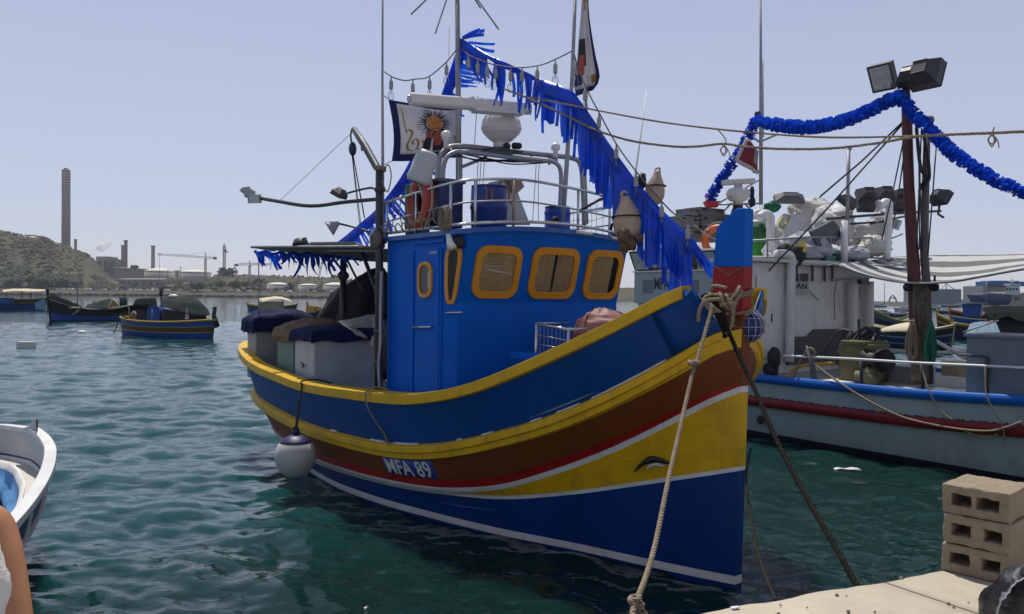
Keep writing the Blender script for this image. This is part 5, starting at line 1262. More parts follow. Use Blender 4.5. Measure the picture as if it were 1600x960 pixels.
    for x, y in ((1172, 445), (1196, 545)): pass
    m.prism([wall(1180, 560), wall(1206, 560), wall(1206, 432), wall(1180, 430)], MU*.03); dr = m.build('door', CABW, T, bevel=.01)
    m = MB(); m.tube([wall(1202, 490, .04), wall(1202, 503, .04)], .015, 6); m.build('handle', DARKM, dr)
    DKO = M('locker_dark', (.045, .046, .046), .6, .3, 2, dirt=(.1, .09, .08))
    m = MB(); m.prism([wall(1228, 570), wall(1318, 570), wall(1318, 514), wall(1270, 515), wall(1258, 526), wall(1228, 526)], MU*.04); m.build('lower_recess', DKO, T)
    m = MB(); m.prism([wall(1229, 460, .01), wall(1260, 460, .01), wall(1260, 427, .01), wall(1229, 427, .01)], MU*.02); sg = m.build('name_board', M('board_pale', (.42, .42, .40), .5, .1, 5), T)
    m = MB(); m.prism([wall(1230, 440, .035), wall(1245, 440, .035), wall(1245, 428, .035), wall(1230, 428, .035)], MU*.004); m.prism([wall(1247, 440, .035), wall(1259, 440, .035), wall(1259, 428, .035), wall(1247, 428, .035)], MU*.004); m.build('board_vent', M('vent_brown', (.07, .065, .05), .6, .3, 4), sg)
    text_part('DAN', lambda u_, v_: lerp(lerp(wall(1232, 451, .037), wall(1257, 452, .037), u_), lerp(wall(1232, 442, .037), wall(1257, 443, .037), u_), v_), 'lettering', M('letter_black', (.015, .015, .018)), sg, 0, 1, 0, 1)
    for x in (1241, 1266, 1285, 1297): m = MB(); m.prism([wall(x-1, 440, .02), wall(x+1, 440, .02), wall(x+1, 412, .02), wall(x-1, 412, .02)], MU*.03); m.build('wall_rib', M('rib_dark', (.07, .06, .05), .6, .3, 4), T)
    m = MB(); m.prism([wall(1226, 414, .06), wall(1356, 418, .06), wall(1356, 411, .06), wall(1226, 406, .06)], MU*.08); m.build('fascia', M('fascia_cream', (.50, .45, .36), .5, .1, 3, dirt=(.2, .15, .1)), T)
    for pts, r_, nm in (([(1204, 398), (1218, 398), (1226, 402), (1227, 414), (1226, 470), (1224, 565)], .09, 'vent_pipe'), ([(1323, 442), (1322, 565)], .10, 'corner_pipe'), ([(1349, 440), (1349, 568)], .10, 'corner_pipe')):
        m = MB(); m.tube(spline([wall(x, y, .12) for x, y in pts], 5), r_, 12); m.build(nm, CABW, T)
    m = MB(); m.tube([wall(1282, 438, .25), wall(1345, 434, .25)], .025, 6); m.build('rail_bar', GALV, T)
    m = MB(); m.box(wall(1333, 440, .22), (.1, .32, .13), MBs); m.build('lamp_box', DARKM, T, bevel=.01)
    m = MB(); rnd = random.Random(31)
    for x0, y0, x1, y1 in ((1303, 440, 1300, 500), (1342, 445, 1340, 470), (1260, 455, 1275, 470)):
        m.tube(spline([wall(x0, y0, .05), wall(lerp(x0, x1, .4)+rnd.uniform(-3, 3), lerp(y0, y1, .4), .05), wall(x1, y1, .05)], 4), .010, 4)
    m.build('wall_cable', DARKM, T)
    # pipes and goosenecks on the upper deck
    def up(x, y, u_=-.4): return mu_(x, y, u_)
    m = MB(); m.tube(spline([up(1186, 340), up(1195, 334), up(1203, 338), up(1204, 350), up(1204, 405)], 5), .085, 12); m.build('gooseneck_vent', PLASW, T)
    m = MB(); m.tube(spline([up(1378, 322, .3), up(1382, 316, .3), up(1388, 318, .3), up(1389, 328, .3), up(1385, 405, .3)], 5), .085, 12); m.lathe(up(1376, 322, .3), -MV, [(.05, -.05), (.10, .0), (.13, .12), (.12, .13)], 12); m.build('gooseneck_vent', PLASW, T)
    m = MB(); m.tube([up(1319, 345, .2), up(1319, 420, .2)], .075, 12); m.build('gooseneck_vent', PLASW, T)
    m = MB(); m.tube([up(1326, 235, .2), up(1324, 345, .2)], .04, 8); m.tube([up(1326, 235, .2), up(1329, 232, .2)], .04, 8); m.build('vent_stack', GALV, T)
    m = MB(); m.tube([up(1170, 377, .1), up(1260, 371, .1), up(1395, 372, .1), up(1410, 366, .1)], .022, 6); m.build('deck_rail', GALV, T)
    m = MB(); m.tube([up(1170, 402, .1), up(1300, 402, .1), up(1395, 404, .1)], .02, 6); m.build('deck_rail', GALV, T)
    for x in (1199, 1298, 1388): m = MB(); m.tube([up(x, 372, .1), up(x, 408, .1)], .022, 6); m.build('deck_rail_post', GALV, T)
    # mast, twin lamps, rigging
    VM = 1.0
    def mm(x, y, v_=VM): return mv_(x, y, v_)
    m = MB(); m.tube([mm(1440, 600), mm(1432, 500), mm(1426, 395), mm(1420, 290), mm(1417, 185), mm(1415, 140)], [.12, .115, .10, .09, .085, .07], 10); mast = m.build('mast', M('mast_maroon', (.10, .022, .020), .6, .35, 3, bump=.2, dirt=(.05, .045, .04), dscale=3, damt=.7), T)
    m = MB(); m.tube([mm(1452, 600, 1.1), mm(1448, 450, 1.1), mm(1444, 395, 1.1), mm(1446, 300, 1.1), mm(1449, 190, 1.1)], [.07, .075, .07, .065, .055], 8); m.ball(mm(1452, 188, 1.1), (.09, .08, .08), MBs, 8, 6); m.build('boom', M('mast_grey', (.10, .075, .07), .6, .35, 3, bump=.2), T)
    m = MB()
    for a, b in (((1417, 185), (1281, 308)), ((1414, 190), (1200, 425)), ((1416, 200), (1378, 375)), ((1436, 220), (1441, 395)), ((1440, 200), (1432, 395)), ((1464, 215), (1450, 400)), ((1413, 240), (1397, 345)), ((1436, 250), (1437, 390))):
        m.tube([mm(*a), lerp(mm(*a), mm(*b, .7), .5)-BZ*.04, mm(*b, .7)], .018 if b[0] < 1300 else .013, 5)
    m.build('rigging', DARKM, T)
    m = MB(); m.tube(spline([mm(1432, 200, .95), mm(1438, 260, .9), mm(1448, 278, .95), mm(1446, 290, 1.0)], 4), .03, 6); m.tube(spline([mm(1436, 300), mm(1443, 285), mm(1452, 280), mm(1450, 245), mm(1441, 205)], 4), .025, 6); m.build('hose', BLACK, T)
    hk = mm(1415, 140)
    m = MB(); m.tube([hk, hk+BZ*.15], .06, 8); m.box(hk+BZ*.12, (.5, .08, .08), MBs); m.build('lamp_bracket', DARKM, T)
    def lamp(px_, dirv, w, h, dep): return lampbox(T, mm(*px_), dirv, w, h, dep)
    lamp((1377, 122), -_r*.75-_u*.5-_f*.55, .42, .48, .34)
    lamp((1452, 121), _r*.75-_u*.35+_f*.5, .50, .46, .36)
    lamp((1422, 128), _r*.55-_u*.75+_f*.5, .34, .30, .26)
    # lamp bar on the upper deck
    m = MB(); m.tube([mu_(1292, 342, .1), mu_(1395, 334, .1), mu_(1470, 330, .1)], .03, 6); m.tube([mu_(1330, 350, .15), mu_(1405, 345, .15)], .025, 6); m.tube([mu_(1360, 350, .2), mu_(1415, 338, .2)], .025, 6); m.build('lamp_bar', DARKM, T)
    for x, y, w in ((1352, 310, .42), (1380, 308, .42), (1404, 311, .36), (1350, 325, .36), (1398, 325, .34)):
        lampbox(T, mu_(x, y, .0), _f*.8+_u*-.5, w*1.05, w*.75, .28, glass=False)
    lampbox(T, mu_(1320, 320, .0), _f*.4-_u*.7-_r*.5, .44, .34, .22); lampbox(T, mu_(1474, 312, .2), _r*.8-_u*.55+_f*.2, .46, .34, .30)
    lampbox(T, mu_(1232, 314, -1.0), _f*.7-_u*.6, .66, .22, .2, mat=M('lamp_grey', (.13, .13, .13), .5, .2, 6), glass=False); lampbox(T, mu_(1404, 352, .3), _r*.6-_u*.3-_f*.5, .22, .22, .14, mat=GREYP)
    m = MB(); m.tube([mu_(1468, 320, .2), mu_(1466, 335, .2), mu_(1474, 340, .2)], .03, 6); m.build('lamp_bracket', DARKM, T)
    # floodlights over the number panel
    for x, y in ((1000, 408), (1026, 405), (1068, 410), (1106, 408)):
        lampbox(T, mv_(x, y, -.05), -_r*.75-_u*.42-_f*.5, .50, .46, .30)
        m = MB(); p = mv_(x+6, 418, .1); m.tube([p-MU*.12, p-MU*.12-BZ*.14], .02, 6); m.tube([p+MU*.12, p+MU*.12-BZ*.14], .02, 6); m.tube([p-MU*.12, p+MU*.12], .02, 6); m.build('lamp_bracket', DARKM, T)
    # signal mast, aerials and small radar on the cabin roof
    W = lambda x, y, u_=-2.2: mu_(x, y, u_)
    m = MB(); m.tube([W(1189, 320), W(1189, 180), W(1188, -60)], [.05, .045, .02], 8); m.tube([W(1193, 215), W(1192, 90)], .012, 5); m.build('signal_mast', GALV, T)
    m = MB(); m.tube([W(1165, 208), W(1187, 222), W(1215, 210)], .03, 6); m.build('mast_arm', GALV, T); m = MB(); m.tube([W(1189, 280), W(1122, 318)], .022, 6); m.build('mast_arm', GALV, T); m = MB(); m.tube([W(1178, 268), W(1190, 268)], .05, 6); m.build('mast_arm', GALV, T); m = MB(); m.tube([W(1188, 318), W(1125, 320)], .022, 6); m.build('mast_arm', GALV, T)
    m = MB(); m.ball(W(1184, 178), (.08, .08, .07), MBs, 10, 6); m.box(W(1183, 183), (.08, .08, .1), MBs); m.build('mast_lamp', DARKM, T)
    RG = M('radar_shell', (.6, .58, .55)); c = W(1153, 321)
    m = MB(); m.lathe(c, BZ, [(.10, 0), (.12, .08), (.20, .11), (.27, .19), (.285, .29), (.24, .37), (.10, .42), (.09, .50)], 10); rd = m.build('radar_scanner', RG, T)
    m = MB(); t = c+BZ*.55; m.box(t, (.78, .17, .12), ((_r*.9-_f*.43).normalized(), (_f*.9+_r*.43).normalized(), BZ)); m.build('radar_bar', RG, rd, bevel=.03)
    m = MB()
    for dx in (-20, -8, 8, 20): m.tube([W(1153+dx*.5, 318), W(1153+dx*1.3, 334)], .02, 5)
    m.tube([c, c-BZ*.25], .12, 8); m.build('radar_stand', DARKM, T)
    m = MB(); m.ball(W(1175, 302), (.06, .06, .16), MBs, jit=.4); m.ball(W(1175, 316), (.09, .08, .12), MBs, jit=.4); tag(m.build('furled_flag', M('cloth_navy', (.012, .012, .06), .8, .2, 6)), 'small furled navy flag at the foot of the signal mast', 'flag')
    # side guard line and its posts on the near gunwale
    G = lambda x, y, v_=.12: mv_(x, y, v_)
    m = MB(); m.tube(spline([G(1224, 556), G(1262, 558), G(1330, 561), G(1430, 567), G(1515, 571), G(1680, 579)], 6), .022, 6); m.build('guard_rail', PLASW, T)
    m = MB(); m.tube([G(1273, 596), G(1268, 565), G(1260, 540)], [.06, .05, .012], 6); m.build('timber_post', M('post_grey', (.16, .15, .14), .8, .3, 4, bump=.3), T)
    for a, b in (((1347, 602), (1345, 562)), ((1442, 610), (1440, 568)), ((1542, 616), (1540, 573))): m = MB(); m.tube([G(*a), G(*b)], .03, 6); m.build('guard_post', DARKM, T)
    m = MB(); rope_mesh(m, torus_pts(G(1266, 552), MU, BZ, .09, 16), .025); rope_mesh(m, spline([G(1262, 552), G(1252, 560), G(1244, 580), G(1240, 590)], 5), .02); m.tube(spline([G(1268, 565), G(1300, 590, -.05), G(1346, 620, -.1), G(1385, 641, -.12), G(1420, 655, -.12), G(1480, 668, -.12), G(1540, 674, -.12), G(1572, 668, -.12), G(1600, 658, -.12), G(1680, 630, -.12)], 6), .018, 5)
    m.tube(spline([G(1440, 575), G(1452, 612, -.08), G(1468, 640, -.08), G(1488, 656, -.1)], 5), .010, 4); m.tube(spline([G(1540, 575), G(1542, 620, -.08), G(1565, 662, -.1), G(1570, 700, -.08)], 5), .010, 4); m.tube(spline([G(1500, 670, -.12), G(1535, 683, -.1), G(1560, 678, -.1)], 5), .012, 4)
    tag(m.build('side_rope', ROPE_P), 'slack mooring rope draped along the pale side of the right-hand boat', 'rope')
build_trawler()

def build_trawler_gear():
    T = trawler
    G = lambda x, y, v_: mv_(x, y, v_)
    # capstan winch
    o = thing('deck_winch', MP(1.9, 1.2, 1.17), 'olive green deck winch with a black warping drum on the right-hand boat', 'winch')
    OL = M('winch_olive', (.13, .115, .045), .55, .25, 4, bump=.2, dirt=(.06, .05, .03), dscale=4)
    c = G(1350, 570, 1.25); m = MB(); m.box(c, (.62, .7, .80), MBs); m.box(c+BZ*.42, (.5, .8, .08), MBs); m.build('winch_body', OL, o, bevel=.03)
    ax = (MU*.75-MV*.45).normalized(); b_ = G(1356, 561, .95); m = MB(); m.lathe(b_, ax, [(.16, 0), (.20, .03), (.13, .10), (.11, .28), (.14, .42), (.215, .52), (.215, .56), (.19, .56), (.18, .50), (.05, .5)], 24); m.build('warping_drum', BLACK, o)
    m = MB(); m.lathe(b_-ax*.62, -ax, [(.12, 0), (.11, .1), (.18, .2), (.18, .24)], 18); m.build('warping_drum', BLACK, o)
    m = MB(); rnd = random.Random(2)
    for k in range(9): p = c+BZ*.45+MU*rnd.uniform(-.3, .25)+MV*rnd.uniform(-.3, .2); m.tube(spline([p, p+BZ*rnd.uniform(.1, .3)+MU*.1, p+MU*rnd.uniform(-.3, .3)+BZ*.15, p+MU*-.45-BZ*.3], 4), .022, 5)
    m.tube([c+BZ*.4-MU*.1, c+BZ*.85-MU*.12], .025, 6); m.build('hydraulic_hose', DARKM, o)
    m = MB(); m.ball(G(1360, 590, .9), (.25, .2, .18), MBs, jit=.6); tag(m.build('rag', M('rag_olive', (.2, .18, .1), .9, .3, 6)), 'crumpled olive cloth lying at the foot of the winch', 'cloth')
    m = MB(); m.ball(G(1210, 560, .5), (.13, .13, .22), MBs, jit=.25); m.ball(G(1205, 578, .5), (.16, .14, .16), MBs, jit=.25); tag(m.build('boat_buoy', BLACK), 'black buoys tied at the left end of the white guard rail', 'buoy')
    # rope coils on the mast foot
    for x0, x1, y0, y1, mat, lab in ((1417, 1434, 498, 566, ROPE_P, 'tan rope coil hung on the mast of the right-hand boat'), (1445, 1463, 504, 570, M('rope_green', (.015, .15, .085), .8, .25, 15), 'green rope coil hung on the mast of the right-hand boat')):
        m = MB(); rnd = random.Random(x0)
        for k in range(9):
            c = G((x0+x1)/2+rnd.uniform(-2.5, 2.5), (y0+y1)/2+rnd.uniform(-3, 3), .85-.03*k); rx = (x1-x0)/2*rnd.uniform(.35, 1.35)/FPX*13; rz_ = (y1-y0)/2*rnd.uniform(.75, 1.08)/FPX*13
            rope_mesh(m, [c + _r*rx*cos(a)*(.62-.42*sin(a))*rnd.uniform(.96, 1.04)+_u*rz_*sin(a)+_f*.03*sin(2*a+k) for a in np.linspace(0, 2*pi, 22)], .021, seg=4)
        tag(m.build('rope_coil', mat), lab, 'rope coil')
    m = MB(); rnd = random.Random(77)    # bundle of hoses and lines round the mast foot
    for k in range(10): x = 1428+2.6*k; m.tube(spline([G(x, 440, .8), G(x+rnd.uniform(-5, 5), 480, .78), G(x+rnd.uniform(-4, 4), 530, .8), G(x-2, 595, .85)], 4), .028, 5)
    tag(m.build('rope_bundle', M('bundle_brown', (.12, .10, .07), .9, .5, 8)), 'bundle of brown ropes and pipes lashed round the mast under the awning', 'rope')
    for x in (1419, 1460):
        m = MB(); c = G(x, 449, .8); m.lathe(c-MV*.04, MV, [(.02, -.02), (.075, 0), (.07, .03), (.075, .06), (.02, .08)], 14); m.tube([c+BZ*.1, c+BZ*.2], .02, 5); tag(m.build('pulley_block', BLACK), 'black pulley block hanging under the striped awning, %s of the mast' % ('left' if x < 1430 else 'right'), 'pulley')
    # big metal bin at right
    o = thing('metal_bin', MP(4.8, .5, 1.17), 'large blue-grey metal bin on deck at the right edge', 'bin')
    GB = M('bin_grey', (.15, .19, .21), .5, .1, 2, bump=.08, dirt=(.1, .11, .11)); m = MB(); a = mv_(1510, 526, .25); u0 = (a-MR).dot(MU); m.box(MP(u0+.85, .8, 1.66), (1.7, 1.1, .98), MBs); m.build('bin_body', GB, o, bevel=.02)
    m = MB(); m.box(MP(u0+.85, .8, 2.16), (1.76, 1.16, .05), MBs); m.build('bin_rim', GB, o, bevel=.01)
    m = MB(); p = mv_(1541, 600, .22); m.tube([p, p+BZ*.42], .03, 6); m.tube([p+BZ*.42, p+BZ*.42+MU*-.4], .015, 5); m.build('bin_bracket', DARKM, o)
    # boxes and boards on deck
    for x0, x1, y0, y1, v_, col, lab in ((1470, 1499, 567, 588, 1.4, (.50, .40, .22), 'cream plastic fish box lying on deck left of the metal bin'), (1497, 1510, 572, 590, 1.2, (.52, .42, .24), 'second cream fish box, touching the metal bin'), (1388, 1440, 572, 600, 1.6, (.36, .36, .33), 'long pale box on deck between winch and mast')):
        a, b_ = mv_(x0, y1, v_), mv_(x1, y1, v_); L = (b_-a).length; hh = (y1-y0)/FPX*13.5; m = MB(); m.box(lerp(a, b_, .5)+BZ*hh/2+MV*.25, (L, .5, hh), MBs); m.box(lerp(a, b_, .5)+BZ*hh+MV*.25, (L*1.04, .55, .04), MBs)
        tag(m.build('fish_box', M('fb%d' % x0, col, .6, .15, 3, dirt=(.2, .16, .1)), bevel=.01), lab, 'box')
    m = MB(); m.tube([mv_(1462, 533, 2.2), mv_(1508, 560, 1.2)], .035, 8); tag(m.build('white_pole', PLASW), 'white pole leaning from the mast to the metal bin', 'pole')
    m = MB(); m.tube(spline([G(1228, 592, .5), G(1240, 578, .7), G(1262, 570, .9), G(1305, 568, 1.2)], 6), .035, 6); tag(m.build('yellow_hose', M('hose_yellow', (.45, .25, .03), .6, .2, 4)), 'yellow hose lying on the deck behind the timber post', 'hose')
    m = MB(); m.tube([mv_(1357, 543, 3.6), mv_(1440, 552, 3.6), mv_(1540, 548, 3.6)], .03, 6); m.tube([mv_(1381, 540, 3.9), mv_(1392, 585, 3.7)], .035, 6); tag(m.build('far_rail', PLASW, T))
    # striped awning over the working deck
    o = thing('striped_awning', MP(4, 2, 3.1), 'grey and white striped cloth awning stretched over the working deck', 'awning')
    near = [(1306, 413, 16.0), (1340, 427, 15.2), (1385, 438, 14.4), (1430, 443, 13.6), (1480, 441, 12.9), (1530, 433, 12.2), (1580, 424, 11.6), (1660, 411, 10.9)]
    far = [(1392, 403, 19.5), (1412, 402, 19.0), (1440, 400.5, 18.6), (1470, 400, 18.2), (1505, 400, 17.8), (1545, 400, 17.4), (1600, 398.5, 17.0), (1690, 396, 16.5)]
    Nn = spline([at(*p) for p in near], 4); Ff = spline([at(*p) for p in far], 4); K = 9; m = MB()
    WH, GR = M('awning_white', (.58, .57, .55), .8, .08, 6, bump=.15, trans=.25), M('awning_stripe', (.15, .155, .15), .8, .2, 6, bump=.15, trans=.25)
    rows = []
    for j in range(K*2+1):
        t = j/(K*2); rows.append([lerp(a, b_, t) - BZ*(.22*sin(pi*t)**1.0*sin(pi*i/len(Nn))) + BZ*.012*noise.noise(Vector((i*.5, j*.8, 0))) for i, (a, b_) in enumerate(zip(Nn, Ff))])
    for j in range(K*2):
        m.mi = 1 if (j // 2) % 2 == 1 or j == 0 else 0; m.grid([rows[j], rows[j+1]])
    m.build('awning_cloth', [WH, GR], o)
    m = MB(); m.tube(Nn, .02, 5); m.tube(Ff, .02, 5); m.tube([Nn[0], at(1290, 416, 16.6)], .02, 6); m.build('awning_hem', M('hem_grey', (.2, .2, .19), .8, .2, 6), o)
    # garland of blue rosettes
    o = thing('rosette_garland', mm_top(), 'thick blue garland of gathered plastic over the twin lamps of the right-hand boat', 'garland'); m = MB(); rnd = random.Random(5)
    path = spline([at(*p) for p in ((1108, 314, 19.4), (1130, 276, 19.0), (1160, 232, 18.6), (1180, 192, 18.2), (1192, 192, 17.9), (1225, 197, 17.2), (1262, 199, 16.5), (1300, 194, 15.8), (1345, 179, 15.0), (1395, 155, 14.2), (1408, 154, 14.0), (1425, 175, 13.8), (1452, 202, 13.4), (1490, 240, 12.9), (1540, 273, 12.3), (1600, 302, 11.7), (1690, 340, 11.0))], 8)
    P = dens(path, .028); core = MB(); core.tube(P[::4], .05, 6); core.build('garland_core', M('garland_blue', (.006, .085, .62), .4, .25, 5, bump=.1, trans=.35), o)
    for i, p in enumerate(P):
        d = (P[min(i+1, len(P)-1)]-P[max(0, i-1)]).normalized(); x = d.orthogonal().normalized(); y = d.cross(x)
        dpt = (p-CAMP).dot(_f); R = 10.5*dpt/FPX*(.85 if dpt > 17.5 else 1)
        for k in range(7):
            a = rnd.uniform(0, 2*pi); q = x*cos(a)+y*sin(a); w = x*-sin(a)+y*cos(a); rr_ = R*rnd.uniform(.8, 1.22); sp = R*rnd.uniform(.35, .6); tl = d*rnd.uniform(-.03, .03)
            m._add([p+q*.03-w*.01, p+q*.03+w*.01, p+q*rr_*.85+w*sp+tl, p+q*rr_+tl*1.6, p+q*rr_*.85-w*sp-tl*.4], [(0, 1, 2, 3, 4)])
    stuff(m.build('rosette', M('garland_blue', (.003, .05, .5)), o, recalc=False))
    # small red and white pennant
    o = thing('pennant', at(1166, 270, 18.5), 'small red and white flag on the blue garland beside the signal mast', 'flag')
    def F(u_, v_, off=0.): return lerp(lerp(at(1147, 251, 17.6), at(1184, 274, 17.5), u_), lerp(at(1166, 214, 17.6), at(1186, 236, 17.5), u_), v_) + _f*.04*sin(u_*6+v_*3) - _f*off
    def patch(u0, u1, v0, v1, nm, mat, off): m = MB(); m.sheet([[F(lerp(u0, u1, i/8), lerp(v0, v1, j/8), off) for i in range(9)] for j in range(9)], .004, _f); m.build(nm, mat, o)
    patch(0, 1, 0, 1, 'field', M('pennant_white', (.55, .53, .53), .8, .1, 5, trans=.4), 0); patch(.16, .97, .16, .95, 'red_field', M('pennant_red', (.32, .03, .045), .8, .25, 3, trans=.35), .012); patch(.72, .95, .36, .92, 'cross', M('pennant_grey', (.4, .36, .38), .8, .2, 5, trans=.3), .022)
    # goods stowed on the upper deck
    UD = lambda x, y, u_=-.7: mu_(x, y, u_)
    CR = M('crate_grey', (.17, .175, .185), .6, .2, 3, bump=.1, dirt=(.16, .15, .14), dscale=4)
    def crate(x0, x1, y0, y1, u_, lab):
        a, b_ = mu_(x0, y1, u_), mu_(x1, y1, u_); a, b_ = Vector(a), Vector(b_); hh = (y1-y0)/FPX*((a-CAMP).dot(_f)); L = (b_-a).length; c = lerp(a, b_, .5)
        o = thing('fish_crate', c, lab, 'crate', 'grey crates stacked on the cabin roof'); d_ = (b_-a).normalized(); d_.z = 0; d_.normalize(); Y = Vector((-d_.y, d_.x, 0)); Bb = (d_, Y, BZ)
        m = MB(); m.box(c+BZ*hh*.47+Y*.22, (L*.94, .42, hh*.92), Bb)
        m.box(c+BZ*hh*.92+Y*.22, (L*.99, .48, hh*.10), Bb); m.box(c+BZ*hh*.5+Y*.0, (L*.97, .05, hh*.07), Bb)
        m.build('crate_body', CR, o, bevel=.008)
        m = MB()
        for q in (-.3, .3): m.box(c+BZ*hh*.72+d_*L*q-Y*.01, (L*.16, .03, hh*.1), Bb)
        m.build('hand_slot', BLACK, o)
    rows = [(1062, 1094, 356, 378, 'lower grey crate at the left end of the stack on the far cabin roof'), (1096, 1129, 356, 378, 'lower grey crate in the middle of the stack'), (1131, 1166, 355, 377, 'lower grey crate next to the blue stem top'), (1062, 1094, 338, 356, 'second-layer grey crate at the left end of the stack'), (1096, 1129, 337, 355, 'second-layer grey crate in the middle of the stack'), (1131, 1166, 336, 354, 'second-layer grey crate behind the blue stem top'), (1077, 1092, 326, 337, 'small grey crate on top of the stack, left one'), (1093, 1134, 325, 337, 'wide grey crate on top of the stack, right one')]
    for x0, x1, y0, y1, lab in rows: crate(x0, x1, y0, y1, -2.6, lab)
    m = MB(); c = mu_(1112, 324, -2.6); m.hexa([c+_r*a+_f*b_ for a, b_ in ((-.13, -.1), (.13, -.1), (.13, .1), (-.13, .1))]+[c+_r*a+_f*b_+BZ*.13 for a, b_ in ((-.18, -.14), (.18, -.14), (.18, .14), (-.18, .14))]); m.tube([c-_r*.12+BZ*.1, c-_r*.12+BZ*.3], .015, 5)
    tag(m.build('red_tub', M('tub_red', (.45, .015, .015), .5, .15, 5)), 'small red plastic tub on top of the grey crates', 'tub')
    lifebuoy(mu_(1122, 377, -2.0), (_r*.85-_f*.5).normalized(), _u, .30, .085, M('buoy_orange', (.62, .12, .02), .5, .15, 4, bump=.08, dirt=(.45, .3, .2), dscale=5, damt=.3), 'orange lifebuoy half hidden behind the blue stem top')
    drum('green_drum', mu_(1182, 414, -1.3), .21, 1.0, M('drum_bright', (.02, .26, .02), .45, .15, 4, bump=.05, dirt=(.2, .16, .05), dscale=4, damt=.4), 'bright green plastic drum beside the stem on the right-hand boat', 'drum', lid=PLASW)
    m = MB(); m.ball(mu_(1186, 360, -1.0), (.16, .16, .16), jit=.5); tag(m.build('green_net', M('net_green', (.02, .09, .03), .9, .4, 9)), 'bundle of dark green netting above the bright green drum', 'net')
    m = MB(); m.ball(mu_(1208, 323, -1.6), (.2, .16, .12), jit=.5); tag(m.build('green_cloth', M('cloth_green', (.01, .14, .08), .9, .3, 9)), 'green cloth wedged under the flat floodlight', 'cloth')
    SK = M('sack_white', (.56, .55, .53), .65, .07, 3, bump=.25, dirt=(.34, .31, .26), dscale=3, damt=.5); SG = M('sack_grey', (.36, .37, .41), .6, .1, 3, bump=.25)
    def sack(x, y, w, h, u_, lab, seed, mat=SK, mark=None):
        c = mu_(x, y, u_); k = (c-CAMP).dot(_f)/FPX; rx, rz_ = w/2*k, h/2*k; m = MB(); m.ball(c, (rx, rx*.75, rz_), seg=17, rings=12); rs = random.Random(seed*7)
        out = []; keep = {}
        for v_ in m.v:
            key = tuple(round(t, 4) for t in v_)
            if key not in keep:
                q = Vector(v_)-c; n_ = Vector((q.x/rx, q.y/rx, q.z/rz_)); f = .98+.30*noise.noise(n_*1.3+Vector((seed, 0, 0)))+rs.uniform(-.11, .11)
                sq = max(abs(n_.x), abs(n_.z), .6); f *= (1/sq)**.35; keep[key] = tuple(c+q*f*1.02)
            out.append(keep[key])
        m.v = out
        for i in range(len(m.sm)): m.sm[i] = rs.random() < .3
        o = thing('sack', c-BZ*rz_, lab, 'sack', 'sacks piled on the cabin roof of the right-hand boat'); m.build('sack_body', mat, o)
        if mark:
            m = MB(); b_ = c-_f*(rx*.98)+mark[2]*_u*rz_; a = radians(mark[1])
            X = (_r*cos(a)+_u*sin(a)); Y = (_u*cos(a)-_r*sin(a)); text_part(mark[0], lambda p, q: b_+X*(p-.5)*rx*.95+Y*(q-.5)*rz_*.5-_f*.03, 'sack_print', M('print_brown', (.22, .14, .09), .8, .3, 9), o, 0, 1, 0, 1)
    sack(1186, 348, 40, 44, -1.2, 'white sack tucked behind the gooseneck vent nearest the stem', 1)
    sack(1236, 362, 58, 58, -.9, 'creased white sack with a yellow strap between vents', 2)
    sack(1268, 330, 66, 40, -1.3, 'upper cream sack tilted on the pile', 3, M('sack_cream', (.50, .48, .42), .65, .08, 3, bump=.25))
    sack(1300, 350, 62, 56, -.6, 'big white sack in the middle of the pile', 4); sack(1345, 372, 60, 50, -.5, 'white sack at the right end of the pile, beside the thick vent', 5); sack(1262, 388, 70, 46, -.3, 'grey sack hanging lowest over the roof edge, with a yellow card', 6, SG)
    sack(1218, 392, 44, 40, -.3, 'small white sack beside the green drum', 7); sack(1374, 352, 36, 40, -.4, 'crumpled white sack right of the thick vent', 8); sack(1365, 385, 46, 34, .0, 'low cream sack at the right end of the roof', 9, M('sack_cream', (.5, .48, .42))); sack(1328, 398, 60, 26, .0, 'flat grey-white sack under the right rail', 10, SG)
    m = MB(); m.prism([mu_(x, y, .05) for x, y in ((1263, 362), (1298, 345), (1318, 366), (1280, 395))], MU*.06); tag(m.build('slate_board', M('board_slate', (.07, .075, .085), .6, .2, 3)), 'dark slate-grey board leaning against the sacks', 'board')
    m = MB(); m.prism([mu_(x, y, .15) for x, y in ((1246, 380), (1255, 376), (1262, 390), (1252, 396))], MU*.01); tag(m.build('yellow_card', M('card_yellow', (.55, .45, .03), .6, .1, 4)), 'yellow card on the lowest grey sack', 'card')
    m = MB(); m.tube(spline([mu_(1222, 340, -.4), mu_(1218, 350, -.3), mu_(1224, 356, -.3), mu_(1234, 338, -.4)], 5), .03, 6); tag(m.build('strap', M('strap_yellow', (.4, .33, .08), .7, .2, 5)), 'yellow strap looped on the creased white sack', 'strap')
    m = MB(); m.ball(mu_(1238, 400, .0), (.30, .2, .20), jit=.5); m.ball(mu_(1226, 392, .0), (.14, .14, .14), jit=.5); tag(m.build('dark_net', M('net_dark', (.03, .03, .03), .9, .4, 8, bump=.5)), 'dark bundle of netting at the roof edge left of the name board', 'net')
    m = MB()
    for x, y in ((1292, 405), (1310, 402), (1335, 404)): m.box(mu_(x, y, .05), (.2, .34, .14), MBs)
    stuff(tag(m.build('green_bottles', M('bottle_teal', (.01, .10, .10), .4, .2, 5)), 'small teal bottles in a row under the upper deck rail', 'bottles'))
    m = MB()   # rags of paper on the lower deck
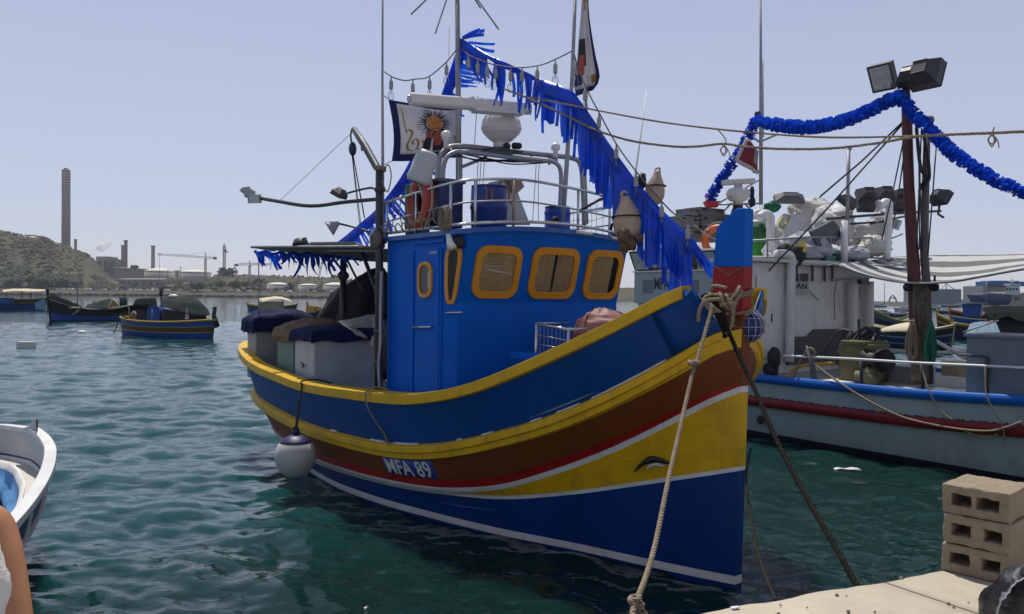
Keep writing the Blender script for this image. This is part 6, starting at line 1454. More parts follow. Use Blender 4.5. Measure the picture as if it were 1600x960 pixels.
    for x, y, v_ in ((1310, 586, .8), (1432, 590, .7), (1480, 592, .9)): 
        p = mv_(x, y, v_); p.z = 1.19; m.sheet([[p+MU*a+MV*b_+BZ*.015*noise.noise(Vector((a*9, b_*9, x))) for a in (-.35, -.1, .15, .35)] for b_ in (-.4, 0, .4)], .01)
        tag(m.build('plastic_sheet', PLASW), 'white plastic sheet lying flat on deck %s' % {1310: 'left of the winch', 1432: 'in front of the mast', 1480: 'beside the metal bin'}[x], 'sheet'); m = MB()
def mm_top(): return mv_(1415, 150, 1.0)
build_trawler_gear()
# ============================================================ SMALLER BOATS
def luzzu(name, label, cat, bow, stern, B, zm, zb, bands, deckmat, stem=None, gun=None, group=None, zs=None, full=2.4, stem_h=.35):
    """double-ended boat from the waterline points of bow and stern; bands: (fraction of height from the top, material)"""
    bow, stern = Vector(bow), Vector(stern); bow.z = stern.z = 0; ax = (stern-bow); L = ax.length; ax.normalize(); pt = Vector((-ax.y, ax.x, 0)); zs = zs or zb
    o = thing(name, (bow+stern)/2, label, cat, group)
    T = [i/26 for i in range(27)]
    def half(t): return B/2*(1-abs(2*t-1)**full)**.75
    def top(t): return zm + ((zb if t < .5 else zs)-zm)*abs(2*t-1)**2.3
    def P(t, sg, k):     # k: 1 at the gunwale, 0 at the water
        ov = .06*L*(abs(2*t-1)**4)*k*(1 if t > .5 else -1)*.6
        return bow + ax*(t*L+ov) + pt*sg*half(t)*(.80+.20*k**.7) + BZ*(top(t)*k)
    h = MB(); mats = []; k0 = 1.
    for fr_, mt in bands:
        if mt not in mats: mats.append(mt)
        k1 = max(0, 1-fr_); h.mi = mats.index(mt)
        for sg in (-1, 1): h.grid([[P(t, sg, k0) for t in T], [P(t, sg, k1) for t in T]])
        k0 = k1
    h.mi = 0
    for sg in (-1, 1): h.grid([[P(t, sg, 0) for t in T], [bow+ax*t*L+pt*sg*half(t)*.5-BZ*.3 for t in T]])
    h.build('hull', mats, o)
    g = MB()
    for sg in (-1, 1): g.tube([P(t, sg, 1)+BZ*.01 for t in T], .035+.004*L, 6)
    g.build('gunwale', gun or YELL, o)
    d = MB(); d.sheet([[P(t, s, 1)-BZ*(.12+.0*zm) - pt*s*.04 for s in (-1, -.5, 0, .5, 1)] for t in T[1:-1]], .03); d.build('deck', deckmat, o)
    for t, e in ((0, -1), (1, 1)):
        s = MB(); b_ = bow + ax*(t*L); s.prism([b_+ax*e*.02-BZ*.2-pt*.05, b_+ax*e*(.06*L*.6+.06)+BZ*(top(t)+(stem_h if t == 0 else stem_h*.4))-pt*.05, b_+ax*(e*(.06*L*.6)-e*.16)+BZ*(top(t)+(stem_h if t == 0 else stem_h*.4))-pt*.05, b_-ax*e*.12-BZ*.2-pt*.05], pt*.1)
        s.build('stem_post', stem or (gun or YELL), o)
    o['_'] = 0; del o['_']
    return o, (bow, ax, pt, L, P, top)
LB = M('luzzu_blue', (.004, .055, .24), .5, .15, 3, bump=.06, spec=.3); LBR = M('luzzu_brown', (.075, .038, .012), .6, .2, 3, spec=.3); LY = M('luzzu_yellow', (.36, .22, .02), .5, .2, 3, spec=.3)
LG = M('luzzu_green', (.006, .045, .035), .5, .2, 3, spec=.3); LD = M('luzzu_dark', (.010, .013, .018), .6, .25, 3, spec=.3); LP = M('luzzu_paleblue', (.14, .24, .33), .55, .12, 3, spec=.3); LN = M('luzzu_navy', (.006, .012, .05), .5, .2, 3, spec=.3)
LR = M('luzzu_orange', (.42, .12, .03), .5, .2, 3, spec=.3)
TG = M('tarp_greygreen', (.040, .050, .044), .95, .3, 1.5, bump=.4, spec=.02); TG2 = M('tarp_blackgreen', (.012, .017, .015), .95, .3, 1.5, bump=.4, spec=.02); CRM = M('canopy_cream', (.50, .42, .28), .8, .12, 2, bump=.1)
def tent(name, pts_rows, mat, label=None, cat='tarpaulin', parent=None):
    """a cloth over ridge lines: rows of points (x, y, depth) joined, with wrinkles"""
    R = []
    for r in pts_rows:
        q = spline([at(*p) for p in r], 6); R.append([lerp(q[int(t*(len(q)-1))], q[min(len(q)-1, int(t*(len(q)-1))+1)], t*(len(q)-1)-int(t*(len(q)-1))) for t in [i/22 for i in range(23)]])
    n = 23; rows = []
    for a, b in zip(R[:-1], R[1:]):
        for k in range(4): rows.append([lerp(a[i], b[i], k/4) + BZ*.05*noise.noise(Vector((i*.35, len(rows)*.5, R[0][0].x))) for i in range(n)])
    rows.append(R[-1][:n]); m = MB(); m.sheet(rows, .03)
    o = m.build(name, mat, parent)
    if label: tag(o, label, cat)
    return o
def build_left_boats():
    # nearest: blue hull, brown band, green stem
    b_, s_ = atz(331, 531, 0), atz(193, 524, 0)
    o, (bow, ax, pt, L, P, top) = luzzu('luzzu_boat', 'blue wooden boat with brown and yellow bands, green stem and grey-green cover', 'boat', b_, s_, 2.1, .95, 1.15, [(.05, LY), (.30, LB), (.34, LY), (.60, LBR), (.65, LY), (1, LB)], WOOD, stem=LG, gun=LY, stem_h=.75)
    dm = (at(260, 500, 48)-CAMP).dot(_f)
    m = MB(); m.prism([at(229, 503, 48.5), at(250, 503, 48.2), at(250, 486, 48.2), at(246, 479, 48.2), at(232, 479, 48.5), at(229, 488, 48.5)], _f*.9); m.build('engine_box', LB, o, bevel=.03)
    m = MB(); m.hexa([at(196, 501, 49.6), at(222, 503, 49), at(226, 498, 49.8), at(200, 496, 50.4), at(207, 488, 49.6), at(209, 488, 49.4), at(210, 486, 50), at(208, 486, 50.2)]); m.build('hatch_cover', M('hatch_ochre', (.17, .10, .03), .7, .2, 3), o)
    m = MB(); m.hexa([at(254, 503, 47.6), at(324, 503, 46.6), at(324, 503, 47.6), at(254, 503, 48.6), at(254, 484, 47.8), at(322, 492, 46.8), at(322, 492, 47.4), at(254, 482, 48.4)]); m.build('cover_shade', LD, o)  # dark boxes added for the shadow inside, under the covers
    m = MB(); m.hexa([at(212, 502, 48.6), at(250, 502, 48.3), at(250, 502, 49.2), at(212, 502, 49.5), at(214, 480, 48.9), at(250, 480, 48.7), at(250, 480, 49.1), at(214, 480, 49.3)]); m.build('cover_shade', LD, o)
    tent('boat_cover', [[(252, 466, 48.8), (268, 464, 48.6), (290, 464, 48.4), (306, 465, 48.2)], [(250, 470, 47.9), (268, 470, 47.6), (292, 474, 47.2), (312, 474, 46.9), (326, 484, 46.5)], [(253, 478, 47.3), (272, 484, 47.0), (294, 491, 46.6), (312, 493, 46.3), (328, 492, 46.1)]], TG, 'sagging grey-green cover over the bow half of the blue boat')
    tent('boat_cover', [[(212, 468, 49.6), (228, 466, 49.4), (244, 466, 49.2)], [(208, 477, 48.8), (226, 477, 48.6), (246, 478, 48.4)], [(168, 486, 49.6), (190, 489, 49.2), (213, 480, 48.7)]], TG2, 'dark cover stretched over the stern half of the blue boat')
    m = MB(); m.prism([at(331, 489, 46.3), at(335, 493, 46.2), at(341, 508, 46.2), (at(339, 512, 46.2)), at(334, 513, 46.2), at(331, 500, 46.3)], _f*.25); tag(m.build('hanging_cloth', TG2), 'dark cloth hanging over the green stem of the blue boat', 'cloth')
    m = MB(); m.tube([at(252, 480, 48.4), at(252, 446, 48.4)], .05, 6); m.tube([at(251, 462, 48.4), at(253, 450, 48.4)], .12, 6); m.build('mast', DARKM, o)
    m = MB(); m.prism([at(289, 499, 47), at(295, 499, 47), at(295, 492, 47), at(290, 491, 47)], _f*.25); m.build('white_drum', PLASW, o)
    m = MB(); m.ball(at(271, 463, 48.5), (.3, .2, .12)); tag(m.build('white_bag', PLASW), 'small white bag on the ridge of the grey-green cover', 'bag')
    m = MB(); m.tube([at(185, 499, 49.7), at(183, 510, 49.7), at(178, 521, 49.7)], .03, 5); tag(m.build('mooring_line', ROPE_D), 'dark line hanging from the stern of the blue boat into the water', 'line')
    for k, t in enumerate((.18, .52, .82)):
        m = MB(); m.tube([P(t, .8, 1), P(t, .8, 1)+BZ*.75], .025, 5); m.build('awning_pole', GALV, o)
    # middle: dark boat under black covers, tall prow on the left
    o, (bow, ax, pt, L, P, top) = luzzu('luzzu_boat', 'dark covered boat with a tall upright prow at its left end', 'boat', atz(78, 502, 0), atz(212, 500, 0), 2.4, 1.0, 2.0, [(.08, LD), (.62, LD), (.95, LB), (1, LD)], TG2, stem=LD, gun=LD, stem_h=.9, zs=1.2)
    tent('boat_cover', [[(76, 457, 77), (84, 460, 76.6), (100, 467, 76), (125, 477, 75.4)], [(75, 470, 75.8), (84, 477, 75.5), (104, 482, 75.2), (128, 480, 75)], [(76, 492, 75.2), (86, 497, 74.9), (104, 496, 74.8), (122, 492, 74.6)]], TG2, 'black cover sloping down from the tall prow of the dark boat')
    tent('boat_cover', [[(137, 476, 76), (155, 470, 75.8), (175, 467, 75.5)], [(132, 481, 74.8), (152, 482, 74.6), (170, 482, 74.4), (190, 480, 74.2)]], TG, 'grey-green tent with an orange end over the stern of the dark boat')
    m = MB(); m.prism([at(168, 482, 74.1), at(188, 480, 74.1), at(177, 467, 74.4)], _f*.1); m.build('tent_end', M('tent_ochre', (.24, .13, .03), .7, .2, 4), o)
    m = MB()
    for a, b in (((168, 482), (177, 467)), ((188, 480), (177, 467)), ((168, 482), (208, 477))): m.tube([at(*a, 74), at(*b, 74)], .06, 5)
    m.build('tent_pole', CRM, o)
    m = MB(); m.tube([at(193, 480, 75), at(193, 465, 75)], .35, 8); m.tube([at(194, 468, 75), at(195, 458, 75)], .06, 6); m.build('engine_stack', LG, o)
    m = MB(); rows = [[at(lerp(104, 124, t), 481, 73.4-1.2*sin(pi*t)*0) + pt*0 for t in np.linspace(0, 1, 9)], [at(lerp(105, 121, t), 481+11*sin(pi*(.1+.8*t))**.6, 73.0) for t in np.linspace(0, 1, 9)]]
    m.sheet(rows, .9, _f); dg = m.build('hull', M('dinghy_grey', (.20, .21, .19), .6, .15, 3)); dgo = thing('dinghy', at(114, 490, 73), 'small grey dinghy lying alongside the dark covered boat', 'dinghy'); put(dg, dgo)
    m = MB(); m.tube([at(103, 481, 72.9), at(125, 481, 72.9)], .07, 6); m.build('gunwale', CRM, dgo)
    m = MB(); m.tube([at(121, 478, 75), at(121, 444, 75)], .035, 5); m.tube([at(74, 492, 75), at(74, 458, 75)], .04, 5); m.tube([at(121, 455, 75), at(130, 478, 75)], .02, 4); m.build('mast_pole', DARKM, o)
    m = MB(); m.box(at(76, 461, 74.8), (.2, .1, .4)); m.build('prow_plate', CRM, o)
    # far left: pale blue bow, cream canopy
    o, (bow, ax, pt, L, P, top) = luzzu('luzzu_boat', 'pale blue boat under a long cream canopy at the left edge', 'boat', atz(70, 484.5, 0), atz(-46, 484, 0), 2.6, 1.45, 1.7, [(.1, LP), (.30, LD), (.36, LY), (.5, LD), (1, LB)], WOOD, stem=LP, gun=LD, stem_h=.15)
    m = MB(); m.prism([at(55, 483, 110), at(70, 485, 110.5), at(70, 467, 110.5), at(55, 473, 110)], _f*.1); m.build('bow_panel', LP, o)
    tent('boat_canopy', [[(4, 453, 114), (20, 451.5, 114), (45, 451.5, 114), (72, 453, 114)], [(5, 457, 111), (25, 455, 111), (48, 456, 111), (70, 455, 111)]], CRM, None, None, o)
    for x in (10, 34, 48): m = MB(); m.tube([at(x, 474, 112), at(x, 454, 112)], .06, 5); m.build('canopy_pole', DARKM, o)
    m = MB(); m.box(at(8, 470, 112), (2., 1, .8)); m.build('engine_box', LB, o)
    # boats seen past the stern of the main boat
    o, _ = luzzu('luzzu_boat', 'small boat with a cream canopy seen just past the stern awning post', 'boat', atz(388, 486, 0), atz(462, 487, 0), 2.3, .75, 1.15, [(.15, LY), (.5, LG), (1, LB)], WOOD, gun=LY, stem_h=.25)
    tent('boat_canopy', [[(405, 467, 79), (422, 464, 79), (440, 464, 79), (456, 470, 79)], [(406, 474, 77.5), (424, 469, 77.5), (440, 468, 77.5), (455, 472, 77.5)]], CRM, None, None, o)
    for x in (408, 442): m = MB(); m.tube([at(x, 484, 78), at(x, 468, 78)], .05, 5); m.build('canopy_pole', GALV, o)
    m = MB(); m.box(at(424, 477, 78), (2.2, .8, .7)); m.build('cabin', M('cabin_tan', (.24, .2, .13), .7, .2, 3), o)
    o, _ = luzzu('luzzu_boat', 'small boat with an ochre cabin seen over the navy tarpaulin', 'boat', atz(482, 496, 0), atz(560, 495, 0), 2.2, 1.0, 1.4, [(.2, LR), (1, LN)], WOOD, gun=LR, stem_h=.4)
    m = MB(); m.hexa([at(493, 486, 66), at(510, 486, 66), at(512, 486, 67.5), at(495, 486, 67.5), at(495, 478, 66), at(506, 482, 66), at(508, 482, 67.5), at(497, 478, 67.5)]); m.box(at(486, 484, 66), (.7, .6, .5)); m.build('cabin', M('cabin_ochre', (.45, .25, .04), .6, .2, 3), o)
    m = MB()
    for x in (515, 525): m.tube([at(x, 484, 66), at(x, 469, 66)], .05, 5)
    m.tube([at(514, 469, 66), at(527, 469, 66)], .08, 5); m.tube([at(514, 474, 66), at(527, 474, 66)], .05, 5); m.build('tube_frame', PLASW, o)
    # floats on the water
    m = MB(); c = atz(41, 543, 0); m.box(c+BZ*.10, (.72, .42, .36)); m.box(c+BZ*.29+_r*.25, (.12, .12, .08)); fo = m.build('jerrycan_float', M('float_white', (.58, .56, .52), .5, .08, 3, dirt=(.35, .33, .25)), bevel=.05); tag(fo, 'white rectangular jerrycan float on the water at far left', 'float')
    m = MB(); c = atz(128, 521, 0); m.ball(c+BZ*.03, (.32, .24, .17), seg=16, rings=10); m.ball(c+BZ*.02-_r*.22, (.1, .1, .10)); tag(m.build('mooring_buoy', M('float_white', (.58, .56, .52))), 'flat white mooring buoy in front of the two covered boats', 'buoy')
    for x, y, s, lab in ((1322, 733, .22, 'white scrap of plastic floating in front of the pale hull'), (932, 908, .05, 'small dark blue scrap floating beside the stem'), (572, 949, .02, 'tiny pale scrap floating at the bottom edge of the photo')):
        c = atz(x, y, .02); m = MB(); m.sheet([[c+_r*a*s+Vector((0, 1, 0))*b_*s*.7+BZ*.035*noise.noise(Vector((a*3, b_*3, x))) for a in (-1, -.5, 0, .5, 1)] for b_ in (-.4, 0, .5)], .008); tag(m.build('floating_scrap', PLASW if x != 932 else NAVYT), lab, 'scrap')
    # thin dark strands on the water
    m = MB(); rnd = random.Random(41)
    for k in range(170):
        y = 540+420*rnd.random()**1.3; x = rnd.uniform(-40, 430) if rnd.random() < .8 else rnd.uniform(430, 900)
        c = atz(x, y, .028); a = rnd.gauss(0, .35); L = rnd.uniform(.04, .20); d = Vector((cos(a), sin(a)*.6, 0)); w = rnd.uniform(.002, .005)
        pts = [c+d*L*(q-.5)+Vector((0, .02*sin(q*5+k), 0)) for q in (0, .33, .66, 1)]; m.tube(pts, w, 4)
    stuff(tag(m.build('dark_strands', M('strand_brown', (.018, .015, .011), .7, .3, 9), recalc=False), 'thin dark strands lying on the water', 'seaweed'))
build_left_boats()

def build_white_boat():
    near = [(58, 669, 1.16), (72, 680, 1.10), (81, 693, 1.05), (83.5, 705, 1.0), (80, 727, .95), (70, 750, .90), (55, 774, .85), (38, 796, .80), (20, 816, .76), (0, 839, .72), (-40, 888, .68), (-75, 960, .70)]
    far = [(-75, 960, .70), (-190, 930, .72), (-250, 850, .75), (-230, 770, .8), (-160, 715, .86), (-90, 684, .93), (-40, 668, 1.0), (0, 663, 1.06), (28, 665, 1.10), (58, 669, 1.16)]
    loop = spline([atz(x, y, z) for x, y, z in near], 5) + spline([atz(x, y, z) for x, y, z in far], 5)[1:-1]
    c = sum(loop, Vector())/len(loop); o = thing('rowing_boat', Vector((c.x, c.y, 0)), 'white open boat with a blue inside and blue ribbed side, cut by the left edge', 'boat')
    N = len(loop); nin = []; WS = 1 if sum(a.x*b_.y-b_.x*a.y for a, b_ in zip(loop, loop[1:]+loop[:1])) > 0 else -1
    for i, p in enumerate(loop):
        d = loop[(i+1) % N]-loop[i-1]; q = Vector((-d.y, d.x, 0)).normalized()
        nin.append(q*WS)
    for _k in range(3): nin = [(nin[i-1]+nin[i]*1.2+nin[(i+1) % N]).normalized() for i in range(N)]
    def ringat(off, dz, absz=None): return [Vector((p.x, p.y, 0)) + q*off + BZ*((p.z+dz) if absz is None else absz) for p, q in zip(loop, nin)]
    W = M('boat_white_b', (.62, .61, .58), .45, .06, 3, bump=.06, dirt=(.36, .34, .3), dscale=4, damt=.4); GI = M('bulwark_grey', (.46, .47, .46), .55, .08, 2, dirt=(.28, .27, .24)); CI = M('ledge_cream', (.55, .51, .43), .6, .08, 2, dirt=(.3, .27, .2)); BI = M('inside_blue', (.34, .50, .64), .55, .12, 2, dirt=(.3, .4, .5)); BI2 = M('inside_mid_blue', (.10, .27, .50), .55, .12, 2); HB = M('side_navy', (.010, .022, .10), .45, .15, 2)
    def skin(rings, nm, mat): m = MB(); m.grid(rings, closed=True); return m.build(nm, mat, o)
    m = MB(); rs = [ringat(-.03, -.075), ringat(-.03, 0), ringat(.085, .005), ringat(.085, -.05)]; m.grid([rs[k] for k in (0, 1, 2, 3, 0)], closed=True, smooth=False); m.build('rail_cap', W, o, bevel=.01)
    skin([ringat(.05, -.04), ringat(.07, -.44)], 'bulwark', GI)
    skin([ringat(.05, -.40), ringat(.26, -.38)], 'side_deck', CI); skin([ringat(.26, -.36), ringat(.30, -.36), ringat(.32, -.46)], 'coaming', W)
    skin([ringat(.32, -.42), ringat(.35, -.54), ringat(.42, -.55), ringat(.44, -.64)], 'inner_side', BI2)
    fl = ringat(.40, 0, .27); m = MB(); m._add(fl, [tuple(range(N))]); m.build('floor', BI, o)
    h = MB(); h.mi = 0; lv = [ringat(-.01, -.06), ringat(.02, -.14), ringat(.07, -.36), ringat(.10, -.42), ringat(.30, 0, .02), ringat(.7, 0, -.4)]
    for k, mi in enumerate((0, 1, 0, 1, 2)): h.mi = mi; h.grid([lv[k], lv[k+1]], closed=True)
    h.build('hull', [W, HB, M('hull_lower', (.012, .03, .10), .5, .15, 2)], o)
    for i in range(10, 56, 7):
        m = MB(); a, b_, d = lv[1][i], lv[2][i], (loop[i+1]-loop[i-1]).normalized(); m.hexa([a-d*.02, a+d*.02, a+d*.02-nin[i]*.02, a-d*.02-nin[i]*.02, b_-d*.02, b_+d*.02, b_+d*.02-nin[i]*.02, b_-d*.02-nin[i]*.02][::-1]); m.build('rib', W, o)
    m = MB(); p = loop[0]
    prof = [at(44, 670, 8.95), at(58, 672, 8.95), at(59, 657, 8.95), at(55, 655, 8.95), at(51, 659, 8.95), at(46, 666, 8.95), at(36, 669, 8.95), at(30, 672, 8.95)]
    m.prism(prof, ray(52, 662)*.09); hn = m.build('prow_horn', GI, o, bevel=.015)
    m = MB(); m.prism([at(56, 668, 8.93), at(59.3, 671, 8.93), at(59.3, 656.8, 8.93), at(56.5, 655, 8.93)], ray(57, 662)*.07); m.build('horn_tip', DARKM, hn)
build_white_boat()

def build_right_boats():
    G = 'small boats moored beyond the right-hand boat'
    def bt(lab, x0, y0, x1, y1, B, zm, zb, bands, deck, **k): return luzzu('luzzu_boat', lab, 'boat', atz(x0, y0, 0), atz(x1, y1, 0), B, zm, zb, bands, deck, group=G, **k)[0]
    o = bt('navy boat with a flat cream cover over its whole deck, seen behind the winch', 1356, 541, 1486, 546, 2.4, 1.0, 1.35, [(.08, CRM), (.35, LD), (.42, LP), (.7, LN), (.75, LP), (1, LN)], CRM, gun=CRM, stem_h=.3)
    m = MB(); m.sheet([[at(lerp(1362, 1462, i/10), 519+ -2*sin(pi*i/10)-0*i, 37) for i in range(11)], [at(lerp(1392, 1458, i/10), 509-6*sin(pi*i/12), 40) for i in range(11)]], .05); m.build('deck_cover', CRM, o)
    bt('dark boat with two curved yellow rails at its bow, right of the mast', 1466, 524, 1560, 526, 2.2, .8, 1.7, [(.1, LY), (.3, LBR), (.38, LY), (.7, LD), (1, LN)], WOOD, gun=LY, stem_h=.25)
    bt('blue-grey boat whose yellow bow rail curls up beside the white cabin post', 1364, 514, 1440, 514, 2.3, .75, 1.9, [(.1, LY), (.4, M('hull_slate', (.04, .07, .10), .5, .2, 3)), (1, LN)], M('deck_slate', (.08, .12, .15), .6, .2, 3), gun=LY, stem_h=.2)
    o = bt('boat with orange rail and square bright blue cabin', 1486, 511, 1572, 512, 2.6, 1.3, 1.8, [(.1, LR), (.3, LD), (.4, CRM), (1, LB)], WOOD, gun=LR, stem_h=.2)
    m = MB(); m.hexa([at(1505, 495, 62), at(1532, 495, 62), at(1534, 495, 64), at(1507, 495, 64), at(1503, 475, 62), at(1534, 475, 62), at(1536, 475, 64), at(1505, 475, 64)]); m.build('cabin', LB, o)
    m = MB(); m.box(at(1519, 474, 62.5), (1.75, 1.4, .1)); m.build('cabin_roof', LP, o); m = MB(); m.tube(torus_pts(at(1547, 492, 60), _r, _u, .35, 16), .07, 6); m.build('tyre_fender', BLACK, o)
    o = bt('boat under a black cover with a blue and white patterned cloth on deck', 1490, 532, 1640, 534, 2.5, .9, 1.2, [(.1, LY), (.5, LD), (1, LN)], WOOD, gun=LY, stem_h=.3)
    tent('boat_cover', [[(1534, 482, 44), (1556, 477, 44), (1590, 479, 44), (1650, 478, 44)], [(1540, 488, 41.5), (1552, 491, 41.2), (1585, 487, 41), (1650, 490, 41)], [(1544, 495, 40.5), (1556, 501, 40.3), (1575, 494, 40.2), (1596, 503, 40), (1620, 497, 40), (1650, 504, 40)]], TG2, 'black cover over the boat at the right edge')
    m = MB(); m.hexa([at(1556, 526, 40.6), at(1660, 526, 40.4), at(1660, 526, 42), at(1556, 526, 42), at(1552, 492, 40.8), at(1660, 492, 40.6), at(1660, 492, 42.2), at(1552, 492, 42.2)]); m.build('deckhouse', LD, o)
    PT, nt, b = new_mat('pattern_cloth'); b.inputs['Specular IOR Level'].default_value = .1; n = tex_noise(nt, 4.5, 4); c_ = ramp(nt, n.outputs['Fac'], [(.34, (.02, .08, .17)), (.44, (.26, .30, .33)), (.52, (.03, .14, .23)), (.60, (.28, .27, .27)), (.68, (.17, .04, .05))]); nt.links.new(c_.outputs[0], b.inputs['Base Color']); b.inputs['Roughness'].default_value = .8
    tent('pattern_cloth', [[(1516, 506, 41), (1530, 503, 40.8), (1548, 503, 40.4), (1556, 504, 40)], [(1508, 523, 39.4), (1526, 523, 39.2), (1548, 523, 39), (1564, 521, 38.8)]], PT, 'blue and white patterned cloth spread on the boat beside the black cover', 'cloth')
    m = MB(); m.tube([at(1505, 519, 39), at(1560, 501, 39)], .04, 5); m.build('boom', GALV, o)
    # farther craft: individually built small cruisers and barges
    W = M('far_white', (.50, .51, .53), .5, .1, 3); GR_ = M('far_grey', (.20, .23, .26), .6, .15, 3); DB = M('far_blue', (.03, .07, .16), .6, .15, 3); TL = M('far_teal', (.03, .10, .09), .6, .15, 3)
    spec = [(1362, 1392, 492, 9, GR_, 'far grey boat with a low roof just right of the cabin post'), (1388, 1422, 495, 11, DB, 'far dark blue boat with a small wheelhouse left of the mast'), (1398, 1430, 486, 8, W, 'far white motor boat left of the mast'), (1464, 1494, 490, 10, TL, 'far boat with a green awning right of the mast'), (1470, 1500, 480, 10, W, 'far white cruiser behind the green awning boat'), (1440, 1468, 484, 9, GR_, 'far grey boat partly hidden by the mast'), (1545, 1580, 486, 9, GR_, 'far grey launch behind the blue cabin boat'), (1576, 1612, 484, 9, W, 'far white launch at the right edge'), (1500, 1540, 474, 8, W, 'far white yacht in front of the tan wall'), (1360, 1384, 480, 6, W, 'far pale boat on the open water near the cabin post'), (1450, 1484, 476, 9, W, 'far white sailing yacht hull below the grey wall')]
    for k, (x0, x1, yw, h, mt, lab) in enumerate(spec):
        a, b_ = atz(x0, yw, 0), atz(x1, yw, 0); dpt = (a-CAMP).dot(_f); sc = dpt/FPX; L = (b_-a).length
        o, (bow, ax, pt, L, P, top) = luzzu('motor_boat', lab, 'boat', a, b_, L*.3, h*.42*sc, h*.6*sc, [(.15, W), (.6, mt), (1, LN)], GR_, gun=W, group='far boats in the right-hand basin', stem_h=.05*L)
        m = MB(); c = bow + ax*L*.55 + BZ*h*.42*sc; w = L*.30; m.hexa([c+ax*q*w+pt*s*L*.10 for q, s in ((-.6, -1), (.5, -1), (.5, 1), (-.6, 1))]+[c+ax*q*w+pt*s*L*.09+BZ*h*.38*sc for q, s in ((-.35, -1), (.5, -1), (.5, 1), (-.35, 1))]); m.build('cabin', W if k % 2 else mt, o)
        m = MB(); m.box(c+BZ*h*.24*sc-ax*w*.05, (w*.75, w*.02, h*.12*sc), (ax, pt, BZ)); m.box(c+BZ*h*.24*sc, (w*.7, L*.21, h*.10*sc), (ax, pt, BZ)); m.build('cabin_window', M('far_glass', (.03, .035, .045), .2), o)
        m = MB(); m.sheet([[c+ax*q*w*1.5+pt*s*L*.12+BZ*h*.42*sc for s in (-1, 1)] for q in (-.4, .6)], .03*L*.2); m.build('roof', W, o)
        m = MB(); m.tube([c+BZ*h*.3*sc, c+BZ*h*(1.0+.5*(k % 3))*sc], .012*L*.4, 5); m.build('mast', GALV, o)
    # masts of small craft, a loading crane, and the yard ashore
    o = thing('stone_quay', at(1500, 474, 230), 'long pale stone quay wall behind the moored boats on the right', 'quay wall')
    ST = M('quay_stone', (.30, .27, .22), .8, .15, .2, bump=.2, dirt=(.2, .18, .14), dscale=.1)
    m = MB(); a, b_ = atz(1436, 478.5, 0), atz(1760, 485, 0); a.z = b_.z = 0; y = Vector((0, 60, 0)); m.hexa([a-BZ, b_-BZ, b_+y-BZ, a+y-BZ, a+BZ*1.9, b_+BZ*1.9, b_+y+BZ*1.9, a+y+BZ*1.9]); m.build('wall', ST, o)
    def far_box(name, lab, cat, x0, x1, y0, y1, d, mat, dep=12, roof=None, wins=0, group=None):
        o = thing(name, at((x0+x1)/2, y1, d), lab, cat, group); p = at(x0, y1, d); q = at(x1, y1, d); t = at(x0, y0, d); u_ = at(x1, y0, d); yy = Vector((0, dep, 0))
        for v_ in (p, q): v_.z = min(p.z, q.z)
        m = MB(); m.hexa([p, q, q+yy, p+yy, t, u_, u_+yy, t+yy]); m.build('wall', mat, o)
        if roof: m = MB(); m.sheet([[t+BZ*.05-_r*.4-Vector((0, .5, 0)), u_+BZ*.05+_r*.4-Vector((0, .5, 0))], [t+yy+BZ*.3, u_+yy+BZ*.3]], .4); m.build('roof', roof, o)
        for k in range(wins):
            a = lerp(p, q, (k+.5)/wins); z0, z1 = lerp(p.z, t.z, .4), lerp(p.z, t.z, .72); w = (q-p).length/wins*.32
            m = MB(); m.box(Vector((a.x, a.y-.05, (z0+z1)/2)), (w, .14, z1-z0)); m.build('window', M('far_glass', (.03, .035, .045), .2), o)
        return o
    far_box('harbour_wall', 'low grey harbour wall in front of the yard', 'wall', 1440, 1502, 452, 475, 260, M('yard_grey', (.24, .25, .26), .8, .1, .3))
    far_box('yard_building', 'tan flat-roofed building at the right edge of the yard', 'building', 1576, 1700, 458, 478, 250, M('yard_tan', (.36, .31, .24), .8, .1, .3), roof=M('yard_roof', (.4, .36, .3), .8, .1, .3), wins=5)
    sd = far_box('boat_shed', 'blue-roofed shed above the hauled-out vessel', 'shed', 1536, 1588, 447, 477, 270, M('shed_wall', (.24, .235, .23), .8, .1, .3), wins=3)
    m = MB(); m.box(at(1562, 444, 272), (12, 8, 1.6)); m.box(at(1562, 441, 272), (9, 7, .8)); m.build('roof', M('shed_blue', (.02, .08, .24), .6, .1, .3), sd, bevel=.2)
    o = thing('hauled_vessel', at(1555, 475, 215), 'dark blue vessel hauled out on the quay with a white wheelhouse', 'vessel')
    hv = [[at(1525, 461, 215), at(1545, 458, 214), at(1582, 461, 214)], [at(1530, 470, 215), at(1546, 470, 214), at(1580, 471, 214)], [at(1536, 476, 215), at(1550, 477, 214), at(1576, 477, 214)]]
    m = MB(); m.sheet(hv, 4.5, Vector((0, 1, 0))); m.build('hull', M('vessel_blue', (.02, .03, .10), .5, .1, .5), o)
    m = MB(); m.hexa([at(1570, 461, 214), at(1594, 461, 214), at(1595, 461, 218), at(1571, 461, 218), at(1572, 447, 214), at(1592, 447, 214), at(1593, 447, 218), at(1573, 447, 218)]); m.box(at(1582, 445, 215.5), (3.0, 3, .4)); m.build('wheelhouse', W, o)
    m = MB()
    for x in (1574, 1579, 1584, 1589): m.box(at(x, 452, 213.9), (.5, .1, .6))
    m.build('window', M('far_glass', (.03, .035, .045), .2), o); m = MB(); m.tube([at(1582, 446, 215.5), at(1581, 434, 215.5)], .12, 6); m.tube([at(1576, 440, 215.5), at(1587, 440, 215.5)], .08, 5); m.build('mast', W, o)
    m = MB()
    for x0, y0, x1, y1, r_ in ((1479, 462, 1478, 443, .14), (1478, 443, 1500, 459, .12), (1478, 443, 1468, 457, .1)): m.tube([at(x0, y0, 240), at(x1, y1, 240)], r_, 5)
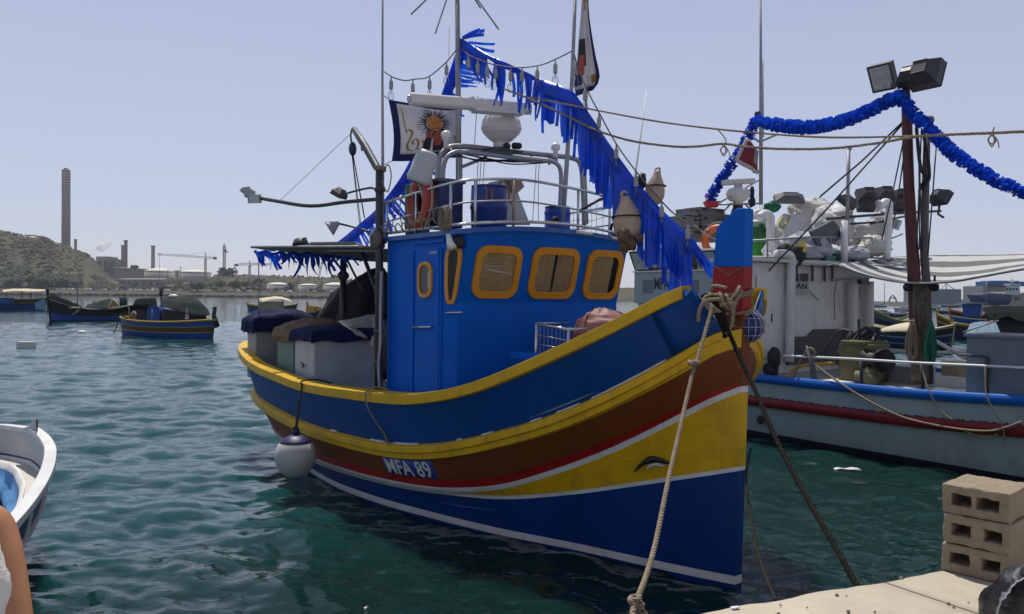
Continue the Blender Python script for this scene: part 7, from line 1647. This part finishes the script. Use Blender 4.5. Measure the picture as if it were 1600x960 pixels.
    tag(m.build('dock_crane', M('crane_grey', (.2, .21, .23), .6)), 'small dock crane standing on the harbour wall right of the mast', 'crane')
    m = MB(); pts = [at(x, y, 190) for x, y in ((1389, 472), (1391, 465), (1395, 461), (1399, 466), (1401, 472))]; m.tube(pts, .16, 6); m.tube([at(1392, 466, 190), at(1398, 466, 190)], .12, 5); tag(m.build('excavator_arm', M('crane_grey', (.2, .21, .23))), 'bent arm of an excavator on the far breakwater left of the mast', 'excavator arm')
    m = MB(); a, b_ = atz(1330, 473.8, 0), atz(1445, 475.5, 0); rows = []; rnd = random.Random(3)
    rows = [[lerp(a, b_, i/40)+Vector((0, w*14, 0))+BZ*(-.5 if w in (0, 3) else .9+.8*noise.noise(Vector((i*.9, w, 2)))) for i in range(41)] for w in range(4)]
    m.sheet(rows, .5, smooth=False); structure(m.build('breakwater', M('breakwater_rock', (.13, .13, .125), .9, .3, .3, bump=.5)))
    for k, (x, y0, y1, d, lab) in enumerate(((1382, 475, 440, 120, 'thin bare mast of a small craft left of the cabin post'), (1541, 474, 440, 160, 'thin yacht mast in front of the blue-roofed shed'), (1516, 474, 444, 165, 'thin yacht mast left of the blue-roofed shed'))):
        m = MB(); m.tube([at(x, y0, d), at(x, y1, d)], .05, 5); tag(m.build('yacht_mast', GALV), lab, 'mast')
build_right_boats()

# ============================================================ FAR SHORE ON THE LEFT
def build_far_shore():
    ROCK = M('shore_land', (.080, .070, .044), .95, .3, .02, bump=.5, bscale=.3, dirt=(.045, .05, .026), dscale=.02, damt=.9, spec=.1)
    ridge = pchip([-420, -330, -200, -60, 0, 30, 60, 97, 120, 140, 152, 166, 182, 200, 240, 320, 345, 372, 400, 440, 500, 545, 620, 800, 1100], [372, 362, 358, 360, 362, 368, 371, 384, 393, 402, 414, 430, 440, 446, 443, 440, 428, 432, 433, 434, 437, 440, 444, 448, 452])
    xs = np.linspace(-420, 1000, 240); m = MB(); rows = []
    D0, D1 = 610., 760.
    def hor(px): return 463+(px-800)*.01047
    dep = [596, 600, 606, 622, 640, 655, 670, 690, 712, 735, 760, 790, 900]
    for di, d in enumerate(dep):
        row = []
        for px in xs:
            h = (hor(px)-ridge(px))/FPX*745+2.7; dd = d*(1 if px < 250 else lerp(1, .93, min(1, (px-250)/250)))
            t = min(max((d-626)/(745-626), 0), 1); s = t*t*(3-2*t)
            base = [-.6, 1.0, 2.0, 3.5, 5.0, 6.2][di] if di < 6 else 6.8
            z = base + (h-base)*s**(.75 if 130 < px < 190 else 1.0)*(1 if h > base else 0)
            z += (0 if di < 5 else min(1, s*3+.1)*(2.2*noise.noise(Vector((px*.05, d*.03, 0)))+1.1*noise.noise(Vector((px*.16, d*.1, 4)))))
            if d >= 790: z *= .55
            p = CAMP + ray(px, 470)*dd; row.append(Vector((p.x, p.y, z)))
        rows.append(row)
    m.grid(rows); structure(m.build('far_hill', ROCK))
    # rocks along the waterline
    r = MB(); rnd = random.Random(8)
    for k in range(800):
        px = rnd.uniform(-60, 620); d = 597*(1 if px < 250 else lerp(1, .93, min(1, (px-250)/250)))+rnd.uniform(0, 4); p = CAMP + ray(px, 470)*d; p.z = rnd.uniform(.0, 1.0); s = rnd.uniform(.7, 1.7)
        r.ball(p, (s*1.5, s, s*.8), seg=6, rings=4, jit=.5, seed=k)
    stuff(tag(r.build('shore_rocks', M('shore_rock', (.075, .072, .065), .9, .4, .3)), 'dark rocks along the far waterline', 'rocks'))
    # scrub over the hill
    SC_ = [M('scrub_dark', (.022, .034, .015), .95, .35, .25, bump=.4), M('scrub_olive', (.075, .078, .040), .95, .35, .25, bump=.4), M('scrub_dry', (.135, .115, .070), .95, .3, .25, bump=.4)]
    s = MB(); rnd = random.Random(4); s.smooth = False
    def ground(px, d):
        h = (hor(px)-ridge(px))/FPX*745+2.7; t = min(max((d-626)/(745-626), 0), 1); sm = t*t*(3-2*t); bz = 3.5+min(3.3, (d-622)*.085); z = bz + (h-bz)*sm*(1 if h > bz else 0); dd = d*(1 if px < 250 else lerp(1, .93, min(1, (px-250)/250))); p = CAMP + ray(px, 470)*dd; return Vector((p.x, p.y, z))
    for k in range(6500):
        px = rnd.uniform(-260, 620) if k % 3 else rnd.uniform(-60, 190); d = rnd.uniform(632, 752); p = ground(px, d); dens_ = noise.noise(Vector((px*.035, d*.025, 9)))
        low = d < 668
        if px > 195 and rnd.random() < .45: continue
        if dens_ < (-.25 if low else -.10) and rnd.random() < .6: continue
        sz = rnd.uniform(.5, 1.35)*(2.1 if low and dens_ > 0 else 1); s.mi = 0 if (dens_ > .12 or low) and rnd.random() < .75 else (1 if rnd.random() < .6 else 2)
        for q in range(3 if sz > 1.3 else 2):
            c = p+Vector((rnd.uniform(-1, 1)*sz, rnd.uniform(-1, 1)*sz, rnd.uniform(.1, .7)*sz)); n = 7
            vs = [c+Vector((cos(6.28*i/n)*sz*rnd.uniform(.7, 1.25), sin(6.28*i/n)*sz, rnd.uniform(-.3, .3)*sz)) for i in range(n)]+[c+Vector((rnd.uniform(-.3, .3), 0, sz*rnd.uniform(.7, 1.1)))]
            s._add(vs, [(i, (i+1) % n, n) for i in range(n)])
    stuff(tag(s.build('hill_scrub', SC_, recalc=False), 'low dry scrub and bushes covering the far hill', 'scrub'))
    # trees one can tell apart: trunk and clumped crown
    LF = [M('crown_dark', (.020, .032, .020), .95, .4, .4, bump=.5), M('crown_mid', (.045, .055, .028), .95, .4, .4, bump=.5)]
    def tree(px, yb, yt, wpx, d, lab, k):
        b_ = at(px, yb, d); sc = d/FPX; h = (yb-yt)*sc; w = wpx*sc; o = thing('far_tree', b_, lab, 'tree', 'trees along the far shore'); rnd = random.Random(k)
        m = MB(); m.tube([b_-BZ*1., b_+BZ*h*.35, b_+BZ*h*.6+_r*w*.05], [w*.06, w*.045, w*.02], 6)
        for q in range(3): m.tube([b_+BZ*h*.35, b_+BZ*h*.6+_r*w*rnd.uniform(-.3, .3)], w*.02, 4)
        m.build('trunk', M('trunk_grey', (.08, .065, .05), .9, .3, 2), o)
        m = MB()
        for q in range(90):
            a = rnd.uniform(0, 6.28); rr_ = rnd.random()**.5; zz = rnd.random(); c = b_+_r*cos(a)*rr_*w*.5*(1-.5*abs(zz-.4))+Vector((0, 1, 0))*sin(a)*rr_*w*.4+BZ*h*lerp(.28, .96, zz); s_ = w*rnd.uniform(.06, .14); m.mi = rnd.randint(0, 1); n = 6
            m._add([c+Vector((cos(6.28*i/n)*s_*rnd.uniform(.6, 1.3), sin(6.28*i/n)*s_, rnd.uniform(-.5, .3)*s_)) for i in range(n)]+[c+BZ*s_*rnd.uniform(.5, 1)], [(i, (i+1) % n, n) for i in range(n)])
        m.build('crown', LF, o, recalc=False)
    tl = [(308, 455, 441, 26, 612, 'broad dark tree right of the long low building on the far shore'), (345, 452, 440, 16, 610, 'dark tree left of the round clump on the skyline slope'), (366, 452, 439, 20, 608, 'wide tree below the skyline clump on the far shore'), (352, 433, 419, 24, 690, 'rounded clump of trees standing on the skyline right of the end-on crane'), (364, 431, 418, 14, 690, 'right-hand tall tree of the skyline clump'), (405, 448, 436, 26, 640, 'dark tree left of the first round tank'), (385, 452, 440, 16, 605, 'small tree at the water road left of the first tank'), (455, 452, 441, 14, 600, 'tree between the first and second round tanks'), (522, 437, 430, 12, 690, 'small umbrella-shaped tree on the skyline above the third tank'), (470, 436, 431, 12, 690, 'low tree on the skyline above the second tank'), (210, 421, 415, 14, 720, 'low dark trees behind the power station sheds'), (68, 449, 435, 30, 634, 'dense dark tree at the foot of the hill'), (96, 447, 434, 26, 634, 'dark tree beside the dense one at the foot of the hill'), (45, 446, 430, 22, 636, 'yellowish green tree low on the hill'), (20, 449, 436, 30, 634, 'wide bushy tree at the left foot of the hill'), (120, 449, 439, 20, 634, 'small tree at the right foot of the hill')]
    for k, t in enumerate(tl): tree(*t, k)
    # power station
    CHG = M('chimney_grey', (.235, .205, .20), .85, .06, .05, bump=.1); BRN = M('chimney_red', (.22, .10, .09), .8, .1, .1); CHW = M('chimney_white', (.42, .38, .37), .8, .1, .1)
    def stack(name, lab, px, yb, yt, w, d, bands=False, flare=True, mat=CHG):
        b_ = at(px, yb, d); t_ = at(px+.25, yt, d); b_.z -= 6; H = t_.z-b_.z; r_ = w/2*d/FPX; o = thing(name, b_, lab, 'chimney'); m = MB()
        pr = [(r_*1.05, 0), (r_, H*.6), (r_*.97, H*.965)] + ([(r_*1.35, H*.97), (r_*1.35, H)] if flare else [(r_*.97, H*.985)])
        m.lathe(b_, BZ, pr, 24); m.build('shaft', mat, o)
        if bands:
            for k in range(7):
                z0, z1 = H*(.755+.030*k), H*(.772+.030*k)
                m = MB(); m.lathe(b_+BZ*z0, BZ, [(r_*.98, 0), (r_*1.012, .01), (r_*1.012, z1-z0), (r_*.98, z1-z0+.01)], 24); m.build('white_band', CHW, o)
                m = MB(); m.lathe(b_+BZ*z1, BZ, [(r_*.98, 0), (r_*1.008, .01), (r_*1.008, H*.013), (r_*.98, H*.0131)], 24); m.build('red_band', BRN, o)
            for q in (-.55, .05, .55): m = MB(); m.tube([b_+_r*r_*q-Vector((0, 1, 0))*r_*.9+BZ*H*.75, b_+_r*r_*q-Vector((0, 1, 0))*r_*.9+BZ*H*.985], .35, 6); m.build('rib', BRN, o)
            m = MB(); m.lathe(b_+BZ*H*.975, BZ, [(r_*.55, 0), (r_*.55, H*.03), (r_*.2, H*.03)], 16); m.build('flue_tip', CHG, o)
        return o
    stack('power_chimney', 'very tall grey chimney with red and white banded top behind the hill', 103, 392, 264, 12.2, 900, True, False)
    stack('short_chimney', 'short dark chimney just right of the tall banded one', 118, 394, 374, 4, 840)
    stack('twin_chimney', 'thinner, shorter chimney of the close pair behind the sheds', 191.5, 422, 383, 4, 815); stack('twin_chimney', 'thicker, taller chimney of the close pair behind the sheds', 196.5, 422, 375.5, 5, 830)
    o = stack('ribbed_chimney', 'single ribbed chimney with a wide head over the white dome', 239, 424, 384, 5.6, 800)
    def shed(lab, x0, x1, y0, y1, d, col, dep, wins=0, roof=None, name='industrial_shed', skew=0.):
        o = thing(name, at((x0+x1)/2, y1, d), lab, 'building', 'buildings on the far shore'); mt = M('shed_%d' % x0, col, .85, .08, .05, bump=.08, dirt=tuple(c*.7 for c in col), dscale=.05)
        p, q, t, u_ = at(x0, y1, d), at(x1, y1, d), at(x0, y0, d), at(x1, y0+skew, d); yy = Vector((0, dep, 0)); p.z -= 5; q.z -= 5
        m = MB(); m.hexa([p, q, q+yy, p+yy, t, u_, u_+yy, t+yy]); m.build('wall', mt, o)
        if roof: m = MB(); m.sheet([[t-_r*.6-Vector((0, .8, 0))+BZ*.4, u_+_r*.6-Vector((0, .8, 0))+BZ*.4], [t+yy+BZ*1.0-_r*.6, u_+yy+BZ*1.0+_r*.6]], .8); m.build('roof', M('pale_roof', (.46, .43, .36), .8, .08, .05), o)
        for k in range(wins):
            a = lerp(at(x0, y1, d), at(x1, y1, d), (k+.5)/wins); zt, zb_ = lerp(a.z, t.z, .78), lerp(a.z, t.z, .38); w = (q-p).length/wins*.4
            m = MB(); m.box(Vector((a.x, a.y-.1, (zt+zb_)/2)), (w, .5, zt-zb_)); m.build('window', M('far_opening', (.07, .065, .06), .6), o)
    shed('pale boiler house block of the power station', 150, 170, 401, 432, 860, (.30, .29, .28), 20, 2); shed('darker, lower block right of the pale boiler house', 169, 180, 405, 432, 850, (.19, .19, .20), 20, 1)
    shed('dark narrow annex at the foot of the two boiler blocks', 162, 178, 414, 432, 840, (.14, .14, .15), 12, 3)
    shed('long beige industrial shed with a sloping roof line', 178, 262, 418, 446, 760, (.29, .265, .22), 40, 0, True, skew=5.)
    shed('long low building with a pale roof and a row of openings by the shore road', 186, 252, 437, 452, 655, (.28, .25, .20), 12, 6, True); shed('low beige building with square windows right of the pale roof', 252, 291, 438, 452, 650, (.30, .265, .21), 12, 5)
    for k, (x0, x1, yr, yt, yb, d, lab, col) in enumerate(((217, 262, 424, 418, 446, 740, 'wide white-domed tank partly hidden behind the long shed', (.33, .30, .255)), (272, 320, 425.5, 420.5, 448, 720, 'big beige tank with a white dome beside the crane', (.33, .295, .245)), (412, 447, 445, 441, 457, 600, 'cream tank with a white dome, left one of the three by the shore', (.42, .39, .32)), (462, 493, 446, 443, 457, 590, 'cream tank with a white dome, middle one of the three by the shore', (.42, .39, .32)), (501, 540, 446, 441, 457, 585, 'cream tank with a white dome, right one of the three by the shore', (.40, .37, .31)))):
        sc = d/FPX; R = (x1-x0)/2*sc; b_ = at((x0+x1)/2, yb, d+R); b_ = at((x0+x1)/2, yb, d); b_.y += R; b_.z -= 3; zr = at((x0+x1)/2, yr, d).z; zt = at((x0+x1)/2, yt, d).z; o = thing('storage_tank', b_, lab, 'tank', 'storage tanks on the far shore')
        m = MB(); m.lathe(b_, BZ, [(R, 0), (R, zr-b_.z)], 36); m.build('wall', M('tank_%d' % k, col, .8, .06, .1, bump=.05), o)
        m = MB(); m.lathe(Vector((b_.x, b_.y, zr-.1)), BZ, [(R*1.02, 0), (R*1.02, .3), (R*.8, (zt-zr)*.5), (R*.5, (zt-zr)*.83), (R*.2, (zt-zr)*.98), (.1, zt-zr)], 36); m.build('dome_roof', M('tank_roof', (.58, .55, .47), .7, .05, .1), o)
    # tower cranes
    CR_ = M('crane_pale', (.30, .27, .26), .7, .1, .3); CW_ = M('counterweight', (.16, .15, .15), .8)
    def lattice(m, a, b, w, n, r_=.16):
        a, b = Vector(a), Vector(b); d = (b-a).normalized(); x = d.cross(Vector((0, 1, 0))); x = x.normalized() if x.length > .1 else Vector((1, 0, 0)); y = Vector((0, 1, 0)); c = [(x*i+y*j)*w/2 for i, j in ((-1, -1), (1, -1), (1, 1), (-1, 1))]
        for q in c: m.tube([a+q, b+q], r_, 4)
        for k in range(n):
            p, q = lerp(a, b, k/n), lerp(a, b, (k+1)/n)
            for j in range(4): m.tube([p+c[j], q+c[(j+1) % 4]], r_*.6, 3)
    def crane(px, yb, yt, jl, jr, yj0, yj1, d, lab):
        o = thing('tower_crane', at(px, yb, d), lab, 'crane', 'tower cranes on the far shore'); m = MB(); lattice(m, at(px, yb+6, d), at(px, yj1+3, d), 2.2*d/FPX, 14, .22); m.build('crane_mast', CR_, o)
        m = MB(); hub = at(px, (yj0+yj1)/2, d); lattice(m, at(jl, yj0, d), at(px, yj1, d), 1.3*d/FPX*2, 26, .17); m.build('jib', CR_, o)
        m = MB(); lattice(m, at(px, yj1, d), at(jr, yj1+1, d), 1.3*d/FPX*2, 6, .17); m.build('counter_jib', CR_, o); m = MB(); m.box(at(jr-2, yj1+1.6, d), (2.6, 1.5, 1.9)); m.build('counterweight', CW_, o)
        m = MB(); m.tube([at(px, yj1, d), at(px, yt, d)], .4, 4); m.tube([at(px, yt, d), at(lerp(px, jl, .65), lerp(yj1, yj0, .65), d)], .10, 3); m.tube([at(px, yt, d), at(jr, yj1, d)], .10, 3); m.box(at(px+.8, yj1+2.5, d), (1.2, 1.2, 1.4)); m.build('crane_head', CR_, o)
    crane(321, 446, 395, 246, 338, 397.5, 402.5, 690, 'tower crane with a long jib reaching left over the tanks'); crane(390, 440, 408, 425, 371, 413.5, 413, 640, 'small low tower crane with its counterweight on the left')
    o = thing('tower_crane', at(350.5, 428, 700), 'tower crane seen end-on, a bare mast above the skyline clump', 'crane', 'tower cranes on the far shore'); m = MB(); lattice(m, at(350.5, 430, 700), at(350.5, 384, 700), 1.6, 14, .25); m.tube([at(350.5, 386, 700), at(350.5, 380, 700)], .35, 4); m.build('crane_mast', CR_, o); m = MB(); m.box(at(351.5, 392, 699), (2.2, 2, 1.8)); m.box(at(354, 394, 698), (1.2, 6, .9)); m.build('crane_head', CW_, o)
    m = MB(); lattice(m, at(497, 437, 680), at(505, 405, 680), 1.2, 10, .14); tag(m.build('lattice_boom', CR_), 'thin leaning lattice boom on the skyline near the awning', 'boom')
    for px, yb, yt, d, lab in ((282, 446, 418, 640, 'street-light mast with a bent head right of the low building'), (262, 441, 422, 700, 'pole rising between the white-domed tank and the beige tank'), (249, 452, 398, 610, 'tall thin pole on the shore in front of the sheds')):
        m = MB(); m.tube([at(px, yb, d), at(px, yt, d)], .22 if px != 249 else .12, 5); m.box(at(px+.8, yt, d), (1.6, .5, .5)); tag(m.build('light_pole', M('pole_grey', (.16, .15, .15), .7)), lab, 'pole')
    # shore road wall and the parked cars
    m = MB(); rows = [[Vector((p.x, p.y, z)) for p in [CAMP+ray(px, 470)*(638 if px < 250 else lerp(638, 600, min(1, (px-250)/250))) for px in np.linspace(118, 236, 12)]] for z in (3, 5.6)]
    m.sheet(rows, .8, Vector((0, 1, 0)), smooth=False); tag(m.build('road_wall', M('wall_tan', (.32, .27, .2), .9, .1, .1)), 'low tan wall along the shore road at the foot of the hill', 'wall')
    cols = [M('car_white', (.80, .80, .80), .25, .03, 2), M('car_silver', (.38, .39, .40), .35, .03, 2), M('car_dark', (.05, .05, .06), .35, .1, 2), M('car_red', (.22, .03, .03), .35, .1, 2), M('car_blue', (.05, .09, .2), .35, .1, 2)]  # white made brighter to stand in for sun glints on the cars
    names = ['white', 'silver', 'dark', 'red', 'blue']; GLc = M('car_glass', (.02, .025, .03), .15); protos = {}; rnd = random.Random(19)
    px = 74
    while px < 535:
        ci = rnd.choices(range(5), (6, 3, 3, 1, 1))[0]; d = (624+rnd.uniform(-1.5, 1.5)) if px < 250 else lerp(624, 582, min(1, (px-250)/250))+rnd.uniform(-1.5, 1.5); p = CAMP+ray(px, 470)*d; p.z = 3.75
        if ci not in protos:
            m = MB(); sec = [(-2.1, .3), (-2.15, .85), (-1.3, 1.0), (-.75, 1.5), (.9, 1.5), (1.5, 1.0), (2.1, .95), (2.15, .3)]
            m.prism([Vector((x, -.85, z)) for x, z in sec], Vector((0, 1.7, 0))); o = m.build('parked_car', cols[ci], bevel=.06); pr_ = o
            base = o.location.copy(); o.location = (0, 0, 0)
            g = MB(); g.prism([Vector((x, -.875, z)) for x, z in ((-1.1, 1.02), (-.68, 1.42), (.82, 1.42), (1.3, 1.02))], Vector((0, .03, 0))); g.prism([Vector((x, -.88, z)) for x, z in ((-1.6, .3), (-1.2, .3), (-1.2, .6), (-1.6, .6))], Vector((0, .03, 0))); w_ = g.build('car_window', GLc); wl = Vector(w_.location)-base; w_.parent = o; w_.location = wl
            protos[ci] = o; c = o
        else: c = copy_tree(protos[ci])
        c.location = (p.x, p.y, 4.15); c.rotation_euler = (0, 0, rnd.choice((0, pi))+rnd.uniform(-.3, .3))
        tag(c, '%s car in the row parked along the far shore road' % names[ci], 'car', '%s cars parked along the far shore' % names[ci])
        px += rnd.uniform(6.0, 10.0) if px < 300 else rnd.uniform(9, 20)
    # steam from the power station
    m, nt, b = new_mat('steam'); nt.nodes.remove(b); pv = nt.nodes.new('ShaderNodeVolumePrincipled'); pv.inputs['Color'].default_value = (1, 1, 1, 1)
    n = tex_noise(nt, .085, 5, .65); tc = nt.nodes.new('ShaderNodeTexCoord'); sx = nt.nodes.new('ShaderNodeSeparateXYZ'); nt.links.new(tc.outputs['Generated'], sx.inputs[0])
    rp = ramp(nt, n.outputs['Fac'], [(.42, (0, 0, 0)), (.68, (1, 1, 1))]); fo = ramp(nt, sx.outputs['X'], [(0, (1, 1, 1)), (.35, (.55, .55, .55)), (1, (.0, .0, .0))]); mu = nt.nodes.new('ShaderNodeMath'); mu.operation = 'MULTIPLY'; nt.links.new(rp.outputs[0], mu.inputs[0]); nt.links.new(fo.outputs[0], mu.inputs[1])
    m2 = nt.nodes.new('ShaderNodeMath'); m2.operation = 'MULTIPLY'; m2.inputs[1].default_value = 1.3; nt.links.new(mu.outputs[0], m2.inputs[0]); nt.links.new(m2.outputs[0], pv.inputs['Density']); nt.links.new(pv.outputs[0], nt.nodes['Material Output'].inputs['Volume'])
    s = MB(); pth = [(143, 397, 3.5), (150, 391, 6), (158, 387, 7.5), (166, 382, 7), (174, 378, 6), (182, 375, 4)]
    s.tube([at(x, y, 850) for x, y, r_ in pth], [r_*.62 for x, y, r_ in pth], 12)
    stuff(tag(s.build('steam_plume', m), 'white steam drifting right from the power station', 'steam'))
build_far_shore()

# ============================================================ PERSON AT THE LEFT EDGE (only an arm and the shirt reach into the frame)
def build_person():
    SKIN, nt, b = new_mat('skin'); n = tex_noise(nt, 14, 5); c_ = ramp(nt, n.outputs['Fac'], [(.3, (.34, .145, .062)), (.7, (.44, .20, .09))]); nt.links.new(c_.outputs[0], b.inputs['Base Color']); b.inputs['Roughness'].default_value = .48; b.inputs['Subsurface Weight'].default_value = .06; b.inputs['Subsurface Radius'].default_value = (.02, .008, .004); n2 = tex_noise(nt, 160, 3); add_bump(nt, b, n2.outputs['Fac'], .12, .004)
    SHIRT = M('shirt_white', (.60, .57, .52), .85, .06, 8, bump=.45, bscale=70); TROU = M('trousers', (.06, .07, .10), .8, .2, 6); HAIR = M('hair_dark', (.03, .02, .015), .6, .3, 20)
    sh = at(-36, 812, 1.62); el = at(33, 1010, 1.60)          # right shoulder and elbow of a standing child
    X = Vector((1, 0, 0)); Y = Vector((0, 1, 0)); K = .74
    neck = sh - X*.128 + BZ*.04; pel = Vector((neck.x, neck.y-.01, QZ+.70)); chest = lerp(pel, neck, .68)
    o = thing('person', (pel.x, pel.y, QZ), 'person at the left edge, bare brown arm and white ribbed top visible', 'person')
    wr = el + Y*.05 - BZ*.19 + X*.015
    V_ = []; E_ = []; R_ = []
    def add(p, r_, par=None):
        V_.append(tuple(p)); R_.append(r_)
        if par is not None: E_.append((par, len(V_)-1))
        return len(V_)-1
    p0 = add(pel, .105); p1 = add(lerp(pel, chest, .5), .095, p0); p2 = add(chest, .105, p1); p3 = add(neck+BZ*.02, .045, p2); p4 = add(neck+BZ*.09+Y*.015, .044, p3)
    for s in (1, -1):
        S = sh+Y*.055+X*.004 if s > 0 else sh - X*.31; E2 = el if s > 0 else Vector((2*neck.x-el.x, el.y, el.z)); W2 = wr if s > 0 else Vector((2*neck.x-wr.x, wr.y, wr.z))
        a = add(S, .041, p2); a = add(lerp(S, E2, .5), .036, a); a = add(E2, .030, a); a = add(lerp(E2, W2, .4), .030, a); a = add(W2, .020, a); hd = (W2-E2).normalized(); palm = add(W2+hd*.05, .023, a)
        for k in range(4):
            q = W2+hd*.078+Y*(k-1.5)*.016; L = (.045, .055, .052, .040)[k]; f1 = add(q, .007, palm); f2 = add(q+hd*L*.5-X*s*.004, .0063, f1); add(q+hd*L-X*s*.016, .0055, f2)
        t1 = add(W2+hd*.035+Y*.026, .008, palm); add(W2+hd*.066+Y*.036-X*s*.008, .006, t1)
        hp = Vector((pel.x+s*.075, pel.y, pel.z-.03)); kn = Vector((hp.x, hp.y+.02, QZ+.37)); an = Vector((kn.x, kn.y-.02, QZ+.06))
        b2 = add(hp, .068, p0); b2 = add(lerp(hp, kn, .5), .058, b2); b2 = add(kn, .045, b2); b2 = add(lerp(kn, an, .4), .043, b2); b2 = add(an, .03, b2); add(an+Y*.12-BZ*.03, .026, b2)
    me = bpy.data.meshes.new('body'); me.from_pydata(V_, E_, []); body = bpy.data.objects.new('body', me); COL.objects.link(body); me.materials.append(SKIN)
    md = body.modifiers.new('skin', 'SKIN'); md.use_smooth_shade = True
    for i, r_ in enumerate(R_): me.skin_vertices[0].data[i].radius = (r_, r_)
    me.skin_vertices[0].data[0].use_root = True
    sb = body.modifiers.new('sub', 'SUBSURF'); sb.levels = 2; sb.render_levels = 2; put(body, o)
    hc = neck+BZ*.185+Y*.02; m = MB(); m.ball(hc, (.072, .088, .105), seg=28, rings=20)
    out = []
    for v_ in m.v:
        q = Vector(v_)-hc
        if q.y > 0 and q.z < 0: q.x *= 1-.35*min(1, -q.z/.1); q.y *= 1-.05
        if abs(q.x) < .016 and q.y > .06 and -.05 < q.z < .015: q.y += .020*(1-abs(q.z+.025)/.05)
        out.append(tuple(hc+q))
    m.v = out
    for s in (-1, 1): m.ball(hc+X*s*.078-BZ*.01, (.010, .026, .034), seg=10, rings=8)
    hd = m.build('head', SKIN, o)
    m = MB()
    for s in (-1, 1): m.ball(hc+X*s*.031+Y*.083+BZ*.008, (.013, .008, .009), seg=10, rings=6)
    m.build('eyes', M('eye_white', (.6, .6, .58), .3), hd); m = MB(); m.ball(hc+Y*.088-BZ*.06, (.024, .006, .006), seg=10, rings=6); m.build('mouth', M('lip', (.25, .09, .07), .5), hd)
    m = MB(); m.ball(hc-Y*.010+BZ*.024, (.079, .091, .100), seg=28, rings=18, jit=.1); m.v = [v_ if not (v_[1] > hc.y+.045 and v_[2] < hc.z+.05) else (v_[0], hc.y+.045, v_[2]) for v_ in m.v]; m.build('hair', HAIR, o)
    rows = []
    for k, (t, rx, ry) in enumerate(((-.12, .230, .13), (.1, .226, .13), (.35, .220, .125), (.62, .205, .115), (.80, .172, .10), (.92, .122, .082), (.99, .080, .058))):
        c = lerp(pel, neck, t); rows.append([c+X*rx*cos(a)*(1+.015*sin(a*9+k))+Y*ry*sin(a)*(1+.02*cos(a*7+k)) for a in np.linspace(0, 2*pi, 61)[:-1]])
    R2 = []
    for j, (a, b_) in enumerate(zip(rows[:-1], rows[1:])):
        for k in range(5): R2.append([lerp(p, q, k/5)+(p-pel).normalized()*.004*noise.noise(p*30+Vector((0, 0, k))) for p, q in zip(a, b_)])
    R2.append(rows[-1]); m = MB(); m.grid(R2, closed=True); m.build('shirt', SHIRT, o)
    m = MB()
    for s in (-1, 1):
        hp = Vector((pel.x+s*.075, pel.y, pel.z+.02)); kn = Vector((hp.x, hp.y+.02, QZ+.37)); an = Vector((kn.x, kn.y-.02, QZ+.09)); m.tube(spline([hp, lerp(hp, kn, .5), kn, lerp(kn, an, .5), an], 4), .082, 14, r2=.058)
    m.build('trousers', TROU, o)
build_person()

# ============================================================ HAZE
def build_haze(den):
    m, nt, b = new_mat('haze'); nt.nodes.remove(b); pv = nt.nodes.new('ShaderNodeVolumePrincipled'); pv.inputs['Color'].default_value = (.93, .95, 1, 1); pv.inputs['Density'].default_value = den; pv.inputs['Anisotropy'].default_value = .2
    nt.links.new(pv.outputs[0], nt.nodes['Material Output'].inputs['Volume'])
    q = MB(); q.hexa([(-1600, -60, -3), (1600, -60, -3), (1600, 1250, -3), (-1600, 1250, -3), (-1600, -60, 150), (1600, -60, 150), (1600, 1250, 150), (-1600, 1250, 150)])
    stuff(q.build('haze', m))
HAZE = .00012
if HAZE: build_haze(HAZE)
